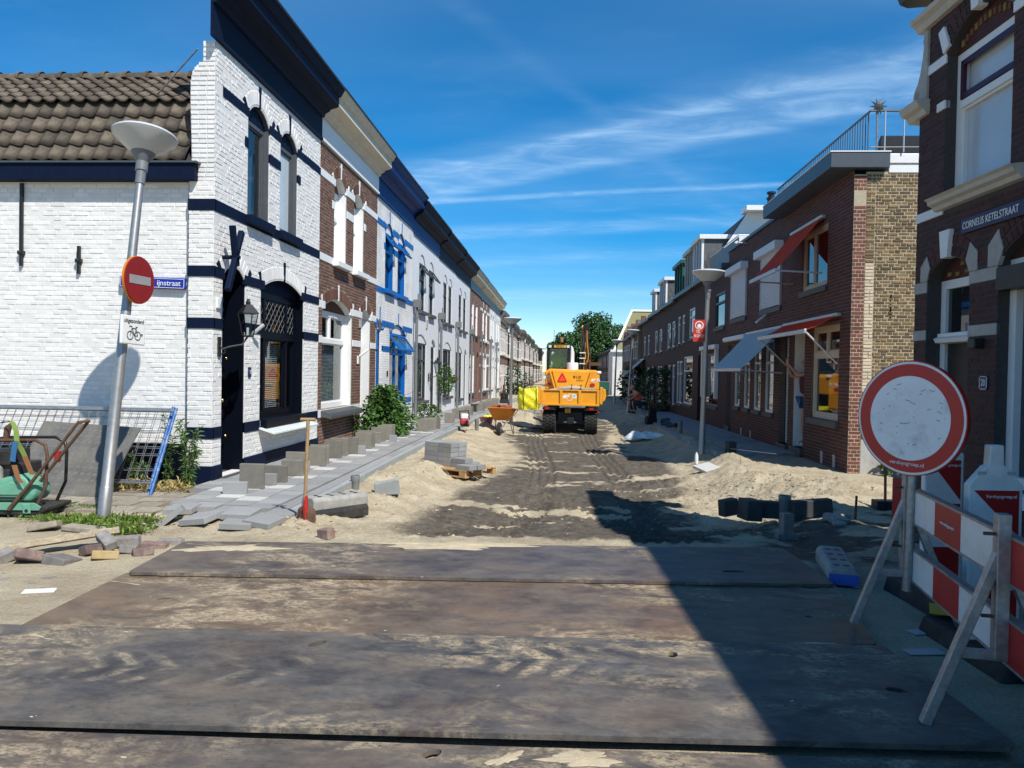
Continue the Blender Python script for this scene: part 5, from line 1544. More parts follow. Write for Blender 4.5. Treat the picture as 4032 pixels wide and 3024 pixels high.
def rgable(label, Y0, Y1, z0):
    h = rterr(label, Y0, Y1, [(Y0 + .5 + 1.15 * k, Y0 + 1.25 + 1.15 * k, a, b) for k in range(int((Y1 - Y0 - 1) / 1.15)) for a, b in ((0.4, 2.1), (2.75, 3.9))], 4.3, 'dark_row', 'white_paint', z0=z0, ridge=0)
    w_ = Y1 - Y0
    MB().prism([(-w_, 4.3), (0, 4.3), (-w_ * .25, 5.05), (-w_ / 2, 4.5), (-w_ * .75, 5.05)], 0.0, 0.3).build('twin_gable', M['dark_row_b'], h)
    for k in (.25, .75):
        MB().box(-w_ * k - .2, -w_ * k + .2, 0.2, 0.5, 4.9, 5.45).build('chimney', M['row_brick'], h)
    MB().ext([(0.3, 4.2), (2.2, 5.3), (6, 5.3), (6, 4.2)], -w_ + .01, -.01).build('roof', M['roof_tile'], h)
    return h
rgable('dark brick house with pointed gables beside the brick pier', 47.4, 54.5, slope(50))
rgable('dark brick house with pointed gables next to the bright white house', 54.5, 61.5, slope(58))
# bright white house with olive roof: its end wall stands forward and catches the sun
hw = thing('white_house', 'bright white end wall with olive green pitched roof at the end of the row', 'house', (4.35, 68, slope(70)), 0)
MB().prism([(0, -0.5), (6, -0.5), (6, 3.9), (0, 3.9)], 0.0, 6).build('end_wall', M['white_row'], hw)
MB().add([(0.2, -0.05, 3.9), (6.2, -0.05, 3.9), (6.2, 3.0, 7.6), (1.9, 3.0, 7.6), (0.2, 6, 3.9), (6.2, 6, 3.9), (1.9, 3.2, 7.6), (6.2, 3.2, 7.6)], [(0, 1, 2, 3), (0, 3, 6, 4), (4, 6, 7, 5)]).build('roof', M['tree_roof'], hw)
MB().tube([(0.1, -0.1, 3.9), (1.85, 2.95, 7.65), (6.2, 2.95, 7.65)], 0.13, 4).build('barge_board', M['white_paint'], hw)
MB().box(-0.2, 6.3, -0.25, 0.1, 3.8, 4.0).build('gutter', M['white_paint'], hw)
for k in range(6):
    y0 = 75 + k * 9
    rterr('far dark brick house beyond the bright white house', y0, y0 + 8.9, [(y0 + 1 + 2.6 * j, y0 + 2.2 + 2.6 * j, a, b) for j in range(3) for a, b in ((0.4, 2.1), (2.6, 3.8))], 4.2, 'dark_row_b', 'white_paint', z0=-0.5, ridge=1.2)

# ------------------------------------------------------------------ house number 20, nearest on the right
h20 = thing('corner_house', 'dark red brick house number 20 with white stone and blue street name sign', 'house', (3.58, 8.13, 0), math.atan2(-0.99914, 0.0415))
ops20 = [O(0.24, 0.98, 0.05, 2.55, 0.19), O(1.40, 3.0, 0.70, 2.60, 0.26), O(0.50, 1.52, 3.33, 4.66, 0.25), O(2.5, 3.6, 3.33, 4.66, 0.25)]
outer = [(0, -0.1), (11, -0.1), (11, 5.5), (0.17, 5.5), (0.17, 4.3), (0, 4.3)]
panel(outer, ops20, 0.15).build('front_wall', M['h20_mortar'], h20)
b20 = [(4.60, 4.69), (3.16, 3.25), (2.44, 2.55), (1.97, 2.07)]
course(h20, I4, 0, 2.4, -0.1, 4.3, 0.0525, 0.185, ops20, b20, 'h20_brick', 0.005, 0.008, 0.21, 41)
course(h20, I4, 0.17, 2.4, 4.3, 5.5, 0.0525, 0.185, ops20, b20, 'h20_brick', 0.005, 0.008, 0.21, 42)
arch_bricks(h20, I4, ops20[0], 0.21, 'h20_brick', 11, rows=2); arch_bricks(h20, I4, ops20[1], 0.21, 'h20_brick', 26, rows=2); arch_bricks(h20, I4, ops20[2], 0.21, 'h20_brick', 17, rows=2)
bands_of(h20, 0.17, 2.4, b20[:1], ops20, 'white_paint')
MB().box(0, 0.50, -0.015, 0.03, 3.16, 3.25).build('band_stone', M['white_paint'], h20, bevel=0.004)
for s0, s1 in ((0.0, 0.24), (0.98, 1.40)):
    MB().box(s0, s1, -0.012, 0.03, 2.44, 2.55).build('impost_stone', M['stone'], h20, bevel=0.006)
    MB().box(s0, s1, -0.012, 0.03, 1.97, 2.07).build('jamb_stone', M['stone'], h20, bevel=0.006)
for poly in ([(0.12, 2.552), (0.24, 2.552), (0.30, 2.67), (0.235, 2.80), (0.12, 2.70)], [(0.92, 2.67), (0.98, 2.552), (1.10, 2.552), (1.10, 2.72), (0.985, 2.82)], [(1.26, 2.552), (1.40, 2.552), (1.47, 2.68), (1.40, 2.86), (1.26, 2.74)]):
    MB().prism(poly, -0.014, 0.03).build('arch_stone', M['stone'], h20, bevel=0.005)
for (x, z0, z1, a, b) in ((0.61, 2.73, 2.99, 0.055, 0.09), (1.01, 4.88, 5.12, 0.05, 0.08)):
    MB().prism([(x - a, z0), (x + a, z0), (x + b, z1), (x - b, z1)], -0.05, 0.05).build('keystone', M['white_paint'], h20, bevel=0.008)
for x, s in ((0.47, 1), (1.55, -1)):
    MB().prism([(x, 4.69), (x + .1 * s, 4.74), (x + 0.0 * s, 4.96), (x - .1 * s, 4.93)], -0.03, 0.04).build('arch_stone', M['white_paint'], h20, bevel=0.006)
MB().box(0.36, 0.50, -0.02, 0.04, 4.17, 4.25).build('jamb_stone', M['white_paint'], h20, bevel=0.004)
MB().slab([(0.62, 0.44), (11, 0.44), (11, 7), (9.8, 7)], -0.1, 5.4).build('house_body', M['room'], h20)
MB().slab([(0.0, 0.002), (0.03, 0.002), (0.65, 0.44), (9.8, 7), (9.77, 7)], -0.1, 4.25).build('side_wall', M['h20_mortar'], h20)
MB().slab([(0.05, 0.45), (0.25, 0.30), (0.25, 7), (0.05, 7)], -0.1, 2.35).build('unseen_shadow_wall', M['h20_mortar'], h20)  # unseen low wall, added to shape the shadow edge on the sand
MB().slab([(0.17, 0.003), (0.24, 0.003), (0.65, 0.44), (0.62, 0.44)], 4.25, 5.45).build('upper_side_wall', M['h20_mortar'], h20)
window(h20, ops20[2], 0.12, 'white_paint', 'h20_brick', 4.14, (), fw=0.075, pane='net_pane', sash=0.02, fd=0.09)
pf = MB(); y = 0.085
for q in ((0.58, 0.63, 4.22, 4.58), (1.40, 1.445, 4.22, 4.58), (0.63, 1.40, 4.22, 4.27), (0.63, 1.40, 4.53, 4.58)): pf.box(q[0], q[1], y, y + .03, q[2], q[3])
pf.build('vent_frame', M['purple'], h20)
ww = window(h20, ops20[1], 0.12, 'white_paint', 'h20_brick', None, (), fw=0.09, pane='dark_pane', fd=0.09)
MB().box(1.40, 3.0, -0.02, 0.12, 2.34, 2.53).build('screen_box', M['black_metal'], ww)
MB().box(1.36, 3.04, -0.09, 0.12, 0.58, 0.695).build('sill', M['white_paint'], ww, bevel=0.01)
window(h20, ops20[3], 0.12, 'white_paint', 'h20_brick', 4.14, (), fw=0.075)
dd = door(h20, ops20[0], 0.16, 'white_paint', 'black_metal', 'h20_brick', 1.94, 'dark_pane', fw=0.085, handle='black_metal')
MB().ext([(0.14, 1.93), (0.06, 1.94), (0.04, 1.98), (0.08, 2.0), (0.08, 2.03), (0.14, 2.04)], 0.30, 0.95).build('transom_moulding', M['white_paint'], dd)
for k, (x, z) in enumerate(((.72, 2.60), (.80, 2.66), (.64, 2.68), (.70, 2.71), (.86, 2.60), (.56, 2.59), (.42, 2.60))):
    MB().box(x - .03, x + .03, .115, .13, z - .018, z + .018).build('glazed_brick', M['gold_brick'], dd)
for k in range(12):
    x = .62 + .07 * k; MB().box(x - .022, x + .022, .075, .09, 4.69 + .10 * math.sin(math.pi * (k + .5) / 12), 4.75 + .10 * math.sin(math.pi * (k + .5) / 12)).build('glazed_brick', M['gold_brick' if k % 3 == 0 else 'brown_brick'], h20)
prof20 = [(0.02, 3.19), (-0.05, 3.20), (-0.07, 3.235), (-0.11, 3.255), (-0.12, 3.29), (-0.15, 3.31), (0.02, 3.33)]
MB().ext(prof20, 0.42, 1.75).build('window_ledge', M['cream_stone'] if 'cream_stone' in M else D('cream_stone', (0.50, 0.47, 0.40), 0.7, 0.1, 8, stain=0.4, sscale=5), h20)
MB().ext([(0.1, 4.21), (-0.04, 4.22), (-0.06, 4.27), (-0.11, 4.29), (-0.13, 4.33), (-0.14, 4.36), (0.1, 4.37)], -0.16, 0.20).build('shoulder_cornice', M['cream_stone'], h20)
MB().box(-0.13, 0.2, 0.0, 0.45, 4.22, 4.36).build('shoulder_cap', M['cream_stone'], h20)
vp = [(0.17, 4.37), (-0.06, 4.37), (-0.09, 4.44), (-0.075, 4.52), (-0.01, 4.58), (0.04, 4.67), (0.075, 4.79), (0.10, 4.92), (0.08, 4.97), (0.11, 5.04), (0.17, 5.06)]
MB().prism(vp, -0.03, 0.16).build('scroll_volute', M['stone'], h20, bevel=0.008)
sv = MB(); sv.tube([(-0.02 + 0.045 * (1 - t / 14) * math.cos(t), -0.035, 4.46 + 0.05 * (1 - t / 14) * math.sin(t)) for t in np.linspace(0, 12, 40)], 0.008, 5); sv.build('scroll_relief', M['stone'], h20)
MB().ext([(0.1, 5.06), (-0.05, 5.07), (-0.08, 5.12), (-0.13, 5.15), (-0.14, 5.19), (0.1, 5.2)], 0.02, 3).build('upper_cornice', M['cream_stone'], h20)
g_ = MB(); g_.ext([(0.2, 5.47), (-0.05, 5.45), (-0.13, 5.48), (-0.16, 5.55), (-0.15, 5.60), (0.2, 5.60)], -0.22, 11); g_.build('gutter', M['anthracite'], h20, smooth=30)
MB().add([(0.2, 0.0, 5.5), (11, 0.0, 5.5), (11, 3.2, 7.3), (4.6, 3.2, 7.3), (9.6, 7, 5.5), (11, 7, 5.5)], [(0, 1, 2, 3), (0, 3, 4), (3, 2, 5, 4)]).build('roof', M['roof_tile'], h20)
ol = MB(); ol.box(1.12, 1.23, -0.09, 0, 1.86, 1.95); ol.build('door_light', M['black_metal'], h20, bevel=0.01)
n20 = MB().prism([(1.19, 1.515), (1.205, 1.50), (1.295, 1.50), (1.31, 1.515), (1.31, 1.61), (1.295, 1.625), (1.205, 1.625), (1.19, 1.61)], -0.016, 0).build('number_plate', M['sign_navy'], h20, bevel=0.003)
rim = MB(); 
for q in ((1.196, 1.202, 1.515, 1.61), (1.298, 1.304, 1.515, 1.61), (1.207, 1.293, 1.506, 1.511), (1.207, 1.293, 1.614, 1.619)): rim.box(q[0], q[1], -0.019, -0.0165, q[2], q[3])
rim.build('plate_rim', M['sign_white'], n20)
lettering('20', 0.085, M['sign_white'], n20, 1.25, -0.018, 1.562, 0.75)
finish_bricks(h20)
sg = thing('street_name_sign', 'dark blue enamel street name sign with white capitals on house number 20', 'sign', (3.58, 8.13, 0), math.atan2(-0.99914, 0.0415))
MB().box(0.875, 1.86, -0.035, -0.008, 2.905, 3.035).build('sign_board', M['sign_navy'], sg, bevel=0.006)
lettering('CORNELIS KETELSTRAAT', 0.092, M['sign_white'], sg, 0.90, -0.037, 2.968, 0.78, align='LEFT')

# ------------------------------------------------------------------ left pavement
r5 = random.Random(12)
pav = bpy.data.objects.new('pavement', None); COL.objects.link(pav)
tag(pav, 'new grey concrete slab pavement along the sunny houses', None, None, 'structure')
SL = MB().box(-0.1462, 0.1462, -0.1462, 0.1462, -0.06, 0.0).mesh('slab'); SL.materials.append(M['slab'])
D('slab_light', (0.50, 0.49, 0.46), 0.9, 0.08, 30, 0.4, 220, rnd=0.08)
SLl = MB().box(-0.1462, 0.1462, -0.1462, 0.1462, -0.06, 0.0).mesh('slab'); SLl.materials.append(M['slab_light'])
rest = MB(); nsl = 0
for j in range(130):
    y = 8.12 + 0.3 * j
    for i in range(5):
        x = -4.43 + 0.302 * i
        yy = y + (0.15 if i % 2 else 0)
        if j < 4 and x < -4.32 + 0.0: 
            if yy < 9.6: continue
        z = 0.083 + slope(yy) + r5.uniform(-0.003, 0.003)
        if nsl < 290:
            me = SLl if (i == 3 and j % 3 == 1) or r5.random() < 0.04 else SL
            o = bpy.data.objects.new('slab', me); COL.objects.link(o); o.parent = pav
            o.location = (x, yy, z); o.rotation_euler = (r5.uniform(-.008, .008), r5.uniform(-.008, .008), r5.uniform(-.006, .006)); nsl += 1
        else:
            rest.box(x - .148, x + .148, yy - .148, yy + .148, z - .06, z)
tag(rest.build('slabs', M['slab'], pav), kind='stuff')
KB = MB().ext([(-0.05, -0.2), (0.05, -0.2), (0.05, -0.012), (0.04, 0.0), (-0.05, 0.0)], -0.497, 0.497).mesh('kerb_stone'); KB.materials.append(M['kerb'])
KB2 = MB().box(-0.497, 0.497, -0.075, 0.075, -0.1, 0.0).mesh('edge_band'); KB2.materials.append(M['slab'])
for j in range(60):
    y = 8.25 + j
    for me, x, z in ((KB, -2.83, 0.085), (KB2, -2.965, 0.08)):
        o = bpy.data.objects.new(me.name, me); COL.objects.link(o); o.parent = pav
        o.location = (x + 0.004 * math.sin(j), y + (0.0 if me == KB else 0.3), z + slope(y)); o.rotation_euler = (0, 0, R(90 + r5.uniform(-.3, .3)))
# old pavement by the crossing street
old = bpy.data.objects.new('pavement', None); COL.objects.link(old)
tag(old, 'old uneven slab pavement under the fence panels', None, None, 'structure')
OS = MB().box(-0.145, 0.145, -0.145, 0.145, -0.05, 0.0).mesh('slab'); OS.materials.append(M['slab_old'])
for i in range(13):
    for j in range(7):
        x = -7.9 + 0.3 * i + (0.15 if j % 2 else 0); y = 7.72 + 0.3 * j
        if x > -4.35 - 0.0 * j or (j == 0 and r5.random() < .4): continue
        o = bpy.data.objects.new('slab', OS); COL.objects.link(o); o.parent = old
        o.location = (x, y, 0.032 + r5.uniform(-.006, .006)); o.rotation_euler = (r5.uniform(-.025, .025), r5.uniform(-.025, .025), r5.uniform(-.02, .02))
# loose slabs at the pavement's end
def block(name, label, cat, size, loc, rot, mt, group=None, bevel=0.004, z_on_base=True):
    b = MB().box(-size[0] / 2, size[0] / 2, -size[1] / 2, size[1] / 2, 0, size[2]).build(name, M[mt], None, bevel=bevel)
    b.location = loc; b.rotation_euler = rot
    return tag(b, label, cat, group)
for lab, loc, rot in (('grey slab propped on edge at the ragged pavement end', (-3.92, 7.52, 0.03), (R(-8), R(-38), R(28))),
                      ('tilted grey slab on the sand beside the propped one', (-3.56, 7.42, 0.045), (R(6), R(-8), R(-12))),
                      ('grey slab sitting proud on the laid slabs, at the ragged end', (-3.22, 7.58, 0.07), (R(4), R(0), R(-2))),
                      ('grey slab on the sand next to the shovel', (-2.92, 7.42, 0.035), (R(5), R(4), R(-14))),
                      ('flat grey slab half under the proud slab', (-3.15, 7.36, 0.015), (R(2), R(2), R(6))),
                      ('grey slab laid loose at the outer corner of the pavement', (-4.02, 7.93, 0.03), (R(2), R(-2), R(6))),
                      ('grey slab laid loose in the last row of the pavement', (-3.45, 7.86, 0.035), (R(1), 0, R(1))),
                      ('grey slab laid loose near the kerb end', (-2.88, 7.80, 0.03), (R(1), R(1), R(-2)))):
    block('paving_slab', lab, 'paving slab', (0.3, 0.3, 0.06), loc, rot, 'slab', 'loose grey slabs at the pavement end')
# slabs set on edge in front of the houses
def stand(x, y, w=0.3, h=0.3, mt='slab_beige', lean=0, rz=0, lab='beige slab standing on edge on the pavement before the houses'):
    b = MB().box(-w / 2, w / 2, 0, 0.07, 0, h).build('paving_slab', M[mt], None, bevel=0.006)
    b.location = (x, y, 0.082 + slope(y)); b.rotation_euler = (R(lean), 0, R(rz))
    tag(b, lab, 'paving slab', 'slabs standing on edge along the facades')
stand(-3.83, 8.80, 0.28, 0.145, 'slab', 0, 6, 'low grey half slab on edge, first of the row by the corner house')
stand(-3.80, 9.21, 0.30, 0.31, rz=1, lab='tall cracked beige slab on edge, first tall one of the row')
for y, x in ((9.55, -3.70), (10.9, -3.72), (13.3, -3.52), (15.55, -3.45)): stand(x, y, 0.15, 0.145, 'slab', lab='grey half slab on edge tucked behind a tall beige slab')
for y in (9.80, 10.42, 10.72, 11.52, 11.80, 12.62, 12.98, 13.25, 14.15, 14.42, 14.75, 15.32, 15.62, 16.08, 16.5): stand(-3.80 + r5.uniform(-.05, .1), y, rz=r5.uniform(-4, 4), lean=r5.uniform(-4, 2), h=0.3 if r5.random() < .85 else .22)
for y in (18.7, 19.0, 19.3, 19.62): stand(-3.42 + (y - 18.7) * .16, y, rz=r5.uniform(-3, 3), lab='beige slab on edge in the group of four past the leafy shrub')
for y in (22.1, 24.6, 25.0, 25.6, 26.0, 26.5, 27.2, 29.5, 30.2, 30.6, 32.6, 33.0, 33.4, 36, 36.5, 37, 37.5, 38): stand(-3.4 + r5.uniform(-.1, .2), y, rz=r5.uniform(-4, 4))

# ------------------------------------------------------------------ loose clinkers, plank, concrete
for lab, sz, loc, rot, mt in (
    ('dark wet-looking clinker at the edge of the loose pile', (0.20, 0.10, 0.09), (-4.42, 5.80, 0.0), (R(8), R(-14), R(70)), 'clinker_grey'),
    ('broad reddish concrete clinker leaning in the loose pile', (0.20, 0.20, 0.08), (-4.22, 5.84, 0.01), (R(-24), R(14), R(24)), 'clinker'),
    ('flat grey-purple clinker half sunk in sand', (0.21, 0.2, 0.08), (-3.98, 5.88, -0.03), (R(-10), R(8), R(-12)), 'clinker_grey'),
    ('small reddish clinker under the plank end', (0.2, 0.1, 0.08), (-3.88, 6.16, 0.0), (R(-20), R(5), R(70)), 'clinker'),
    ('yellow clinker lying in the loose pile', (0.2, 0.1, 0.07), (-3.70, 6.02, 0.0), (R(-12), R(6), R(30)), 'clinker_yellow'),
    ('grey clinker tipped over the plank end', (0.21, 0.1, 0.08), (-3.84, 6.28, 0.06), (R(18), R(20), R(-35)), 'clinker_grey'),
    ('grey clinker lying across behind the tipped one', (0.24, 0.1, 0.08), (-3.76, 6.42, 0.02), (R(4), R(-4), R(14)), 'clinker_grey'),
    ('light grey clinker beside the yellow one', (0.14, 0.1, 0.07), (-3.63, 6.24, 0.0), (R(-10), R(6), R(14)), 'clinker_grey'),
    ('dusty brown clinker at the tip of the loose pile', (0.16, 0.11, 0.07), (-3.48, 6.21, -0.01), (R(-6), R(-6), R(34)), 'clinker'),
    ('flat clinker at the plate edge', (0.22, 0.1, 0.07), (-3.45, 6.60, -0.02), (0, R(-3), R(4)), 'clinker_grey'),
    ('second flat clinker at the plate edge', (0.22, 0.1, 0.07), (-3.52, 6.45, -0.02), (0, R(3), R(6)), 'clinker'),
    ('broken pale concrete slab piece by the grass', (0.26, 0.16, 0.06), (-4.88, 6.98, 0.01), (R(-14), R(-10), R(16)), 'slab_old'),
    ('flat buried slab edge by the grass', (0.5, 0.14, 0.05), (-4.45, 6.98, 0.0), (0, R(2), R(-8)), 'slab_old'),
    ('old flat clinker behind the plank', (0.3, 0.15, 0.05), (-4.15, 7.12, 0.0), (R(3), 0, R(12)), 'slab_old'),
    ('reddish clinker lying alone at the far plate edge', (0.14, 0.1, 0.1), (-2.18, 7.06, gz(-2.18, 7.06) - 0.012), (R(4), R(-6), R(-28)), 'clinker')):
    block('clinker', lab, 'clinker', sz, loc, rot, mt, 'loose clinkers', 0.01)
# flush rows of old clinkers still bedded in the crossing street
oldc = bpy.data.objects.new('road', None); COL.objects.link(oldc); tag(oldc, 'old clinker paving of the crossing street under blown sand', None, None, 'structure')
CL = MB().box(-0.1, 0.1, -0.05, 0.05, -0.06, 0.0).mesh('clinker'); CL.materials.append(M['clinker_grey'])
for i in range(12):
    for j in range(20):
        x = -5.4 + 0.208 * i + (0.1 if j % 2 else 0); y = 3.9 + 0.105 * j
        if x > -3.1 - 0.0 * j: continue
        zz = gz(x, y) + 0.004 - 0.02 * vn if (vn := float(vnoise(np.array([x * 1.3]), np.array([y * 1.3]), 77)[0])) else 0
        if vn > 0.58: continue
        o = bpy.data.objects.new('clinker', CL); COL.objects.link(o); o.parent = oldc; o.location = (x, y, zz - 0.002); o.rotation_euler = (r5.uniform(-.02, .02), r5.uniform(-.02, .02), r5.uniform(-.03, .03))
pl = MB(); 
n = 14; vs = []; fs = []
for i in range(n + 1):
    s = i / n; w = 0.085 + 0.015 * math.sin(i * 2.1)
    for (dy, dz) in ((-w, 0), (w, 0), (w, 0.06 + 0.006 * math.sin(i * 1.3)), (-w, 0.055 + 0.006 * math.cos(i * 1.7))): vs.append((-0.45 + 0.9 * s, dy + 0.01 * math.sin(i), dz))
for i in range(n):
    for k in range(4): fs.append((i * 4 + k, i * 4 + (k + 1) % 4, (i + 1) * 4 + (k + 1) % 4, (i + 1) * 4 + k))
fs += [(3, 2, 1, 0), (n * 4, n * 4 + 1, n * 4 + 2, n * 4 + 3)]
pl.add(vs, fs); o = pl.build('plank', M['old_wood']); o.location = (-4.22, 6.22, 0.075); o.rotation_euler = (R(-16), R(-3.5), R(42))
tag(o, 'weathered split plank lying across the loose clinkers', 'plank')
block('paper', 'white scrap of card lying on the sand by the plates', 'paper', (0.2, 0.1, 0.004), (-3.62, 5.12, gz(-3.62, 5.12) + 0.003), (0, R(1), R(22)), 'sign_white', None, 0)
def fence_foot(name, label, loc, rz, mt='concrete', endm=None, L=0.72, rot=None):
    t = thing(name, label, 'barrier block', loc, rz, 'concrete barrier blocks', rot=rot)
    w = 0.115
    b = MB(); b.ext([(-w, 0), (-w + 0.05, 0), (-w + 0.06, 0.03), (w - 0.06, 0.03), (w - 0.05, 0), (w, 0), (w, 0.10), (w - 0.03, 0.135), (-w + 0.03, 0.135), (-w, 0.10)], -L / 2, L / 2)
    b.build('body', M[mt], t, bevel=0.012)
    for k in range(4):
        for s in (-1, 1):
            MB().lathe([(0.026, 0), (0.026, 0.0015)], 12, (-L * .33 + L * .22 * k, s * 0.035, 0.136)).build('socket', M['black'], t)
    if endm:
        MB().box(-L / 2 - 0.012, -L / 2, -w + .01, w - .01, 0.02, 0.10).build('end_cap', M[endm], t)
    return t
fence_foot('barrier_block', 'rubber fence foot under the concrete one, beside the shovel', (-2.43, 8.22, -0.05), R(56), 'rubber')
fence_foot('barrier_block', 'mossy concrete fence foot on top of a rubber one, beside the shovel', (-2.46, 8.26, 0.075), R(53), 'concrete', rot=(R(2), R(1), R(53)))
fence_foot('barrier_block', 'concrete fence foot with blue end by the barrier', (2.24, 6.36, 0.0), R(78), 'concrete', 'blue_plastic', 0.85)
# ------------------------------------------------------------------ shovel
t = thing('shovel', 'wooden-handled shovel with rusty red blade stuck upright in the sand', 'shovel', (-2.56, 7.58, 0.0))
top = Vector((0.02, -0.02, 1.07)); bot = Vector((-0.01, 0, 0.16))
b = MB(); b.tube([bot, top], 0.018, 10); b.build('shaft', M['handle_wood'], t, smooth=40)
b = MB(); b.tube([(top.x - 0.075, top.y, top.z), (top.x + 0.075, top.y, top.z + 0.002)], 0.017, 10); b.build('grip', M['handle_wood'], t, smooth=40)
b = MB(); b.tube([(0, 0, 0.13), (0.0, 0, 0.30)], [0.03, 0.021], 10); b.build('socket', M['red_paint'], t, smooth=40)
vs = []; fs = []
W_ = [(0.02, 0.2), (0.085, 0.165), (0.095, 0.12), (0.098, 0.06), (0.09, -0.02), (0.06, -0.05)]
for w, z in W_:
    for k in range(7):
        s = -1 + 2 * k / 6; vs.append((w * s, 0.035 * (s * s) - 0.01 + (0.0 if abs(s) > .4 else -0.008), z))
for i in range(5):
    for k in range(6): fs.append((i * 7 + k, i * 7 + k + 1, (i + 1) * 7 + k + 1, (i + 1) * 7 + k))
b = MB().add(vs, fs).build('blade', M['rust'], t, smooth=60); b.modifiers.new('s', 'SOLIDIFY').thickness = 0.005
b = MB(); b.tube([(0, -0.025, 0.19), (0, -0.03, 0.03)], [0.022, 0.008], 6); b.build('rib', M['red_paint'], t, smooth=40)

# ------------------------------------------------------------------ pipes, kerb bits, slab stack
def pvc(label, x, y, h, r=0.055, z=None):
    t = thing('drain_pipe', label, 'pipe', (x, y, (gz(x, y) if z is None else z) - 0.08), 0, 'grey plastic pipe stubs')
    b = MB(); b.lathe([(r * .88, 0), (r * .88, h), (r * .86, h)], 20, cap=False); b.lathe([(r, 0), (r, h - 0.09), (r * 1.1, h - 0.08), (r * 1.1, h - 0.02), (r * 1.05, h), (r * .88, h)], 20, cap=False)
    b.build('pipe', M['pvc'], t, smooth=40)
pvc('grey plastic pipe stub standing by the left kerb near the shovel', -2.74, 10.1, 0.24, z=0.0)
pvc('grey plastic pipe stub standing in the sand before the wheelbarrow', -2.33, 21.0, 0.42)
pvc('grey plastic pipe stub behind the right kerb', 3.2, 21.0, 0.40)
pvc('dark plastic pipe stub rising between the shaded kerb blocks', 2.63, 9.2, 0.42, 0.065)
pvc('grey plastic pipe stub far down the right pavement', 3.05, 36.5, 0.5)
b = MB().prism([(-0.17, 0), (0.16, 0), (0.16, 0.2), (0.12, 0.21), (-0.12, 0.17), (-0.17, 0.16)], -0.05, 0.05).build('kerb_block', M['kerb'], bevel=0.012); b.location = (-2.32, 10.2, -0.10); b.rotation_euler = (R(5), R(-4), R(8)); tag(b, 'pale kerb block half buried in the sand slope', 'kerb block', 'loose kerb blocks')
for lab, sz, loc, rot in (('dark kerb block with white sticker, first in the shaded kerb pieces', (0.20, 0.26, 0.24), (2.24, 9.26, -0.12), (0, R(4), R(14))),
                          ('dark kerb block tucked behind the stickered one', (0.22, 0.12, 0.2), (2.05, 9.5, -0.12), (0, R(-5), R(30))),
                          ('long dark kerb block left of the plastic pipe stub', (0.34, 0.12, 0.20), (2.46, 9.30, -0.1), (0, R(2), R(-2))),
                          ('long dark kerb block right of the plastic pipe stub', (0.46, 0.12, 0.2), (2.92, 9.12, -0.04), (0, R(-4), R(8)))):
    block('kerb_block', lab, 'kerb block', sz, loc, rot, 'kerb_dark' if 'kerb_dark' in M else ('kerb_dark' if D('kerb_dark', (0.055, 0.06, 0.06), 0.8, 0.2, 9, 0.3, 90) else ''), 'loose kerb blocks', 0.01)
block('sticker', 'small white sticker on the dark kerb block', 'sticker', (0.022, 0.003, 0.09), (2.205, 9.125, -0.02), (0, R(4), R(14)), 'sign_white', None, 0)
block('paving_block', 'upright paving block standing on another block in the shaded sand', 'paving block', (0.11, 0.10, 0.21), (2.27, 7.86, gz(2.27, 7.86) + 0.05), (R(-3), R(2), R(10)), 'clinker_grey', 'paving blocks in the shade', 0.008)
block('paving_block', 'flat paving block under the upright one', 'paving block', (0.21, 0.12, 0.08), (2.27, 7.85, gz(2.27, 7.85) - 0.02), (0, 0, R(4)), 'clinker_grey', 'paving blocks in the shade', 0.008)
block('paving_block', 'dark paving block lying on the shaded mound', 'paving block', (0.22, 0.2, 0.06), (3.02, 8.62, gz(3.02, 8.62)), (R(8), R(5), R(20)), 'clinker_grey', 'paving blocks in the shade', 0.008)
block('paving_block', 'dark paving block behind the one on the shaded mound', 'paving block', (0.22, 0.2, 0.06), (3.12, 8.86, gz(3.12, 8.86)), (R(-4), R(9), R(40)), 'clinker_grey', 'paving blocks in the shade', 0.008)
b = MB().ball((0, 0, 0), 0.06, 10, (1.3, 0.8, 0.6)).build('stone', M['concrete'], smooth=60); b.location = (2.98, 8.40, gz(2.98, 8.4) + 0.02); tag(b, 'pale round stone on the shaded mound', 'stone')
b = MB().tube([(0, 0, 0), (0.01, 0, 0.3)], 0.014, 8).build('iron_pin', M['rust'], smooth=40); b.location = (3.26, 8.72, gz(3.26, 8.72) - 0.03); tag(b, 'rusty iron pin stuck in the shaded mound', 'pin')
block('paving_slab', 'white slab lying tilted on the sand by the lamp post', 'paving slab', (0.36, 0.5, 0.05), (2.62, 13.75, gz(2.62, 13.75) + 0.01), (R(10), R(-8), R(28)), 'slab_light', 'loose slabs on the shaded side', 0.006)
block('kerb_block', 'dark block standing beyond the white slab', 'kerb block', (0.16, 0.2, 0.30), (3.38, 15.6, gz(3.38, 15.6) - 0.03), (0, 0, R(10)), 'kerb_dark', 'loose kerb blocks', 0.008)
t = thing('water_bottle', 'small plastic water bottle standing by the lamp post', 'bottle', (2.62, 15.1, gz(2.62, 15.1)))
MB().lathe([(0.035, 0), (0.036, 0.02), (0.036, 0.16), (0.015, 0.21), (0.015, 0.225)], 14).build('body', M['film'], t, smooth=40); MB().lathe([(0.018, 0.225), (0.018, 0.245)], 10).build('cap', M['blue_plastic'], t, smooth=40)
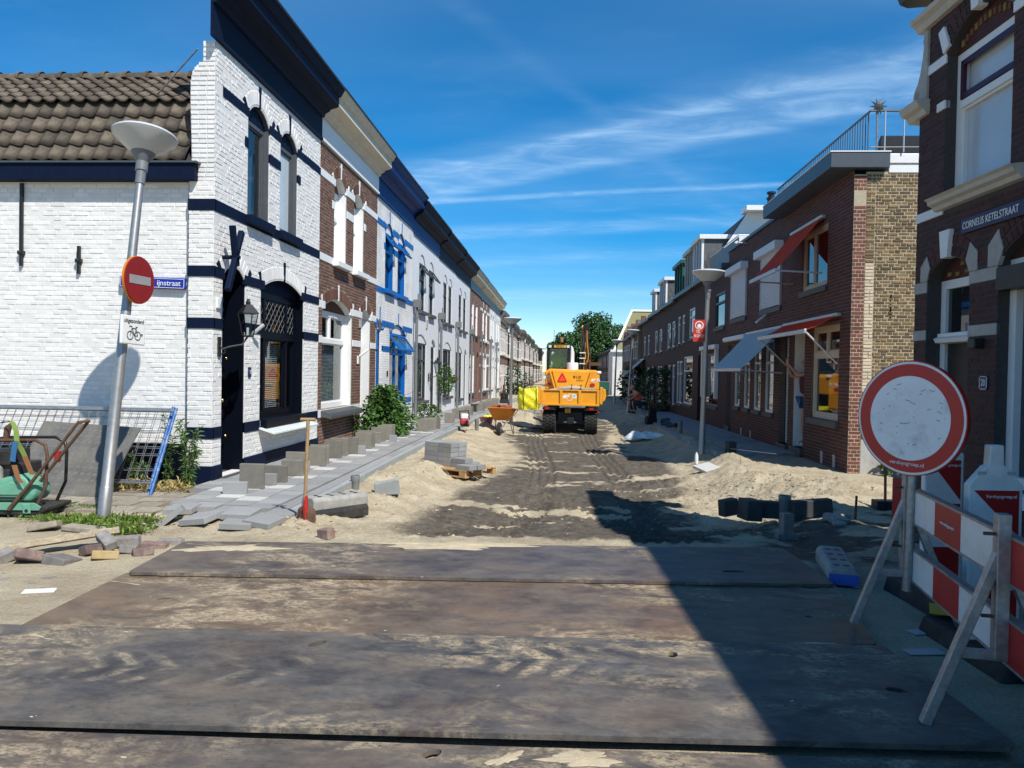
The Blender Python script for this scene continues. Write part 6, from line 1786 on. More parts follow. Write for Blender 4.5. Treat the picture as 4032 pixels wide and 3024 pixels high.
# pallet with stacked slabs
t = thing('pallet', 'wooden pallet on the sand under the stacked slabs', 'pallet', (-1.83, 13.05, -0.17), R(-33))
for k in range(7): MB().box(-0.6, 0.6, -0.4 + k * 0.118, -0.4 + k * 0.118 + 0.095, 0.10, 0.122).build('deck_board', M['pallet_wood'], t)
for y in (-0.4, -0.04, 0.33):
    MB().box(-0.6, 0.6, y, y + 0.09, 0.0, 0.02).build('bottom_board', M['pallet_wood'], t)
    for x in (-0.6, -0.06, 0.46): MB().box(x, x + 0.13, y, y + 0.09, 0.021, 0.098).build('pallet_block', M['pallet_wood'], t)
Mpal = Matrix.LocRotScale(Vector((-1.83, 13.05, -0.17)), Euler((0, 0, R(-33))), None)
def pslab(dx, dy, dz, lab, rz=0):
    p = Mpal @ Vector((dx, dy, dz))
    block('paving_slab', lab, 'paving slab', (0.3, 0.2, 0.078), tuple(p), (0, 0, R(-33 + rz)), 'slab', 'slabs stacked on the pallet')
for lev in range(5):
    for c in range(2 if lev > 0 else 3):
        for r_ in range(2):
            pslab(-0.36 + c * 0.305 + lev * .004, -0.1 + r_ * 0.21, 0.123 + lev * 0.08, 'grey slab in the tall stack on the pallet', 1.0 * math.sin(lev * 3))
for c, lev in ((0.55, 0), (0.26, 1), (0.52, 0)): pslab(c if lev == 0 else 0.27, -0.28 if lev == 0 and c == .52 else -0.1, 0.123 + lev * 0.08, 'grey slab lying low at the pallet end')

# ------------------------------------------------------------------ street lamps
def lamp_post(label, base, top, s=1.0, collar=True):
    t = thing('street_lamp', label, 'street lamp', base, 0, 'conical street lamps')
    v = Vector(top) - Vector(base)
    q = v.to_track_quat('Z', 'Y').to_matrix().to_4x4()
    H = v.length
    b = MB(q); b.lathe([(0.063, 0), (0.063, 0.32), (0.061, 0.325), (0.059, 0.33), (0.055, 1.2), (0.042, H - 0.35), (0.042, H - 0.28)], 20); b.build('pole', M['lamp_pole'], t, smooth=30)
    b = MB(q); b.lathe([(0.05, H - 0.30), (0.05, H - 0.16), (0.062, H - 0.15), (0.062, H - 0.05), (0.13, H + 0.06)], 24); b.build('collar', M['lamp_collar'], t, smooth=30)
    b = MB(q); b.lathe([(0.115, H + 0.045), (0.315, H + 0.215), (0.33, H + 0.24)], 36, cap=False); b.build('shade', M['lamp_shade'], t, smooth=30)
    b = MB(q); b.lathe([(0.332, H + 0.24), (0.334, H + 0.255), (0.32, H + 0.266), (0.22, H + 0.286), (0.001, H + 0.30)], 36, cap=False); b.build('lid', M['lamp_top'], t, smooth=30)
    return t, q, H
LB = Vector((-4.60, 7.45, 0.02)); LT = Vector((-4.60, 8.12, 3.84))
lp, lq, lH = lamp_post('leaning street lamp carrying the no-entry sign at the corner house', LB, LT)
lamp_post('street lamp standing in the sand behind the wheelbarrow', (-1.86, 27.7, -0.25), (-1.84, 27.7, 3.22), 1)
lamp_post('street lamp with the red for-sale board before the dark brick houses', (2.86, 15.9, -0.1), (2.92, 15.9, 3.42), 1)
lamp_post('street lamp beside the crouching worker', (2.92, 34.5, -0.35), (3.08, 34.5, 3.22), 1)
lamp_post('street lamp far down the shaded pavement, before the white house', (3.02, 45.0, -0.4), (3.10, 45.0, 3.2), 1)
# no-entry sign and its under-board, clamped on the leaning post
def on_post(s): return LB.lerp(LT, s)
def disc(t, r, y0, y1, mt, name, x=0, z=0, n=48, cx=1.0):
    return MB().prism([(x + r * math.cos(2 * math.pi * k / n), z + r * math.sin(2 * math.pi * k / n)) for k in range(n)], y0, y1).build(name, M[mt], t)
D('sign_red_shaded', (0.24, 0.010, 0.008), 0.5, 0.12, 6)  # self-shade painted into the no-entry sign's red
D('sign_bar_shaded', (0.30, 0.30, 0.30), 0.5, 0.08, 8)  # white bar greyed in colour to stand for its shade
p = on_post(0.645) + Vector((0.13, -0.02, 0))
t = thing('no_entry_sign', 'round red no-entry sign with white bar on the leaning lamp post', 'sign', p, 0, rot=(R(0), R(0), R(85)))
disc(t, 0.245, 0, 0.012, 'sign_red_shaded', 'disc'); disc(t, 0.252, 0.0125, 0.035, 'orange_worn', 'rim')
MB().box(-0.175, 0.175, -0.004, -0.0005, -0.045, 0.045).build('white_bar', M['sign_bar_shaded'], t)
MB().box(-0.03, 0.03, 0.036, 0.10, -0.15, -0.11).build('clamp', M['galv'], t)
p = on_post(0.505) + Vector((0.12, -0.02, 0))
t = thing('under_sign', 'small white board with bicycle symbol under the no-entry sign', 'sign', p, 0, rot=(R(0), R(2), R(80)))
MB().box(-0.175, 0.175, 0.0, 0.03, -0.15, 0.15).build('board', M['sign_white'], t, bevel=0.012)
lettering('uitgezonderd', 0.063, M['black'], t, 0, -0.002, 0.095, 0.86)
bk = MB()
for cx in (-0.055, 0.055):
    bk.tube([(cx + 0.043 * math.cos(a), -0.004, -0.055 + 0.043 * math.sin(a)) for a in np.linspace(0, 2 * math.pi, 25)], 0.0032, 5, cap=False)
for q in (((-0.055, -0.055), (-0.03, 0.03)), ((-0.03, 0.03), (-0.045, 0.045)), ((-0.03, 0.02), (0.03, 0.02)), ((-0.025, 0.01), (0.005, -0.055)), ((0.005, -0.055), (0.035, 0.035)), ((0.055, -0.055), (0.028, 0.015)), ((0.005, -0.055), (0.055, -0.055)), ((0.022, 0.036), (0.05, 0.036)), ((-0.045, 0.045), (-0.07, 0.035))):
    bk.tube([(q[0][0], -0.004, q[0][1]), (q[1][0], -0.004, q[1][1])], 0.003, 5)
bk.build('bicycle_symbol', M['black'], t)
MB().prism([(0.115 + 0.013 * math.cos(a), -0.04 + 0.013 * math.sin(a)) for a in np.linspace(0, 6.2, 12)], -0.006, 0).build('bolt', M['galv'], t)
t = thing('street_name_sign', 'bright blue street name sign on the white side wall behind the no-entry sign', 'sign', (-5.41, 9.84, 2.67), 0, rot=(0, R(1.6), 0))
MB().box(-0.45, 0.45, -0.04, 0.0, -0.075, 0.075).build('sign_board', M['sign_blue'], t, bevel=0.015)
rm = MB()
for q in ((-0.43, 0.43, 0.055, 0.061), (-0.43, 0.43, -0.061, -0.055), (-0.436, -0.43, -0.055, 0.055), (0.43, 0.436, -0.055, 0.055)): rm.box(q[0], q[1], -0.0425, -0.0402, q[2], q[3])
rm.build('white_border', M['sign_white'], t)
lettering('ijnstraat', 0.10, M['sign_white'], t, 0.39, -0.043, 0.0, 1.0, align='RIGHT')
MB().box(0.45, 0.475, -0.02, 0.02, -0.03, 0.03).build('bracket', M['galv'], t)
# for-sale board on the right lamp
t = thing('for_sale_board', 'red for-sale board with white letters hung on the lamp post', 'sign', (2.75, 15.86, 2.47), 0); t.scale = (0.85, 1.0, 0.85)
MB().box(-0.14, 0.14, -0.01, 0.01, -0.26, 0.26).build('board', M['sale_red'], t)
disc(t, 0.10, -0.014, -0.011, 'sign_white', 'emblem', 0, 0.13); disc(t, 0.078, -0.017, -0.0145, 'sign_red', 'emblem_core', 0, 0.13); MB().prism([(-0.045, 0.07), (0.045, 0.07), (0.045, 0.14), (0, 0.17), (-0.045, 0.14)], -0.02, -0.0172).build('emblem_house', M['sign_white'], t)
lettering('TE', 0.10, M['sign_white'], t, -0.03, -0.014, -0.03, 0.9); lettering('KOOP', 0.10, M['sign_white'], t, 0, -0.014, -0.13, 0.85)

# ------------------------------------------------------------------ fence panels, checker plate, compactor
def fence_panel(label, x0, x1, ybase, lean, zb=0.03, blue=True, roll=0.0):
    t = thing('mesh_fence', label, 'fence panel', ((x0 + x1) / 2, ybase, zb), 0, 'construction fence panels against the white wall', rot=(R(-lean), R(roll), 0))
    w = (x1 - x0) / 2; H = 1.14
    b = MB(); b.tube([(-w, 0, H), (w, 0, H)], 0.02, 8); b.tube([(-w, 0, 0.16), (w, 0, 0.16)], 0.014, 8); b.build('rail', M['galv'], t, smooth=40)
    for x in (w, -w): MB().tube([(x, 0, 0), (x, 0, H + 0.04)], 0.021, 10).build('end_post', M['fence_blue' if blue else 'galv'], t, smooth=40)
    m = MB()
    for k in range(int(2 * w / 0.11)): m.tube([(-w + 0.11 * (k + 1), 0, 0.16), (-w + 0.11 * (k + 1), 0, H)], 0.0035, 4)
    m.build('vertical_wires', M['galv'], t)
    m = MB()
    for z in (0.32, 0.52, 0.62, 0.84, 1.02): m.tube([(-w, 0, z), (w, 0, z)], 0.0045, 4)
    m.build('cross_wires', M['galv'], t)
fence_panel('wire fence panel nearest the wall, leaning on the white side wall', -8.5, -4.98, 8.98, 30)
fence_panel('wire fence panel with flaking blue end post leaning in front of the other', -8.3, -4.88, 8.84, 31)
t = thing('checker_plate', 'grey tread plate sheet leaning against the fence panels', 'metal sheet', (-6.08, 8.70, 0.03), 0, rot=(R(-28), R(2.0), R(-5)))
cpm = MB(); cpm.prism([(-0.52, 0.02), (0.72, -0.02), (0.90, 0.93), (-0.42, 0.93)], -0.008, 0.008); cpm.build('sheet', M['checker'], t)
tm = MB()
for i in range(15):
    for j in range(11):
        x = -0.42 + i * 0.085 + j * 0.006; z = 0.05 + j * 0.08
        if x > 0.66 + j * .018 or z > .9: continue
        for k in range(4):
            a = R(45 if (i + j) % 2 else 60)
            cx, cz_ = x + (k - 1.5) * 0.012, z + (k - 1.5) * 0.003
            tm.box(cx - 0.003, cx + 0.003, -0.0105, -0.008, cz_ - 0.014, cz_ + 0.014)
o = tm.build('tread_ribs', M['checker_rib'] if 'checker_rib' in M else D('checker_rib', (0.20, 0.19, 0.17), 0.5, 0.2, 9), t); tag(o, kind='stuff')

t = thing('plate_compactor', 'mint green plate compactor with rusty handle standing on the old pavement', 'compactor', (-5.55, 7.72, 0.03), R(4))
b = MB(); b.prism([(-0.62, 0.03), (-0.5, 0.0), (0.2, 0.0), (0.30, 0.06), (0.30, 0.09), (-0.62, 0.09)], -0.22, 0.22); b.build('base_plate', M['rubber'], t, bevel=0.01)
b = MB(); prof_ = [(-0.62, 0.05), (0.22, 0.05), (0.24, 0.09), (0.17, 0.13), (-0.62, 0.13)]; b.prism(prof_, -0.235, -0.222); b.build('skirt', M['mint'], t, bevel=0.006)
for x in (-0.33, 0.10): MB().prism([(x - .04, 0.02), (x + .04, 0.02), (x + .04, 0.12), (x - .04, 0.12)], -0.25, -0.236).build('lug', M['mint'], t, bevel=0.01)
for x in (-0.33, 0.10): MB().prism([(x + .018 * math.cos(a), 0.05 + .018 * math.sin(a)) for a in np.linspace(0, 6.0, 12)], -0.252, -0.2502).build('lug_hole', M['black'], t)
hood = [(-0.62, 0.13), (0.12, 0.13), (0.16, 0.20), (0.145, 0.30), (0.08, 0.37), (-0.02, 0.41), (-0.16, 0.38), (-0.32, 0.32), (-0.48, 0.25), (-0.62, 0.21)]
b = MB(); b.prism(hood, -0.21, 0.1); b.build('belt_cover', M['mint'], t, bevel=0.045, seg=3)
b = MB(); b.prism([(-0.28, 0.20), (0.0, 0.20), (0.06, 0.26), (0.02, 0.33), (-0.08, 0.34), (-0.2, 0.29)], -0.222, -0.20); b.build('cover_bulge', M['mint'], t, bevel=0.02)
MB().box(-0.25, 0.04, -0.226, -0.2225, 0.165, 0.185).build('slot', M['black'], t)
b = MB(); b.box(-0.42, -0.02, -0.12, 0.22, 0.30, 0.52); b.box(-0.36, -0.12, -0.16, 0.18, 0.5, 0.66); b.build('engine', M['rubber'], t, bevel=0.02)
b = MB(Tm(-0.28, -0.19, 0.60) @ Rm(R(90), 'X')); b.lathe([(0.085, 0), (0.085, 0.05), (0.05, 0.06)], 4); b.lathe([(0.05, 0.055), (0.045, 0.075)], 14); b.build('recoil_starter', M['black_metal'], t, bevel=0.01)
b = MB(); b.box(-0.42, -0.22, -0.18, 0.0, 0.26, 0.50); b.build('fuel_tank', M['concrete'], t, bevel=0.03)
for y in (-0.2, 0.15):
    b = MB(); b.tube([(-0.50, y, 0.18), (-0.50, y, 0.66), (-0.46, y, 0.74), (-0.36, y, 0.76), (0.16, y, 0.77), (0.26, y, 0.72), (0.28, y, 0.62), (0.27, y, 0.3), (0.18, y, 0.1)], 0.017, 8); b.build('cage_frame', M['black_metal'] if y > 0 else M['rust'], t, smooth=40)
b = MB(); b.tube([(-0.08, -0.245, 0.06), (0.15, -0.25, 0.34), (0.62, -0.25, 0.96)], [0.022, 0.018, 0.015], 10); b.build('handle', M['rust'], t, smooth=40)
b = MB(); b.tube([(0.02, -0.05, 0.2), (0.63, -0.06, 0.97), (0.62, -0.25, 0.96)], 0.017, 8); b.build('handle_bow', M['rust'], t, smooth=40)
b = MB(); b.tube([(-0.24, -0.05, 0.76), (-0.22, -0.05, 0.88), (-0.18, -0.05, 0.92)], [0.03, 0.035, 0.02], 8); b.build('exhaust', M['rust'], t, smooth=40)
MB().box(0.24, 0.285, -0.02, 0.05, 0.52, 0.64).build('red_switch_box', M['red_paint'], t, bevel=0.01)
for nm, pts, mt in (('lime_strap', [(-0.20, -0.12, 0.94), (-0.10, -0.16, 0.95), (-0.02, -0.22, 0.86), (0.0, -0.245, 0.76), (0.05, -0.245, 0.68), (0.09, -0.25, 0.60)], 'strap_lime'), ('blue_strap', [(-0.26, -0.10, 0.93), (-0.19, -0.13, 0.945)], 'strap_blue'), ('blue_strap', [(-0.01, -0.255, 0.76), (-0.03, -0.26, 0.55)], 'strap_blue'), ('orange_strap', [(0.09, -0.256, 0.61), (0.17, -0.262, 0.42)], 'strap_orange'), ('orange_strap', [(-0.02, -0.25, 0.52), (0.02, -0.26, 0.40), (0.06, -0.265, 0.34)], 'strap_orange')):
    vs = []; fs = []
    for i, p in enumerate(pts):
        wv = 0.03; vs += [(p[0] - wv, p[1], p[2] + (0.008 if i % 2 else -0.004)), (p[0] + wv, p[1] - 0.01, p[2])]
    for i in range(len(pts) - 1): fs.append((2 * i, 2 * i + 1, 2 * i + 3, 2 * i + 2))
    o = MB().add(vs, fs).build(nm, M[mt], t); o.modifiers.new('s', 'SOLIDIFY').thickness = 0.004

# ------------------------------------------------------------------ right pavement and kerb
rp = bpy.data.objects.new('pavement', None); COL.objects.link(rp); tag(rp, 'grey slab pavement along the shaded houses', None, None, 'structure')
rest = MB(); k_ = 0
for j in range(90):
    y = 15.6 + 0.3 * j
    for i in range(4):
        x = 3.62 + 0.302 * i; yy = y + (0.15 if i % 2 else 0); z = 0.055 + slope(yy)
        if k_ < 120:
            o = bpy.data.objects.new('slab', SL); COL.objects.link(o); o.parent = rp; o.location = (x, yy, z + r5.uniform(-.003, .003)); o.rotation_euler = (r5.uniform(-.008, .008), r5.uniform(-.008, .008), 0); k_ += 1
        else: rest.box(x - .148, x + .148, yy - .148, yy + .148, z - .06, z)
tag(rest.build('slabs', M['slab'], rp), kind='stuff')
KB3 = MB().box(-0.245, 0.245, -0.06, 0.06, -0.22, 0.0).mesh('kerb_stone'); KB3.materials.append(M['kerb'])
for j in range(48):
    y = 15.7 + 0.5 * j; x = np.interp(y, [15.7, 18.6, 23.2, 31.7, 45], [3.12, 2.88, 2.98, 3.2, 3.25])
    o = bpy.data.objects.new('kerb_stone', KB3); COL.objects.link(o); o.parent = rp; o.location = (x, y, 0.04 + slope(y) + r5.uniform(-.02, .02)); o.rotation_euler = (r5.uniform(-.03, .03), r5.uniform(-.03, .03), R(90 + r5.uniform(-3, 3)))

# ------------------------------------------------------------------ plants
def leaf_cloud(n, fn, size, mt, parent, name, rnd, aspect=0.55, fold=0.25):
    """many small pointed leaves; fn gives centre and outward direction"""
    vs = []; fs = []
    for _ in range(n):
        c, d = fn(rnd)
        d = Vector(d)
        d = (d + Vector((rnd.gauss(0, .5), rnd.gauss(0, .5), rnd.gauss(0, .5)))).normalized()
        s = size * rnd.uniform(0.6, 1.35)
        side = d.cross(Vector((rnd.gauss(0, 1), rnd.gauss(0, 1), rnd.gauss(0, 1)))).normalized() * s * aspect
        c = Vector(c); tip = c + d * s + Vector((0, 0, -s * fold)); up = d.cross(side).normalized() * s * 0.12
        mid = c + d * s * 0.45
        b = len(vs)
        vs += [tuple(c), tuple(mid + side * 0.5 + up), tuple(tip), tuple(mid - side * 0.5 + up)]
        fs += [(b, b + 1, b + 2), (b, b + 2, b + 3)]
    o = MB().add(vs, fs).build(name, M[mt], parent)
    return tag(o, kind='stuff')
rl_ = random.Random(21)
t = thing('shrub', 'leafy green shrub in front of the blue and white house', 'shrub', (-4.05, 17.6, 0.05))
def f(r):
    a = r.uniform(0, 6.28); u = r.random() ** 0.4; zz = r.random()
    rad = (0.54 * (1 - zz ** 2.2) + 0.10) * u * (1 + 0.22 * math.sin(3 * a + 2) + 0.15 * math.sin(7 * a))
    return (rad * math.cos(a) * 0.8, rad * math.sin(a) * 1.9 - 0.2 * zz, 0.02 + 1.05 * zz + 0.10 * math.sin(5 * a)), (math.cos(a), math.sin(a), 0.35)
leaf_cloud(2300, f, 0.115, 'leaf', t, 'foliage', rl_); leaf_cloud(900, lambda r: ((lambda p: (Vector(p[0]) * 0.75, p[1]))(f(r))), 0.13, 'leaf_dark', t, 'inner_foliage', rl_)
b = MB()
for k in range(9): b.tube([(r5.gauss(0, .08), r5.gauss(0, .2), 0), (r5.gauss(0, .25), r5.gauss(0, .5), 0.55), (r5.gauss(0, .3), r5.gauss(0, .6), 1.0)], [.015, .01, .004], 5)
b.build('stems', M['bark'], t)
def weed(label, x, y, h, n, z=0.03, wid=0.16):
    t = thing('weed', label, 'weed', (x, y, z), 0, 'tall weeds by the corner house')
    b = MB(); st_ = []
    for k in range(n):
        a = k * 2.4; l = h * (0.6 + 0.4 * ((k * 37) % 10) / 10)
        p1 = (wid * .35 * math.cos(a), wid * .35 * math.sin(a), l * .5); p2 = (wid * .75 * math.cos(a), wid * .75 * math.sin(a), l)
        st_.append((p1, p2, l)); b.tube([(0.02 * math.cos(a), 0.02 * math.sin(a), 0), p1, p2], [.006, .005, .002], 5)
    b.build('stems', M['leaf_weed'], t)
    def f(r):
        p1, p2, l = r.choice(st_); s = r.random()
        p = (Vector(p1) * s * 2 if s < .5 else Vector(p1).lerp(Vector(p2), s * 2 - 1)); a = r.uniform(0, 6.28)
        return p, (math.cos(a), math.sin(a), 0.5)
    leaf_cloud(70 * n, f, 0.085, 'leaf_weed', t, 'leaves', rl_, 0.18)
weed('tall bushy weed growing at the plinth of the corner pilaster', -4.66, 9.32, 0.92, 9)
weed('thin tall weed between fence post and corner pilaster', -5.0, 9.45, 1.05, 4, wid=0.1)
weed('low dry weed behind the fence panels', -5.35, 9.35, 0.5, 5, wid=0.14)
t = thing('dry_weeds', 'yellowed dry weeds along the wall foot behind the fence', 'weeds', (-5.3, 9.2, 0.03)); tag(t, kind='stuff')
leaf_cloud(700, lambda r: ((r.uniform(-.8, .75), r.gauss(0, .10), abs(r.gauss(0, .05))), (r.gauss(0, .4), r.gauss(0, .4), 1)), 0.09, 'dry', t, 'blades', rl_, 0.16)
def grass(label, x, y, sx_, sy_, n, h=0.09):
    t = thing('grass_tuft', label, 'grass', (x, y, 0.02), 0); tag(t, kind='stuff')
    leaf_cloud(n, lambda r: ((r.gauss(0, sx_), r.gauss(0, sy_), 0), (r.gauss(0, .45), r.gauss(0, .45), 1)), h, 'grass', t, 'blades', rl_, 0.13, 0.3)
grass('bright grass tuft round the foot of the leaning lamp post', -4.58, 7.34, 0.22, 0.12, 850)
grass('grass strip at the pavement edge beside the compactor', -5.05, 7.42, 0.22, 0.07, 480, 0.06)
grass('small grass tuft beside the loose clinkers', -4.10, 7.0, 0.10, 0.09, 500)
grass('grass tuft between lamp post and loose slabs', -4.2, 7.45, 0.12, 0.06, 300, 0.07)
grass('dry grass in the pavement joints behind the compactor', -5.2, 8.05, 0.2, 0.06, 260, 0.05)
def bush(label, x, y, z, h, r_, n, mt='leaf', size=0.1, name='shrub'):
    t = thing(name, label, 'plant', (x, y, z), 0)
    def f(q):
        a = q.uniform(0, 6.28); zz = q.random(); u = q.random() ** .4
        rad = r_ * u * (0.35 + 0.9 * math.sin(math.pi * min(1, zz * .85 + .1))) * (1 + .25 * math.sin(3 * a + zz * 5))
        return (rad * math.cos(a), rad * math.sin(a), zz * h), (math.cos(a), math.sin(a), .3)
    leaf_cloud(n, f, size, mt, t, 'foliage', rl_)
    MB().tube([(0, 0, -0.05), (0.02, 0.02, h * .6)], [.02, .008], 6).build('stem', M['bark'], t)
    return t
bush('small light green bush at the foot of a grey downpipe', -4.15, 23.6, 0.0, 0.5, 0.3, 500, 'leaf_weed', 0.1)
bush('climbing plant hanging high on the pale rendered house', -4.25, 27.85, 0.75, 0.95, 0.22, 500, 'leaf', 0.1)
t = thing('hanging_basket', 'small hanging flower basket beside the climbing plant', 'basket', (-4.2, 29.3, 1.05)); MB().lathe([(0.05, 0), (0.18, 0.12), (0.19, 0.2)], 14).build('bowl', M['rust'], t, smooth=40); MB().tube([(0.18, 0, 0.2), (0, 0, 0.6), (-0.18, 0, 0.2)], 0.008, 4).build('chain', M['black_metal'], t); leaf_cloud(120, lambda r: ((r.gauss(0, .09), r.gauss(0, .09), .2), (0, 0, 1)), 0.08, 'leaf', t, 'leaves', rl_)
for x, y, h, r_, n, lab in ((-3.9, 62, 2.3, 0.55, 500, 'tall climbing shrub on the banded far terrace'), (-3.9, 63, 0.9, 0.5, 300, 'low shrub under the tall climbing one'), (-3.9, 86, 1.9, 0.45, 260, 'slim dark shrub farther along the banded terrace')):
    bush(lab, x, y, slope(y), h, r_, n, 'leaf_dark', 0.22)
bush('dark climbing plant against the shaded brick house', 4.25, 34.6, -0.2, 2.0, 0.75, 1500, 'leaf_dark', 0.16)
bush('dark hedge plant by the worker on the shaded side', 4.2, 46, -0.3, 2.2, 0.7, 700, 'leaf_dark', 0.22)
bush('small green plant growing at the foot of the yellow gable', 5.38, 12.78, 0.0, 0.34, 0.17, 260, 'leaf', 0.08)
# big tree closing the street
def tree(label, x, y, H, rad, n, trunk=2.5, seed=1, leaf=0.36, z0=-0.5):
    rr = random.Random(seed)
    t = thing('tree', label, 'tree', (x, y, z0), 0, 'trees at the end of the street')
    cl_ = []
    for _ in range(46):
        a = rr.uniform(0, 6.28); zz = rr.uniform(0.22, 1.0)
        prof_ = math.sin(math.pi * min(1, (zz - 0.12) / 0.95)) ** 0.55
        q = rad * prof_ * rr.uniform(0.35, 0.92)
        cl_.append((Vector((q * math.cos(a), q * math.sin(a), H * zz)), rad * rr.uniform(0.20, 0.34)))
    def f(q):
        c, s = q.choice(cl_)
        d = Vector((q.gauss(0, 1), q.gauss(0, 1), q.gauss(0, 1))).normalized()
        return c + d * s * (q.random() ** .33) * Vector((1, 1, .8)).length / 1.62, d
    leaf_cloud(n, f, leaf, 'leaf_tree', t, 'crown', rr, 0.7)
    b = MB(); b.tube([(0, 0, 0), (0.1, 0, trunk), (0.0, 0.1, H * .55)], [H * .035, H * .028, H * .012], 8)
    for c, s in cl_[:14]: b.tube([(0.05, 0, trunk * .9), tuple(c * .5 + Vector((0, 0, trunk * .5))), tuple(c)], [H * .012, H * .008, H * .003], 5)
    b.build('trunk', M['bark'], t)
tree('large dark green tree closing the end of the street', 3.9, 108, 9.4, 4.0, 13000, seed=4)
tree('smaller green tree beside the large one at the street end', 8.8, 112, 8.6, 3.2, 4000, seed=6)
tree('low green tree left of the large one at the street end', 0.6, 114, 7.4, 2.8, 5000, seed=8)

# ------------------------------------------------------------------ wheelbarrow, saw, bucket, bag, far compactor
t = thing('wheelbarrow', 'orange wheelbarrow loaded with old clinkers standing on the sand', 'wheelbarrow', (-1.70, 21.9, gz(-1.7, 21.9) - 0.0), R(-6))
zt_ = 0.78
b = MB(); vs = [(-.20, -.22, .42), (.20, -.22, .42), (.20, .25, .40), (-.20, .25, .40), (-.36, -.42, zt_), (.36, -.42, zt_), (.34, .45, zt_ - .06), (-.34, .45, zt_ - .06)]
b.add(vs, [(3, 2, 1, 0), (0, 1, 5, 4), (1, 2, 6, 5), (2, 3, 7, 6), (3, 0, 4, 7)]); o = b.build('tray', M['orange_worn'], t); o.modifiers.new('s', 'SOLIDIFY').thickness = 0.012
MB().tube([vs[4], vs[5], vs[6], vs[7], vs[4]], 0.014, 6).build('tray_rim', M['orange_worn'], t)
b = MB(Tm(0, -0.42, 0.19) @ Rm(R(90), 'Y')); b.lathe([(0.07, -.045), (0.16, -.05), (0.19, -.03), (0.195, 0), (0.19, .03), (0.16, .05), (0.07, .045)], 24); b.build('wheel', M['tyre'], t, smooth=40)
b = MB(Tm(0, -0.42, 0.19) @ Rm(R(90), 'Y')); b.lathe([(0.03, -.06), (0.085, -.048), (0.085, .048), (0.03, .06)], 14); b.build('rim', M['galv'], t, smooth=40)
for s in (-1, 1):
    MB().tube([(s * .06, -.45, .2), (s * .17, -.2, .40), (s * .27, .5, .55), (s * .30, .95, .66)], 0.016, 7).build('handle', M['galv'], t, smooth=40)
    MB().tube([(s * .2, .05, .42), (s * .27, .32, .0), (s * .27, .45, .0), (s * .24, .30, .5)], 0.014, 7).build('leg', M['galv'], t, smooth=40)
MB().tube([(-.27, .36, .1), (.27, .36, .1)], 0.012, 6).build('brace', M['galv'], t)
Mw = Matrix.LocRotScale(Vector((-1.70, 21.9, gz(-1.7, 21.9))), Euler((0, 0, R(-6))), None)
for k in range(7):
    p = Mw @ Vector((-.22 + .09 * k * .8, -.25 + .12 * (k % 3), .74 + .03 * (k % 2)))
    block('clinker', 'old red clinker heaped in the wheelbarrow', 'clinker', (.2, .1, .08), tuple(p), (R(10 * (k % 3)), R(-18 + 9 * k % 30), R(40 * k)), 'clinker_red' if 'clinker_red' in M else ('clinker_red' if D('clinker_red', (0.30, 0.075, 0.04), 0.85, 0.25, 15, 0.4, 90, rnd=0.2) else ''), 'clinkers in the wheelbarrow', 0.006)
t = thing('petrol_saw', 'red and white petrol cut-off saw standing on the pavement', 'saw', (-2.62, 20.6, 0.05), R(10))
MB().box(-.12, .12, -.16, .16, 0.03, .22).build('body', M['red_paint'], t, bevel=.04); MB().box(-.10, .10, -.12, .12, .22, .36).build('filter_cover', M['white_paint'], t, bevel=.03)
MB().tube([(-.12, .05, .2), (-.14, 0, .42), (.1, -.02, .44), (.13, .02, .2)], .016, 7).build('front_handle', M['black_metal'], t, smooth=40)
b = MB(Tm(.08, -.32, .16) @ Rm(R(90), 'Y')); b.lathe([(.001, -.004), (.16, -.002), (.16, .002), (.001, .004)], 24); b.build('blade', M['galv'], t)
MB().prism([(-.1, .02), (.12, .02), (.13, .08), (-.1, .1)], -.17, .17).build('foot', M['black_metal'], t)
t = thing('bucket', 'pinkish rubber tub with yellow gloves beside the wheelbarrow', 'bucket', (-2.22, 22.6, gz(-2.22, 22.6) - 0.02)); MB().lathe([(.15, 0), (.21, .22), (.22, .23), (.20, .22), (.14, .02)], 18, cap=True).build('tub', M['pink'], t, smooth=40)
b = MB(); b.ball((0, 0, .24), .1, 8, (1.4, .8, .5)); b.ball((.1, .02, .25), .06, 8, (1.3, .7, .6)); b.build('gloves', M['yellow_bag'], t, smooth=60)
t = thing('hose', 'dark curved hose lying on the sand below the lamp post', 'hose', (0, 0, 0)); MB().tube([(x, y, gz(x, y) + .02) for x, y in ((-1.7, 26.4), (-1.3, 25.9), (-.95, 25.3), (-.5, 25.1), (-.1, 25.0))], .035, 7).build('pipe', M['rubber'], t, smooth=40)
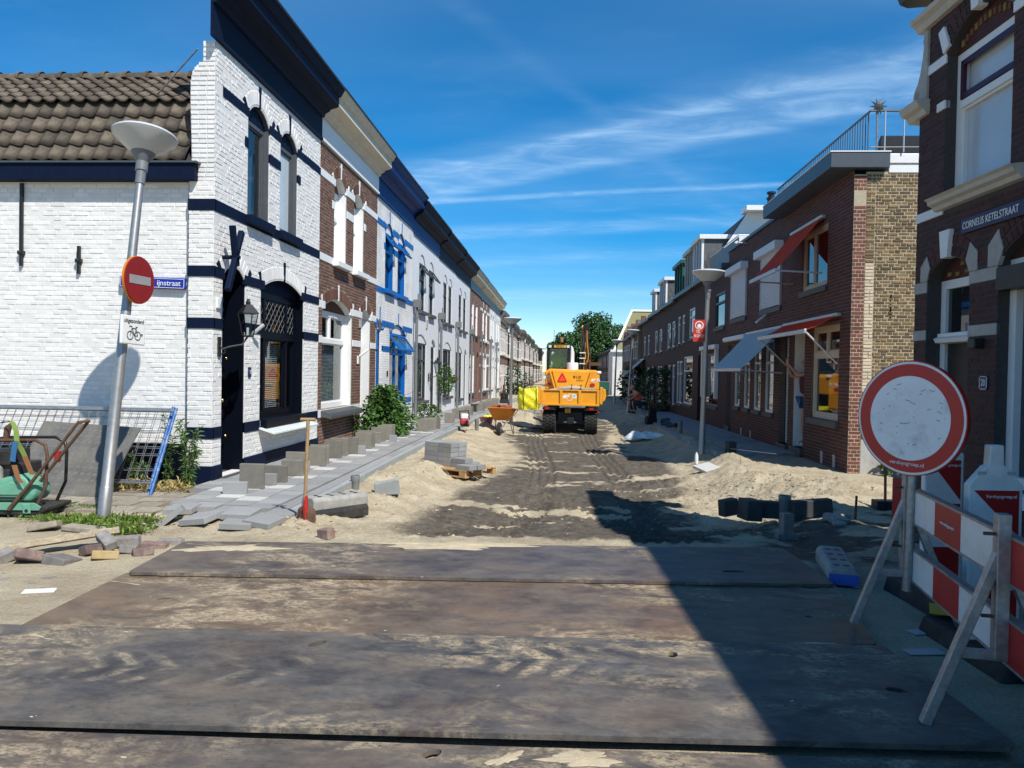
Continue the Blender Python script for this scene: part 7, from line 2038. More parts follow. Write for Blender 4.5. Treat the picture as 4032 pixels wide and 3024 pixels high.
# big yellow bag on a pallet
bx_, by_ = -1.45, 33.6; bz_ = gz(bx_, by_)
t = thing('pallet', 'pallet under the yellow bulk bag', 'pallet', (bx_, by_, bz_), R(8))
for k in range(5): MB().box(-.5, .5, -.4 + k * .17, -.3 + k * .17, .12, .14).build('deck_board', M['pallet_wood'], t)
for x in (-.5, -.06, .38): MB().box(x, x + .12, -.4, .4, 0, .12).build('pallet_block', M['pallet_wood'], t)
MB().box(-.5, .5, -.42, .38, .142, .30).build('slab_layer', M['slab'], t)
t = thing('bulk_bag', 'bright yellow bulk bag with dark lifting straps on a pallet', 'bag', (bx_, by_, bz_ + .30), R(8))
b = MB(); n, m_ = 28, 12; vs = []; fs = []
for j in range(m_ + 1):
    z = .88 * j / m_
    for i in range(n):
        a = 2 * math.pi * i / n; sq = (abs(math.cos(a)) ** 4 + abs(math.sin(a)) ** 4) ** -.25
        rr2 = .46 * sq * (0.88 + .16 * math.sin(math.pi * min(1, j / m_ * 1.05))) + .035 * math.sin(5 * a + j * 1.1) + .02 * math.sin(11 * a - j * 2)
        vs.append((rr2 * math.cos(a), rr2 * math.sin(a), z + (.07 * math.sin(3 * a) + .04 * math.sin(8 * a) if j == m_ else 0)))
for j in range(m_):
    for i in range(n): fs.append((j * n + i, j * n + (i + 1) % n, (j + 1) * n + (i + 1) % n, (j + 1) * n + i))
fs.append(tuple(m_ * n + i for i in range(n))); b.add(vs, fs); b.build('bag', M['yellow_bag'], t, smooth=60)
for x in (-.27, .27): MB().tube([(x, -.50, .0), (x * 1.05, -.53, .45), (x, -.47, .86), (x * .9, -.3, 1.0), (x * .5, 0, .93)], .016, 5).build('strap', M['black'], t)
t = thing('plate_compactor', 'small dark compactor on wheels farther up the sunny pavement', 'compactor', (-2.75, 36.5, slope(36.5) + .08), R(90)); MB().box(-.35, .3, -.2, .2, .12, .3).build('base_plate', M['rubber'], t, bevel=.02); MB().box(-.2, .2, -.18, .18, .3, .62).build('engine', M['black_metal'], t, bevel=.04); MB().tube([(-.3, 0, .3), (-.75, 0, 1.0)], .03, 6).build('handle', M['rust'], t)
for x in (-.3, .25):
    b = MB(Tm(x, -.22, .1) @ Rm(R(90), 'X')); b.lathe([(.1, -.03), (.1, .03)], 14); b.build('wheel', M['tyre'], t, smooth=40)
block('tool', 'wooden pole leaning against the banded house', 'pole', (.04, .04, 1.9), (-4.3, 55, -.3), (R(-6), R(-8), 0), 'wood', None, 0)
# crumpled clear sheeting on the right
t = thing('plastic_sheet', 'crumpled clear plastic sheeting lying on the sand', 'plastic sheet', (2.36, 21.3, gz(2.36, 21.3) - .02), R(10)); b = MB(); n = 34; vs = []; fs = []
for j in range(n):
    for i in range(n):
        x = -.62 + 1.24 * i / (n - 1); y = -.28 + .56 * j / (n - 1)
        e = max(0, 1 - (x / .62) ** 4) * max(0, 1 - (y / .3) ** 4)
        z = e * (.03 + .20 * float(fbm(np.array([x * 5 + 9]), np.array([y * 5]), 3, 5)[0]) + (.05 * math.exp(-((x + .4) / .18) ** 2)) + .05 * abs(math.sin(x * 17 + y * 23)))
        vs.append((x + .05 * math.sin(y * 19), y + .05 * math.sin(x * 13), z))
for j in range(n - 1):
    for i in range(n - 1): fs.append((j * n + i, j * n + i + 1, (j + 1) * n + i + 1, (j + 1) * n + i))
b.add(vs, fs); b.build('sheet', M['film'], t)
# upright black hand truck at the kerb
t = thing('slab_trolley', 'upright black slab trolley standing at the right kerb', 'trolley', (2.92, 25.4, gz(2.92, 25.4)), R(12)); b = MB(); b.tube([(-.1, 0, .08), (-.02, .03, 1.35), (.02, .03, 1.42), (.2, .03, 1.42)], .022, 7); b.tube([(.12, 0, .08), (.06, .03, 1.2)], .02, 7); b.build('frame', M['black_metal'], t, smooth=40)
for x in (-.14, .14):
    b = MB(Tm(x, .05, .14) @ Rm(R(90), 'Y')); b.lathe([(.14, -.03), (.14, .03)], 18); b.build('wheel', M['tyre'], t, smooth=40)
MB().prism([(-.16, .02), (.16, .02), (.16, .5), (-.05, .6)], -.06, -.03).build('clamp_plate', M['black_metal'], t)
for k, (x, y, rz) in enumerate(((3.3, 24.5, 20), (3.45, 26.2, 60), (3.35, 23.6, -30), (3.6, 27.0, 10))): block('kerb_block', 'dark paver dropped behind the right kerb', 'kerb block', (.3, .2, .1), (x, y, gz(x, y)), (R(12), R(-10), R(rz)), 'kerb_dark', 'pavers dropped behind the right kerb', .006)
t = thing('string_line', 'taut white string line over the right pavement edge', 'string', (0, 0, 0)); MB().tube([(3.2, 11.7, .42), (3.35, 15.5, .12)], .003, 4).build('string', M['sign_white'], t)

# ------------------------------------------------------------------ orange machine
TX, TY = 0.26, 23.75; TZ = gz(0.26, 23.75) - 0.02
TSC = 0.93
tk = thing('wheeled_excavator', 'orange compact wheeled excavator with rear tipper box driving up the street', 'excavator', (TX, TY, TZ), R(-2.5))
sc = 0.93
tk.scale = (sc, sc, sc)
def wheel(x, y, r, w, name='wheel'):
    wm_ = Tm(x, y, r) @ Rm(R(90), 'Y')
    b = MB(wm_); b.lathe([(r * .5, -w / 2), (r * .86, -w / 2), (r * .97, -w * .42), (r, -w * .30), (r, w * .30), (r * .97, w * .42), (r * .86, w / 2), (r * .5, w / 2)], 36, cap=True); o = b.build('wheel', M['tyre'], tk, smooth=40)
    b = MB()
    n = 26
    for k in range(n):
        a = 2 * math.pi * k / n
        for row in range(4):
            aa = a + (math.pi / n if row % 2 else 0)
            b.m = wm_ @ Rm(aa, 'Z') @ Tm(r, 0, -w * .36 + w * .24 * row) @ Rm(R(18 if row % 2 else -18), 'X')
            b.box(-.01, .022, -.035, .035, -w * .095, w * .095)
    b.build('tread', M['tyre'], o)
    b = MB(wm_); b.lathe([(.05, -w * .52), (r * .48, -w * .4), (r * .5, -w * .5)], 20); b.build('rim', M['orange_worn'], o, smooth=40)
for s in (-1, 1):
    wheel(s * .68, 0.0, .42, .43); wheel(s * .68, 2.2, .42, .43)
MB().box(-.42, .42, -.1, 3.0, .42, .74).build('chassis', M['black_metal'], tk, bevel=.02)
MB().box(-.55, .55, -.08, .08, .33, .47).build('axle', M['black_metal'], tk, bevel=.02)
MB().box(-.50, .50, .10, .14, .16, .86).build('mud_flap', M['rubber'], tk)
MB().box(-.10, .13, -.30, -.05, .36, .56).build('tow_hitch', M['black_metal'], tk, bevel=.02)
b = MB(); b.prism([(-.22, .40), (0, .34), (.22, .40), (.14, .44), (-.14, .44)], -.22, -.20); b.build('hitch_guard', M['galv'], tk)
for s in (-1, 1):
    b = MB(); b.ext([(-.44, .82), (-.40, .88), (.44, .88), (.48, .70), (.46, .70), (.42, .85), (-.38, .85)], s * .68 - .22, s * .68 + .22); b.build('mudguard', M['black_metal'], tk)
    MB().box(s * .68 - .17, s * .68 + .17, -.47, -.44, .80, .91).build('light_bar', M['black_metal'], tk, bevel=.01)
    MB().box(s * .72 - .10, s * .72 + .04, -.485, -.471, .82, .89).build('tail_light', M['red_lens'], tk, bevel=.006)
    MB().box(s * .93 - .03, s * .93 + .03, -.47, -.45, .74, .79).build('marker_light', M['red_lens'], tk)
MB().box(-.16, .02, -.36, -.35, .72, .86).build('licence_plate', M['plate_yellow'], tk)
lettering('LNK', .06, M['black'], tk, -.07, -.363, .82, .8); lettering('57H', .06, M['black'], tk, -.07, -.363, .755, .8)
# tipper box
tb = MB(); tb.box(-.98, .98, -.40, .95, .98, 1.04); tb.build('box_floor', M['orange'], tk)
tg = MB(); tg.box(-.95, .95, -.46, -.40, .97, 1.46); tailg = tg.build('tailgate', M['orange'], tk, bevel=.01)
for x in (-.95, -.335, .265, .86):
    MB().box(x, x + .085, -.505, -.461, .97, 1.46).build('stiffener', M['orange'], tailg, bevel=.006)
MB().box(-.95, .945, -.50, -.461, 1.44, 1.475).build('top_rail', M['orange'], tailg, bevel=.006)
MB().box(-.95, .945, -.51, -.461, .96, 1.02).build('bottom_rail', M['orange'], tailg, bevel=.006)
for s in (-1, 1):
    MB().box(s * 1.0 - .045, s * 1.0 + .045, -.50, -.36, .98 if s < 0 else 1.02, 1.58).build('corner_post', M['orange'], tk, bevel=.015)
    MB().ext([(-.36, 1.0), (.95, 1.0), (.95, 1.45), (-.36, 1.45)], s * .99 - .03, s * .99 + .03).build('box_side', M['orange'], tk, bevel=.008)
MB().prism([(1.05, 1.10), (1.12, 1.15), (1.16, 1.28), (1.14, 1.50), (1.05, 1.55)], -.50, -.44).build('hinge_ear', M['orange'], tk, bevel=.01)
sn = MB(); n = 24; vs = []; fs = []
for j in range(n):
    for i in range(n):
        x = -.93 + 1.86 * i / (n - 1); y = -.39 + 1.3 * j / (n - 1)
        vs.append((x, y, 1.40 + .17 * math.exp(-((x - .05) / .6) ** 2 - ((y - .1) / .6) ** 2) + .05 * float(fbm(np.array([x * 6]), np.array([y * 6]), 3, 8)[0])))
for j in range(n - 1):
    for i in range(n - 1): fs.append((j * n + i, j * n + i + 1, (j + 1) * n + i + 1, (j + 1) * n + i))
sn.add(vs, fs); o = sn.build('sand_load', M['sand_film']); o.parent = tk; o.matrix_basis = Matrix()
MB().box(-.42, .80, -.38, -.30, 1.44, 1.53).build('beam', M['concrete'], tk, bevel=.008)
for x in (.04, .34): MB().box(x - .012, x + .012, -.43, -.40, 1.40, 1.66).build('clamp_bar', M['black_metal'], tk)
# emblem: pale strip with an orange blob
def emblem(parent, x, y, z, s):
    MB().prism([(x - .19 * s, z + .02 * s), (x - .17 * s, z + .07 * s), (x - .12 * s, z + .09 * s), (x - .05 * s, z + .07 * s), (x, z + .12 * s), (x + .06 * s, z + .10 * s), (x + .14 * s, z + .11 * s), (x + .19 * s, z + .06 * s), (x + .2 * s, z - .02 * s), (x + .08 * s, z - .02 * s), (x + .04 * s, z - .09 * s), (x - .04 * s, z - .09 * s), (x - .08 * s, z - .03 * s), (x - .19 * s, z - .02 * s)], y - .003, y).build('emblem_ground', M['sign_white'], parent)
    MB().prism([(x + .08 * s, z + .01 * s), (x + .17 * s, z + .02 * s), (x + .16 * s, z + .08 * s), (x + .10 * s, z + .08 * s)], y - .005, y - .0031).build('emblem_patch', M['teal'] if 'teal' in M else D('teal', (.25, .65, .60), .5, 0), parent)
    MB().prism([(x - .085 * s, z + .03 * s), (x - .04 * s, z - .055 * s), (x + .02 * s, z - .075 * s), (x + .065 * s, z - .03 * s), (x + .075 * s, z + .06 * s), (x + .04 * s, z + .115 * s), (x - .01 * s, z + .08 * s), (x + .01 * s, z + .03 * s), (x - .05 * s, z + .02 * s)], y - .007, y - .0051).build('emblem_shape', M['orange'], parent)
emblem(tailg, -.02, -.461, 1.22, 1.15)
# engine hood (counterweight) above the box
hd = MB()
prof = [(-.93, 1.42), (.93, 1.42), (.95, 2.02), (.83, 2.13), (-.80, 2.16), (-.95, 2.05)]
n = len(prof)
yy = [(1.02, 1.0), (1.30, 1.0)]
hd.prism(prof, 1.12, 2.3); hd.build('engine_hood', M['orange'], tk, bevel=.05, seg=3)
b = MB(); b.prism([(-.52, 1.46), (.42, 1.46), (.62, 2.08), (-.70, 2.10)], 1.02, 1.13); b.build('hood_panel', M['orange'], tk, bevel=.025)
for s, x0, x1 in ((1, .47, .68), (-1, -.57, -.77)):
    MB().prism([(x0 - .03, 1.44), (x0 + .03, 1.44), (x1 + .03, 2.10), (x1 - .03, 2.10)], .98, 1.08).build('hood_rib', M['orange'], tk, bevel=.012)
for x in (-.80, .70):
    MB().prism([(x + .09 * math.cos(a), 1.62 + .06 * math.sin(a)) for a in np.linspace(0, 6.0, 14)], 1.10, 1.118).build('rear_lamp', M['red_paint'], tk)
MB().prism([(-.48, 1.70), (-.20, 1.70), (-.175, 1.735), (-.31, 2.0), (-.37, 2.0), (-.505, 1.735)], 1.006, 1.019).build('warning_triangle', M['sign_red'], tk)
MB().prism([(-.45, 1.735), (-.23, 1.735), (-.34, 1.95)], .999, 1.005).build('triangle_core', M['hivis_orange'], tk)
lettering('910', .15, M['black'], tk, .17, 1.012, 1.87, 1.25); lettering('compact', .065, M['black'], tk, .27, 1.012, 1.77, 1.1)
MB().prism([(.22, 1.60), (.36, 1.60), (.29, 1.71)], 1.01, 1.019).build('caution_sticker', M['plate_yellow'], tk)
emblem(tk, -.85, 1.118, 1.83, .8); emblem(tk, .80, 1.118, 1.76, .8)
# cab with driver
cab = MB()
for x in (-.86, -.14):
    cab.box(x - .05, x + .05, 1.45, 1.55, 2.1, 2.95); cab.box(x - .05, x + .05, 2.55, 2.65, 1.4, 2.95)
cab.box(-.91, -.09, 1.42, 2.66, 2.86, 3.02); cab.box(-.91, -.09, 1.45, 1.53, 2.1, 2.2); cab.build('cab', M['black_metal'], tk, bevel=.03)
MB().prism([(-.08, 2.12), (.03, 2.12), (.03, 2.72), (-.02, 2.95), (-.08, 2.98)], 1.46, 2.5).build('cab_side', M['white_paint'], tk, bevel=.04)
MB().box(-.95, -.915, 1.46, 2.5, 2.1, 2.8).build('cab_door', M['white_paint'], tk, bevel=.02)
MB().box(-.81, -.19, 1.47, 1.475, 2.2, 2.86).build('rear_window', M['glass'], tk)
MB().box(-.66, -.24, 1.40, 1.418, 2.90, 2.98).build('cab_plate', M['plate_yellow'], tk)
lettering('TRP-55-V', .085, M['black'], tk, -.45, 1.396, 2.94, .85)
for x in (-.80, -.17): MB().box(x - .05, x + .05, 1.395, 1.418, 2.89, 2.98).build('work_light', M['lamp_top'], tk, bevel=.01)
MB().box(-1.22, -1.08, 1.5, 1.55, 2.42, 2.88).build('mirror', M['black_metal'], tk, bevel=.03); MB().tube([(-.95, 1.6, 2.85), (-1.15, 1.53, 2.85)], .015, 5).build('mirror_arm', M['black_metal'], tk)
b = MB(); b.lathe([(.06, 0), (.055, .14), (.03, .17)], 14, (-.42, 1.9, 3.10)); b.build('beacon', M['strap_orange'], tk, smooth=40); MB().tube([(-.42, 1.9, 3.0), (-.42, 1.9, 3.1)], .02, 6).build('beacon_stem', M['black_metal'], tk)
MB().tube([(-.70, 1.9, 3.0), (-.69, 1.9, 3.55)], .008, 5).build('antenna', M['black_metal'], tk)
b = MB(); b.lathe([(.20, 2.12), (.20, 2.36), (.19, 2.38)], 18, (.0, 1.32, 0)); b.build('white_canister', M['white_paint'], tk, smooth=40)
MB().box(.85, 1.0, 1.1, 1.35, 2.0, 2.1).build('corner_cap', M['white_paint'], tk, bevel=.03)
# boom folded up at the right of the cab
bm_ = MB(); bm_.tube([(.36, 3.2, 2.1), (.34, 3.5, 2.9), (.34, 3.7, 3.8)], [.15, .14, .12], 4); bm_.build('boom', M['orange'], tk)
st_ = MB(); st_.tube([(.44, 3.4, 3.75), (.43, 3.5, 3.2)], .07, 4); st_.build('stick', M['orange_worn'], tk)
cy = MB(); cy.tube([(.30, 3.1, 2.1), (.33, 3.4, 3.4)], .055, 10); cy.tube([(.33, 3.4, 3.4), (.345, 3.45, 3.72)], .032, 8); cy.build('boom_cylinder', M['black_metal'], tk, smooth=40)
for dx, mt in ((-.02, 'rubber'), (.08, 'rubber'), (.16, 'rubber'), (.22, 'orange_worn'), (.28, 'rubber')):
    MB().tube([(.26 + dx, 2.9, 2.15), (.24 + dx * 1.3, 3.1, 2.7), (.33 + dx * .6, 3.3, 3.2), (.34 + dx * .5, 3.4, 3.75)], .018, 6).build('hydraulic_hose', M[mt], tk, smooth=40)
for z in (2.35, 2.55, 2.75): MB().box(.20, .42, 2.92, 3.12, z, z + .035).build('hose_clamp', M['sign_white'], tk)
MB().box(.33, .53, 3.35, 3.8, 3.62, 3.85).build('boom_head', M['black_metal'], tk, bevel=.02)
MB().box(-.1, .8, 2.3, 3.2, 1.0, 2.12).build('swing_frame', M['black_metal'], tk, bevel=.03)
MB().box(.55, .62, 2.8, 3.0, 2.1, 2.5).build('bracket', M['rust'], tk); MB().box(.6, 1.0, 2.8, 2.85, 2.3, 2.42).build('tool_board', M['wood_dark'], tk)

# ------------------------------------------------------------------ people (one skinned surface each)
def figure(name, joints, edges, radii, mat_, parent, sub=2):
    me = bpy.data.meshes.new(name)
    idx = {k: i for i, k in enumerate(joints)}
    me.from_pydata([tuple(joints[k]) for k in joints], [(idx[a], idx[b]) for a, b in edges], [])
    o = bpy.data.objects.new(name, me); COL.objects.link(o); o.parent = parent
    sk = o.modifiers.new('skin', 'SKIN'); sk.use_smooth_shade = True
    for k, i in idx.items():
        r_ = radii[k]; r_ = r_ if isinstance(r_, tuple) else (r_, r_)
        me.skin_vertices[0].data[i].radius = r_
        me.skin_vertices[0].data[i].use_root = (k == list(joints)[0])
    ss = o.modifiers.new('sub', 'SUBSURF'); ss.levels = sub; ss.render_levels = sub
    me.materials.append(M[mat_])
    return o
def hand(J, E, Rr, wrist, d, side, tag_, curl=0.5, s=1.0):
    """palm with five finger chains: d along the hand, side towards the thumb"""
    d = Vector(d).normalized(); side = Vector(side).normalized(); nrm = d.cross(side)
    w = Vector(J[wrist])
    J[tag_ + 'p'] = w + d * .075 * s; E.append((wrist, tag_ + 'p')); Rr[tag_ + 'p'] = (.033 * s, .018 * s)
    for i, (o, l) in enumerate(((.028, .07), (.010, .08), (-.009, .075), (-.027, .058))):
        a = tag_ + 'f%d' % i
        J[a] = w + d * (.10 * s) + side * o * s; J[a + 'm'] = J[a] + (d * (1 - curl * .5) + nrm * curl * .6) * l * .5 * s; J[a + 't'] = J[a + 'm'] + (d * (1 - curl) + nrm * curl) * l * .5 * s
        E += [(tag_ + 'p', a), (a, a + 'm'), (a + 'm', a + 't')]; Rr[a] = .009 * s; Rr[a + 'm'] = .0085 * s; Rr[a + 't'] = .007 * s
    a = tag_ + 'th'; J[a] = w + d * .045 * s + side * .04 * s; J[a + 't'] = J[a] + (d * .6 + side * .5 + nrm * curl * .4) * .05 * s
    E += [(tag_ + 'p', a), (a, a + 't')]; Rr[a] = .011 * s; Rr[a + 't'] = .009 * s
def head(parent, c, face, hairm, s=1.0, long=False, cap=None):
    """head with face facing direction 'face'"""
    f_ = Vector(face).normalized(); rz = math.atan2(f_.y, f_.x) + math.pi / 2
    m = Tm(*c) @ Rm(rz, 'Z') @ Sm(s, s, s)                      # face towards -y
    b = MB(m); b.ball((0, 0, 0), .1, 18, (.78, .95, 1.18)); b.ball((0, -.045, -.07), .055, 12, (.9, .9, .8)); b.tube([(0, -.088, .01), (0, -.115, -.025), (0, -.09, -.035)], [.009, .015, .012], 8)
    for s_ in (-1, 1): b.ball((s_ * .078, .005, -.01), .026, 10, (.35, .7, 1.1))
    hd_ = b.build('head', M['skin'], parent, smooth=70)
    b = MB(m)
    for s_ in (-1, 1): b.ball((s_ * .032, -.084, .012), .011, 8)
    b.build('eyes', M['black'], hd_, smooth=60)
    b = MB(m); b.tube([(-.028, -.088, -.062), (0, -.094, -.064), (.028, -.088, -.062)], .006, 6); b.build('mouth', M['red_paint'], hd_)
    b = MB(m); b.ball((0, .022, .028), .105, 16, (.80, .92, 1.0))
    if long: b.tube([(0, .08, .06), (0, .12, -.02), (0, .10, -.16)], [.05, .05, .02], 10)
    b.build('hair', M[hairm], hd_, smooth=60)
# woman in the doorway reaching up to the awning crank
pz = 0.20
t = thing('person', 'person in dark red top and blue shorts standing on a doorstep reaching up', 'person', (4.88, 15.62, 0.0))
J = dict(pel=(0, 0, .98 + pz), sp=(0, -.02, 1.15 + pz), ch=(-.02, -.02, 1.36 + pz), nk=(-.02, -.02, 1.50 + pz), hb=(-.02, -.03, 1.56 + pz),
         hL=(-.02, .10, .92 + pz), kL=(-.05, .12, .50 + pz), aL=(-.02, .14, .09 + pz), tL=(-.15, .12, .03 + pz), hR=(-.02, -.10, .92 + pz), kR=(-.07, -.11, .50 + pz), aR=(-.03, -.12, .09 + pz), tR=(-.16, -.13, .03 + pz),
         sL=(-.03, .18, 1.44 + pz), eL=(-.26, .24, 1.36 + pz), wL=(-.36, .22, 1.58 + pz), sR=(-.03, -.20, 1.44 + pz), eR=(-.24, -.12, 1.40 + pz), wR=(-.38, .05, 1.60 + pz))
E_ = [('pel', 'sp'), ('sp', 'ch'), ('ch', 'nk'), ('nk', 'hb'), ('pel', 'hL'), ('hL', 'kL'), ('kL', 'aL'), ('aL', 'tL'), ('pel', 'hR'), ('hR', 'kR'), ('kR', 'aR'), ('aR', 'tR'), ('ch', 'sL'), ('sL', 'eL'), ('eL', 'wL'), ('ch', 'sR'), ('sR', 'eR'), ('eR', 'wR')]
RR = dict(pel=(.13, .11), sp=(.115, .09), ch=(.13, .095), nk=.052, hb=.05, hL=.085, kL=.055, aL=.036, tL=.032, hR=.085, kR=.055, aR=.036, tR=.032, sL=.052, eL=.036, wL=.027, sR=.052, eR=.036, wR=.027)
hand(J, E_, RR, 'wL', (-.2, .0, 1), (0, -1, .1), 'l'); hand(J, E_, RR, 'wR', (-.2, .3, 1), (0, 1, .1), 'r')
figure('body', J, E_, RR, 'skin', t)
figure('tank_top', dict(a=(0, 0, 1.00 + pz), b=(0, -.02, 1.17 + pz), c=(-.02, -.02, 1.34 + pz), d=(-.02, -.02, 1.42 + pz)), [('a', 'b'), ('b', 'c'), ('c', 'd')], dict(a=(.20, .18), b=(.19, .165), c=(.20, .17), d=(.15, .13)), 'maroon', t)
figure('shorts', dict(a=(0, 0, .96 + pz), b=(-.02, .10, .88 + pz), c=(-.03, .11, .74 + pz), d=(-.02, -.10, .88 + pz), e=(-.04, -.105, .74 + pz)), [('a', 'b'), ('b', 'c'), ('a', 'd'), ('d', 'e')], dict(a=(.17, .15), b=.125, c=.11, d=.125, e=.11), 'denim', t)
head(t, (-.04, -.03, 1.67 + pz), (-1, .3, .2), 'hair', 1.0, True)
for y in (.13, -.125): MB().ball((-.08, y, .035 + pz), .05, 10, (2.1, .85, .7)).build('shoe', M['sign_white'], t, smooth=60)
# crouching worker in orange vest
t = thing('person', 'worker in orange vest crouching at the right kerb, seen from behind', 'person', (3.12, 32.4, gz(3.12, 32.4)), R(20))
J = dict(pel=(.16, 0, .42), sp=(.14, .02, .60), ch=(.02, .10, .82), nk=(-.06, .16, .93), hb=(-.09, .19, .98),
         hL=(.14, .14, .40), kL=(-.22, .26, .48), aL=(-.12, .22, .07), tL=(-.28, .26, .04), hR=(.14, -.14, .40), kR=(-.24, -.08, .50), aR=(-.10, -.10, .07), tR=(-.26, -.10, .04),
         sL=(-.02, .30, .82), eL=(-.26, .36, .66), wL=(-.46, .34, .55), sR=(-.02, -.10, .82), eR=(-.26, -.12, .64), wR=(-.46, -.02, .55))
E_ = [('pel', 'sp'), ('sp', 'ch'), ('ch', 'nk'), ('nk', 'hb'), ('pel', 'hL'), ('hL', 'kL'), ('kL', 'aL'), ('aL', 'tL'), ('pel', 'hR'), ('hR', 'kR'), ('kR', 'aR'), ('aR', 'tR'), ('ch', 'sL'), ('sL', 'eL'), ('eL', 'wL'), ('ch', 'sR'), ('sR', 'eR'), ('eR', 'wR')]
RR = dict(pel=(.15, .13), sp=(.14, .12), ch=(.17, .13), nk=.06, hb=.055, hL=.095, kL=.07, aL=.045, tL=.04, hR=.095, kR=.07, aR=.045, tR=.04, sL=.07, eL=.045, wL=.032, sR=.07, eR=.045, wR=.032)
hand(J, E_, RR, 'wL', (-1, 0, -.4), (0, -1, 0), 'l'); hand(J, E_, RR, 'wR', (-1, 0, -.4), (0, 1, 0), 'r')
figure('body', J, E_, RR, 'skin', t)
figure('vest', dict(a=(.16, 0, .46), b=(.14, .02, .62), c=(.02, .10, .82), d=(-.03, .13, .88)), [('a', 'b'), ('b', 'c'), ('c', 'd')], dict(a=(.20, .18), b=(.20, .18), c=(.21, .17), d=(.15, .12)), 'hivis_orange', t)
figure('trousers', dict(a=(.17, 0, .40), b=(.10, .16, .42), c=(-.20, .26, .48), d=(-.12, .22, .12), e=(.10, -.16, .42), f=(-.22, -.08, .50), g=(-.10, -.10, .12)), [('a', 'b'), ('b', 'c'), ('c', 'd'), ('a', 'e'), ('e', 'f'), ('f', 'g')], dict(a=(.17, .15), b=.12, c=.085, d=.065, e=.12, f=.085, g=.065), 'cloth_dark', t)
head(t, (-.12, .22, 1.06), (-1, .5, -.2), 'skin', 1.05)
for z, x in ((.52, .175), (.66, .165)): MB().tube([(x + .02 + .185 * math.cos(a), .01 + .205 * math.sin(a), z) for a in np.linspace(-1.9, 1.9, 14)], .022, 6).build('reflective_band', M['reflect'], t)
for y in (.24, -.1): MB().ball((-.2, y, .05), .06, 10, (2.0, .85, .75)).build('boot', M['black_metal'], t, smooth=60)
# driver seen through the cab window
t = thing('person', 'driver in green hi-vis jacket sitting in the excavator cab', 'person', (TX - .46, TY + 1.95, TZ + 1.42), R(180))
J = dict(pel=(0, 0, .5), sp=(0, 0, .7), ch=(0, .02, .92), nk=(0, .0, 1.05), hb=(0, 0, 1.1), sL=(.2, 0, .96), eL=(.28, .05, .72), wL=(.2, .28, .65), sR=(-.2, 0, .96), eR=(-.28, .05, .72), wR=(-.2, .28, .65), hL=(.1, 0, .46), kL=(.13, .42, .48), aL=(.13, .46, .1), hR=(-.1, 0, .46), kR=(-.13, .42, .48), aR=(-.13, .46, .1))
E_ = [('pel', 'sp'), ('sp', 'ch'), ('ch', 'nk'), ('nk', 'hb'), ('ch', 'sL'), ('sL', 'eL'), ('eL', 'wL'), ('ch', 'sR'), ('sR', 'eR'), ('eR', 'wR'), ('pel', 'hL'), ('hL', 'kL'), ('kL', 'aL'), ('pel', 'hR'), ('hR', 'kR'), ('kR', 'aR')]
RR = dict(pel=(.14, .12), sp=(.14, .11), ch=(.17, .12), nk=.055, hb=.055, sL=.075, eL=.055, wL=.04, sR=.075, eR=.055, wR=.04, hL=.09, kL=.07, aL=.05, hR=.09, kR=.07, aR=.05)
hand(J, E_, RR, 'wL', (0, 1, -.2), (-1, 0, 0), 'l'); hand(J, E_, RR, 'wR', (0, 1, -.2), (1, 0, 0), 'r')
figure('body', J, E_, RR, 'hivis_green', t)
head(t, (0, .02, 1.2), (0, 1, 0), 'hivis_green')

# ------------------------------------------------------------------ barrier with round sign, beacons (right foreground)
b1 = Vector((-.1434, -.98966, 0)); nn = Vector((.98966, -.1434, 0))
F1 = Vector((1.83, 4.88, .066)); F2 = Vector((1.63, 3.50, .066))
def trestle(label, Fp, h=0.95):
    t = thing('barrier_trestle', label, 'trestle', Fp, math.atan2(b1.y, b1.x), 'barrier trestles')
    # local x along the boards, local y = towards house (90 degrees left of x)
    off = .29
    def bar(p, q, w=.024):
        p = Vector(p); q = Vector(q); d = q - p; m = Tm(*p) @ d.to_track_quat('Z', 'Y').to_matrix().to_4x4()
        return MB(m).box(-w, w, -w, w, 0, d.length)
    bar((0, off, .32), (0, off, h), .028).build('post', M['galv'], t, bevel=.004)
    bar((0, 0, 0), (0, off - .01, .78), .022).build('front_leg', M['galv'], t, bevel=.004)
    bar((0, 2 * off + .05, -.04), (0, off + .01, .78), .022).build('rear_leg', M['galv'], t, bevel=.004)
    bar((0, .12, .33), (0, 2 * off - .08, .33), .02).build('brace', M['galv'], t, bevel=.004)
    for z in (.86, .5): MB().tube([(0.0, off - .03, z), (0.0, off - .075, z)], .008, 6).build('wing_bolt', M['rust'], t)
    return t
trestle('galvanised barrier trestle with one foot on the dark plate, holding the round sign', F1)
trestle('galvanised barrier trestle nearest the bottom plate corner', F2)
bd_o = F1 + nn * .335
def striped_board(label, z0, z1, s0, s1, first_red):
    t = thing('barrier_board', label, 'barrier board', (bd_o.x, bd_o.y, 0), math.atan2(b1.y, b1.x), 'red and white barrier boards')
    x = s0; red = first_red
    while x < s1 - .01:
        e = min(x + .40, s1)
        MB().box(x, e - .001, -.018, .018, z0, z1).build('stripe', M['sign_red_dark' if red else 'sign_white'], t)
        if red and z1 > .7 and x < 1.0:
            me = text_mesh('www.versluysgroep.nl', .024); me.materials.clear(); link('lettering', me, M['sign_white'], t, mw=Tm((x + e) / 2, -.020, (z0 + z1) / 2) @ UPR)
        x += .40; red = not red
    MB().box(s0, s1, -.022, .022, z1, z1 + .014).build('top_edge', M['galv'], t)
    MB().box(s0, s1, -.022, .022, z0 - .012, z0).build('bottom_edge', M['galv'], t)
striped_board('upper red and white barrier board bolted to the trestles', .72, .91, .02, 2.6, False)
striped_board('lower red and white barrier board near the ground', .37, .55, .02, 2.6, False)
for s in (-.33, 0.0):
    pass
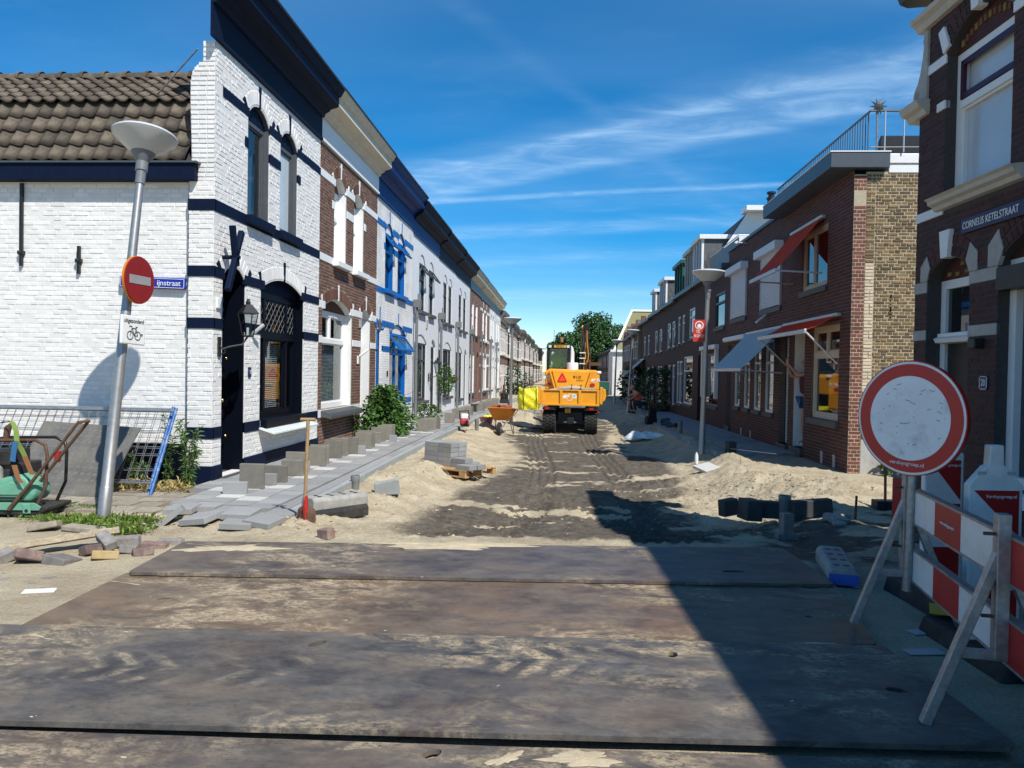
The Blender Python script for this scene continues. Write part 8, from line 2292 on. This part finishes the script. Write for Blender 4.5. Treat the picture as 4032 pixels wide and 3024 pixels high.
# round closed-road sign
sc_ = F1 + nn * .29 + Vector((-.02, -.03, 0))
t = thing('closed_road_sign', 'large round white sign with red ring standing on the barrier', 'sign', (sc_.x, sc_.y, 0), R(-56), rot=(0, R(1.5), R(-56)))
def dsk(r, y0, y1, mt, nm): return disc(t, r, y0, y1, mt, nm, 0, 1.355, 64)
dsk(.345, -.045, -.015, 'sign_red_dark', 'rim'); dsk(.339, -.0475, -.0455, 'sign_white', 'white_edge'); dsk(.325, -.050, -.048, 'sign_red', 'red_ring'); dsk(.253, -.0525, -.0505, 'sign_white_worn', 'white_face')
lettering('versluysgroep.nl', .032, M['sign_white'], t, 0, -.0515, 1.082, 1.05)
MB().tube([(0, .02, .3), (0, .02, 1.4)], .03, 10).build('pole', M['galv'], t, smooth=40)
sm_ = MB()
D('scuff', (0.30, 0.27, 0.23), 0.7, 0)
for k in range(44):
    a = r5.uniform(0, 6.28); q = .22 * math.sqrt(r5.random()); x = q * math.cos(a); z = 1.355 + q * math.sin(a); l = r5.expovariate(90) + .003; an = r5.uniform(-.6, .6)
    sm_.add([(x, -.0532, z), (x + l * math.cos(an), -.0532, z + l * math.sin(an)), (x + l * math.cos(an), -.0532, z + l * math.sin(an) + .004), (x, -.0532, z + .005)], [(0, 1, 2, 3)])
tag(sm_.build('scuffs', M['scuff'], t), kind='stuff')
# beacons: white plastic boards with red diagonals on rubber feet
def beacon(label, x, y, rz, z0, wd, ht, flip, handle=True, foot=True, txt='Versluysgroep.nl'):
    t = thing('warning_beacon', label, 'beacon', (x, y, z0), rz, 'red and white warning beacons')
    w = wd / 2
    body_ = [(-w, 0), (w, 0), (w, ht - .02), (.06, ht + .09), (.045, ht + .09), (.04, ht + .21), (-.04, ht + .21), (-.045, ht + .09), (-.06, ht + .09), (-w, ht - .02)] if handle else [(-w, 0), (w, 0), (w, ht), (-w, ht)]
    MB().prism(body_, -.03, .03).build('board', M['plastic_white'], t, bevel=.012)
    fw_ = w - .025; h0 = .02; h1 = ht - .05
    MB().box(-fw_, fw_, -.033, -.0305, h0, h1).build('white_field', M['sign_white'], t)
    nz_ = 3; st_h = (h1 - h0) / nz_
    for k in range(nz_):
        za = h0 + st_h * k; zb = za + st_h
        # a red field above each falling diagonal
        pts = [(-fw_, zb), (fw_, zb), (fw_, zb - st_h * .92)] if not flip else [(-fw_, zb), (fw_, zb), (-fw_, zb - st_h * .92)]
        MB().prism(pts, -.036, -.0335).build('red_diagonal', M['sign_red_dark'], t)
    if txt: lettering(txt, .028, M['sign_white'], t, fw_ * .2, -.0365, h1 - .035, .95)
    if handle:
        MB().prism([(.04 * math.cos(a), ht + .06 + .04 * math.sin(a)) for a in np.linspace(0, 6.0, 16)], -.034, -.0305).build('boss', M['sign_white'], t)
        for s_ in (-1, 1): MB().box(s_ * .085 - .025, s_ * .085 + .025, -.034, -.0305, ht + .04, ht + .058).build('slot', M['sign_grey'], t)
    if foot:
        MB().prism([(-.20, -.02 - z0), (.20, -.02 - z0), (.16, .02), (-.16, .02)], -.42, .42).build('rubber_foot', M['rubber'], t, bevel=.02)
    return t
beacon('white warning beacon with handle behind the barrier boards', 2.49, 4.6, R(4), .08, .31, .93, False)
beacon('warning beacon standing right behind the round sign', 2.66, 5.55, R(4), .10, .27, .98, False, handle=False)
beacon('warning beacon cut by the right picture side, behind the lower boards', 2.62, 3.72, R(0), .10, .3, .72, True, txt=None)
MB_ = MB().box(-.10, .16, -.12, .12, 0, .004).build('yellow_patch', M['plate_yellow']); MB_.location = (2.46, 5.02, .126); MB_.rotation_euler = (0, 0, R(-24)); tag(MB_, 'yellow reflector sheet on the rubber foot of a beacon', 'reflector')
t = thing('sign_pole', 'thin black pole on a square rubber foot by the sandy side street', 'pole', (3.92, 9.55, gz(3.92, 9.55)))
MB().tube([(0, 0, .05), (-.01, 0, .62)], .017, 8).build('pole', M['black_metal'], t, smooth=40); MB().box(-.13, .13, -.1, .1, -.02, .10).build('foot', M['rubber'], t, bevel=.01)
t = thing('red_white_board', 'red and white board leaning behind the round sign', 'board', (2.80, 6.5, .02), R(-30)); MB().box(-.07, .07, -.02, .02, .35, .75).build('red_field', M['sign_red'], t); MB().tube([(-.08, -.03, .77), (.12, -.03, .74)], .014, 6).build('top_edge', M['galv'], t); MB().tube([(0, .03, 0), (0, .03, .75)], .02, 6).build('post', M['galv'], t)
for k, (x, y, rz) in enumerate(((2.30, 4.95, 14), (2.12, 4.58, 10))): block('road_mark', 'faded white paint block on the shaded asphalt', 'marking', (.22, .09, .003), (x, y, gz(x, y) + .006), (0, 0, R(rz)), 'sign_grey', 'faded paint blocks', 0)
# end of the street: site fence, round sign back, pallets
t = thing('site_fence', 'green mesh site fence across the end of the street', 'fence', (1.6, 66, slope(66) - .1)); 
for x in (0, 1.2, 2.4): MB().tube([(x, 0, 0), (x, 0, 1.3)], .03, 6).build('post', M['galv'], t)
MB().box(0, 2.4, -.01, .01, .1, 1.2).build('mesh_sheet', M['green_paint'], t); MB().tube([(0, 0, 1.25), (2.4, 0, 1.25)], .03, 6).build('rail', M['galv'], t)
t = thing('round_sign_back', 'grey back of a round traffic sign at the street end', 'sign', (2.05, 62, slope(62))); disc(t, .42, -.02, .02, 'sign_grey', 'disc', 0, 1.75, 30); MB().tube([(0, .05, 0), (0, .05, 2)], .04, 6).build('pole', M['galv'], t)
t = thing('pallet_stack', 'pile of pallets at the street end', 'pallets', (2.1, 58, slope(58) - .1))
for k in range(5): MB().box(-.2, 1.3, -.5, .5, k * .15, k * .15 + .1).build('pallet', M['pallet_wood'], t)
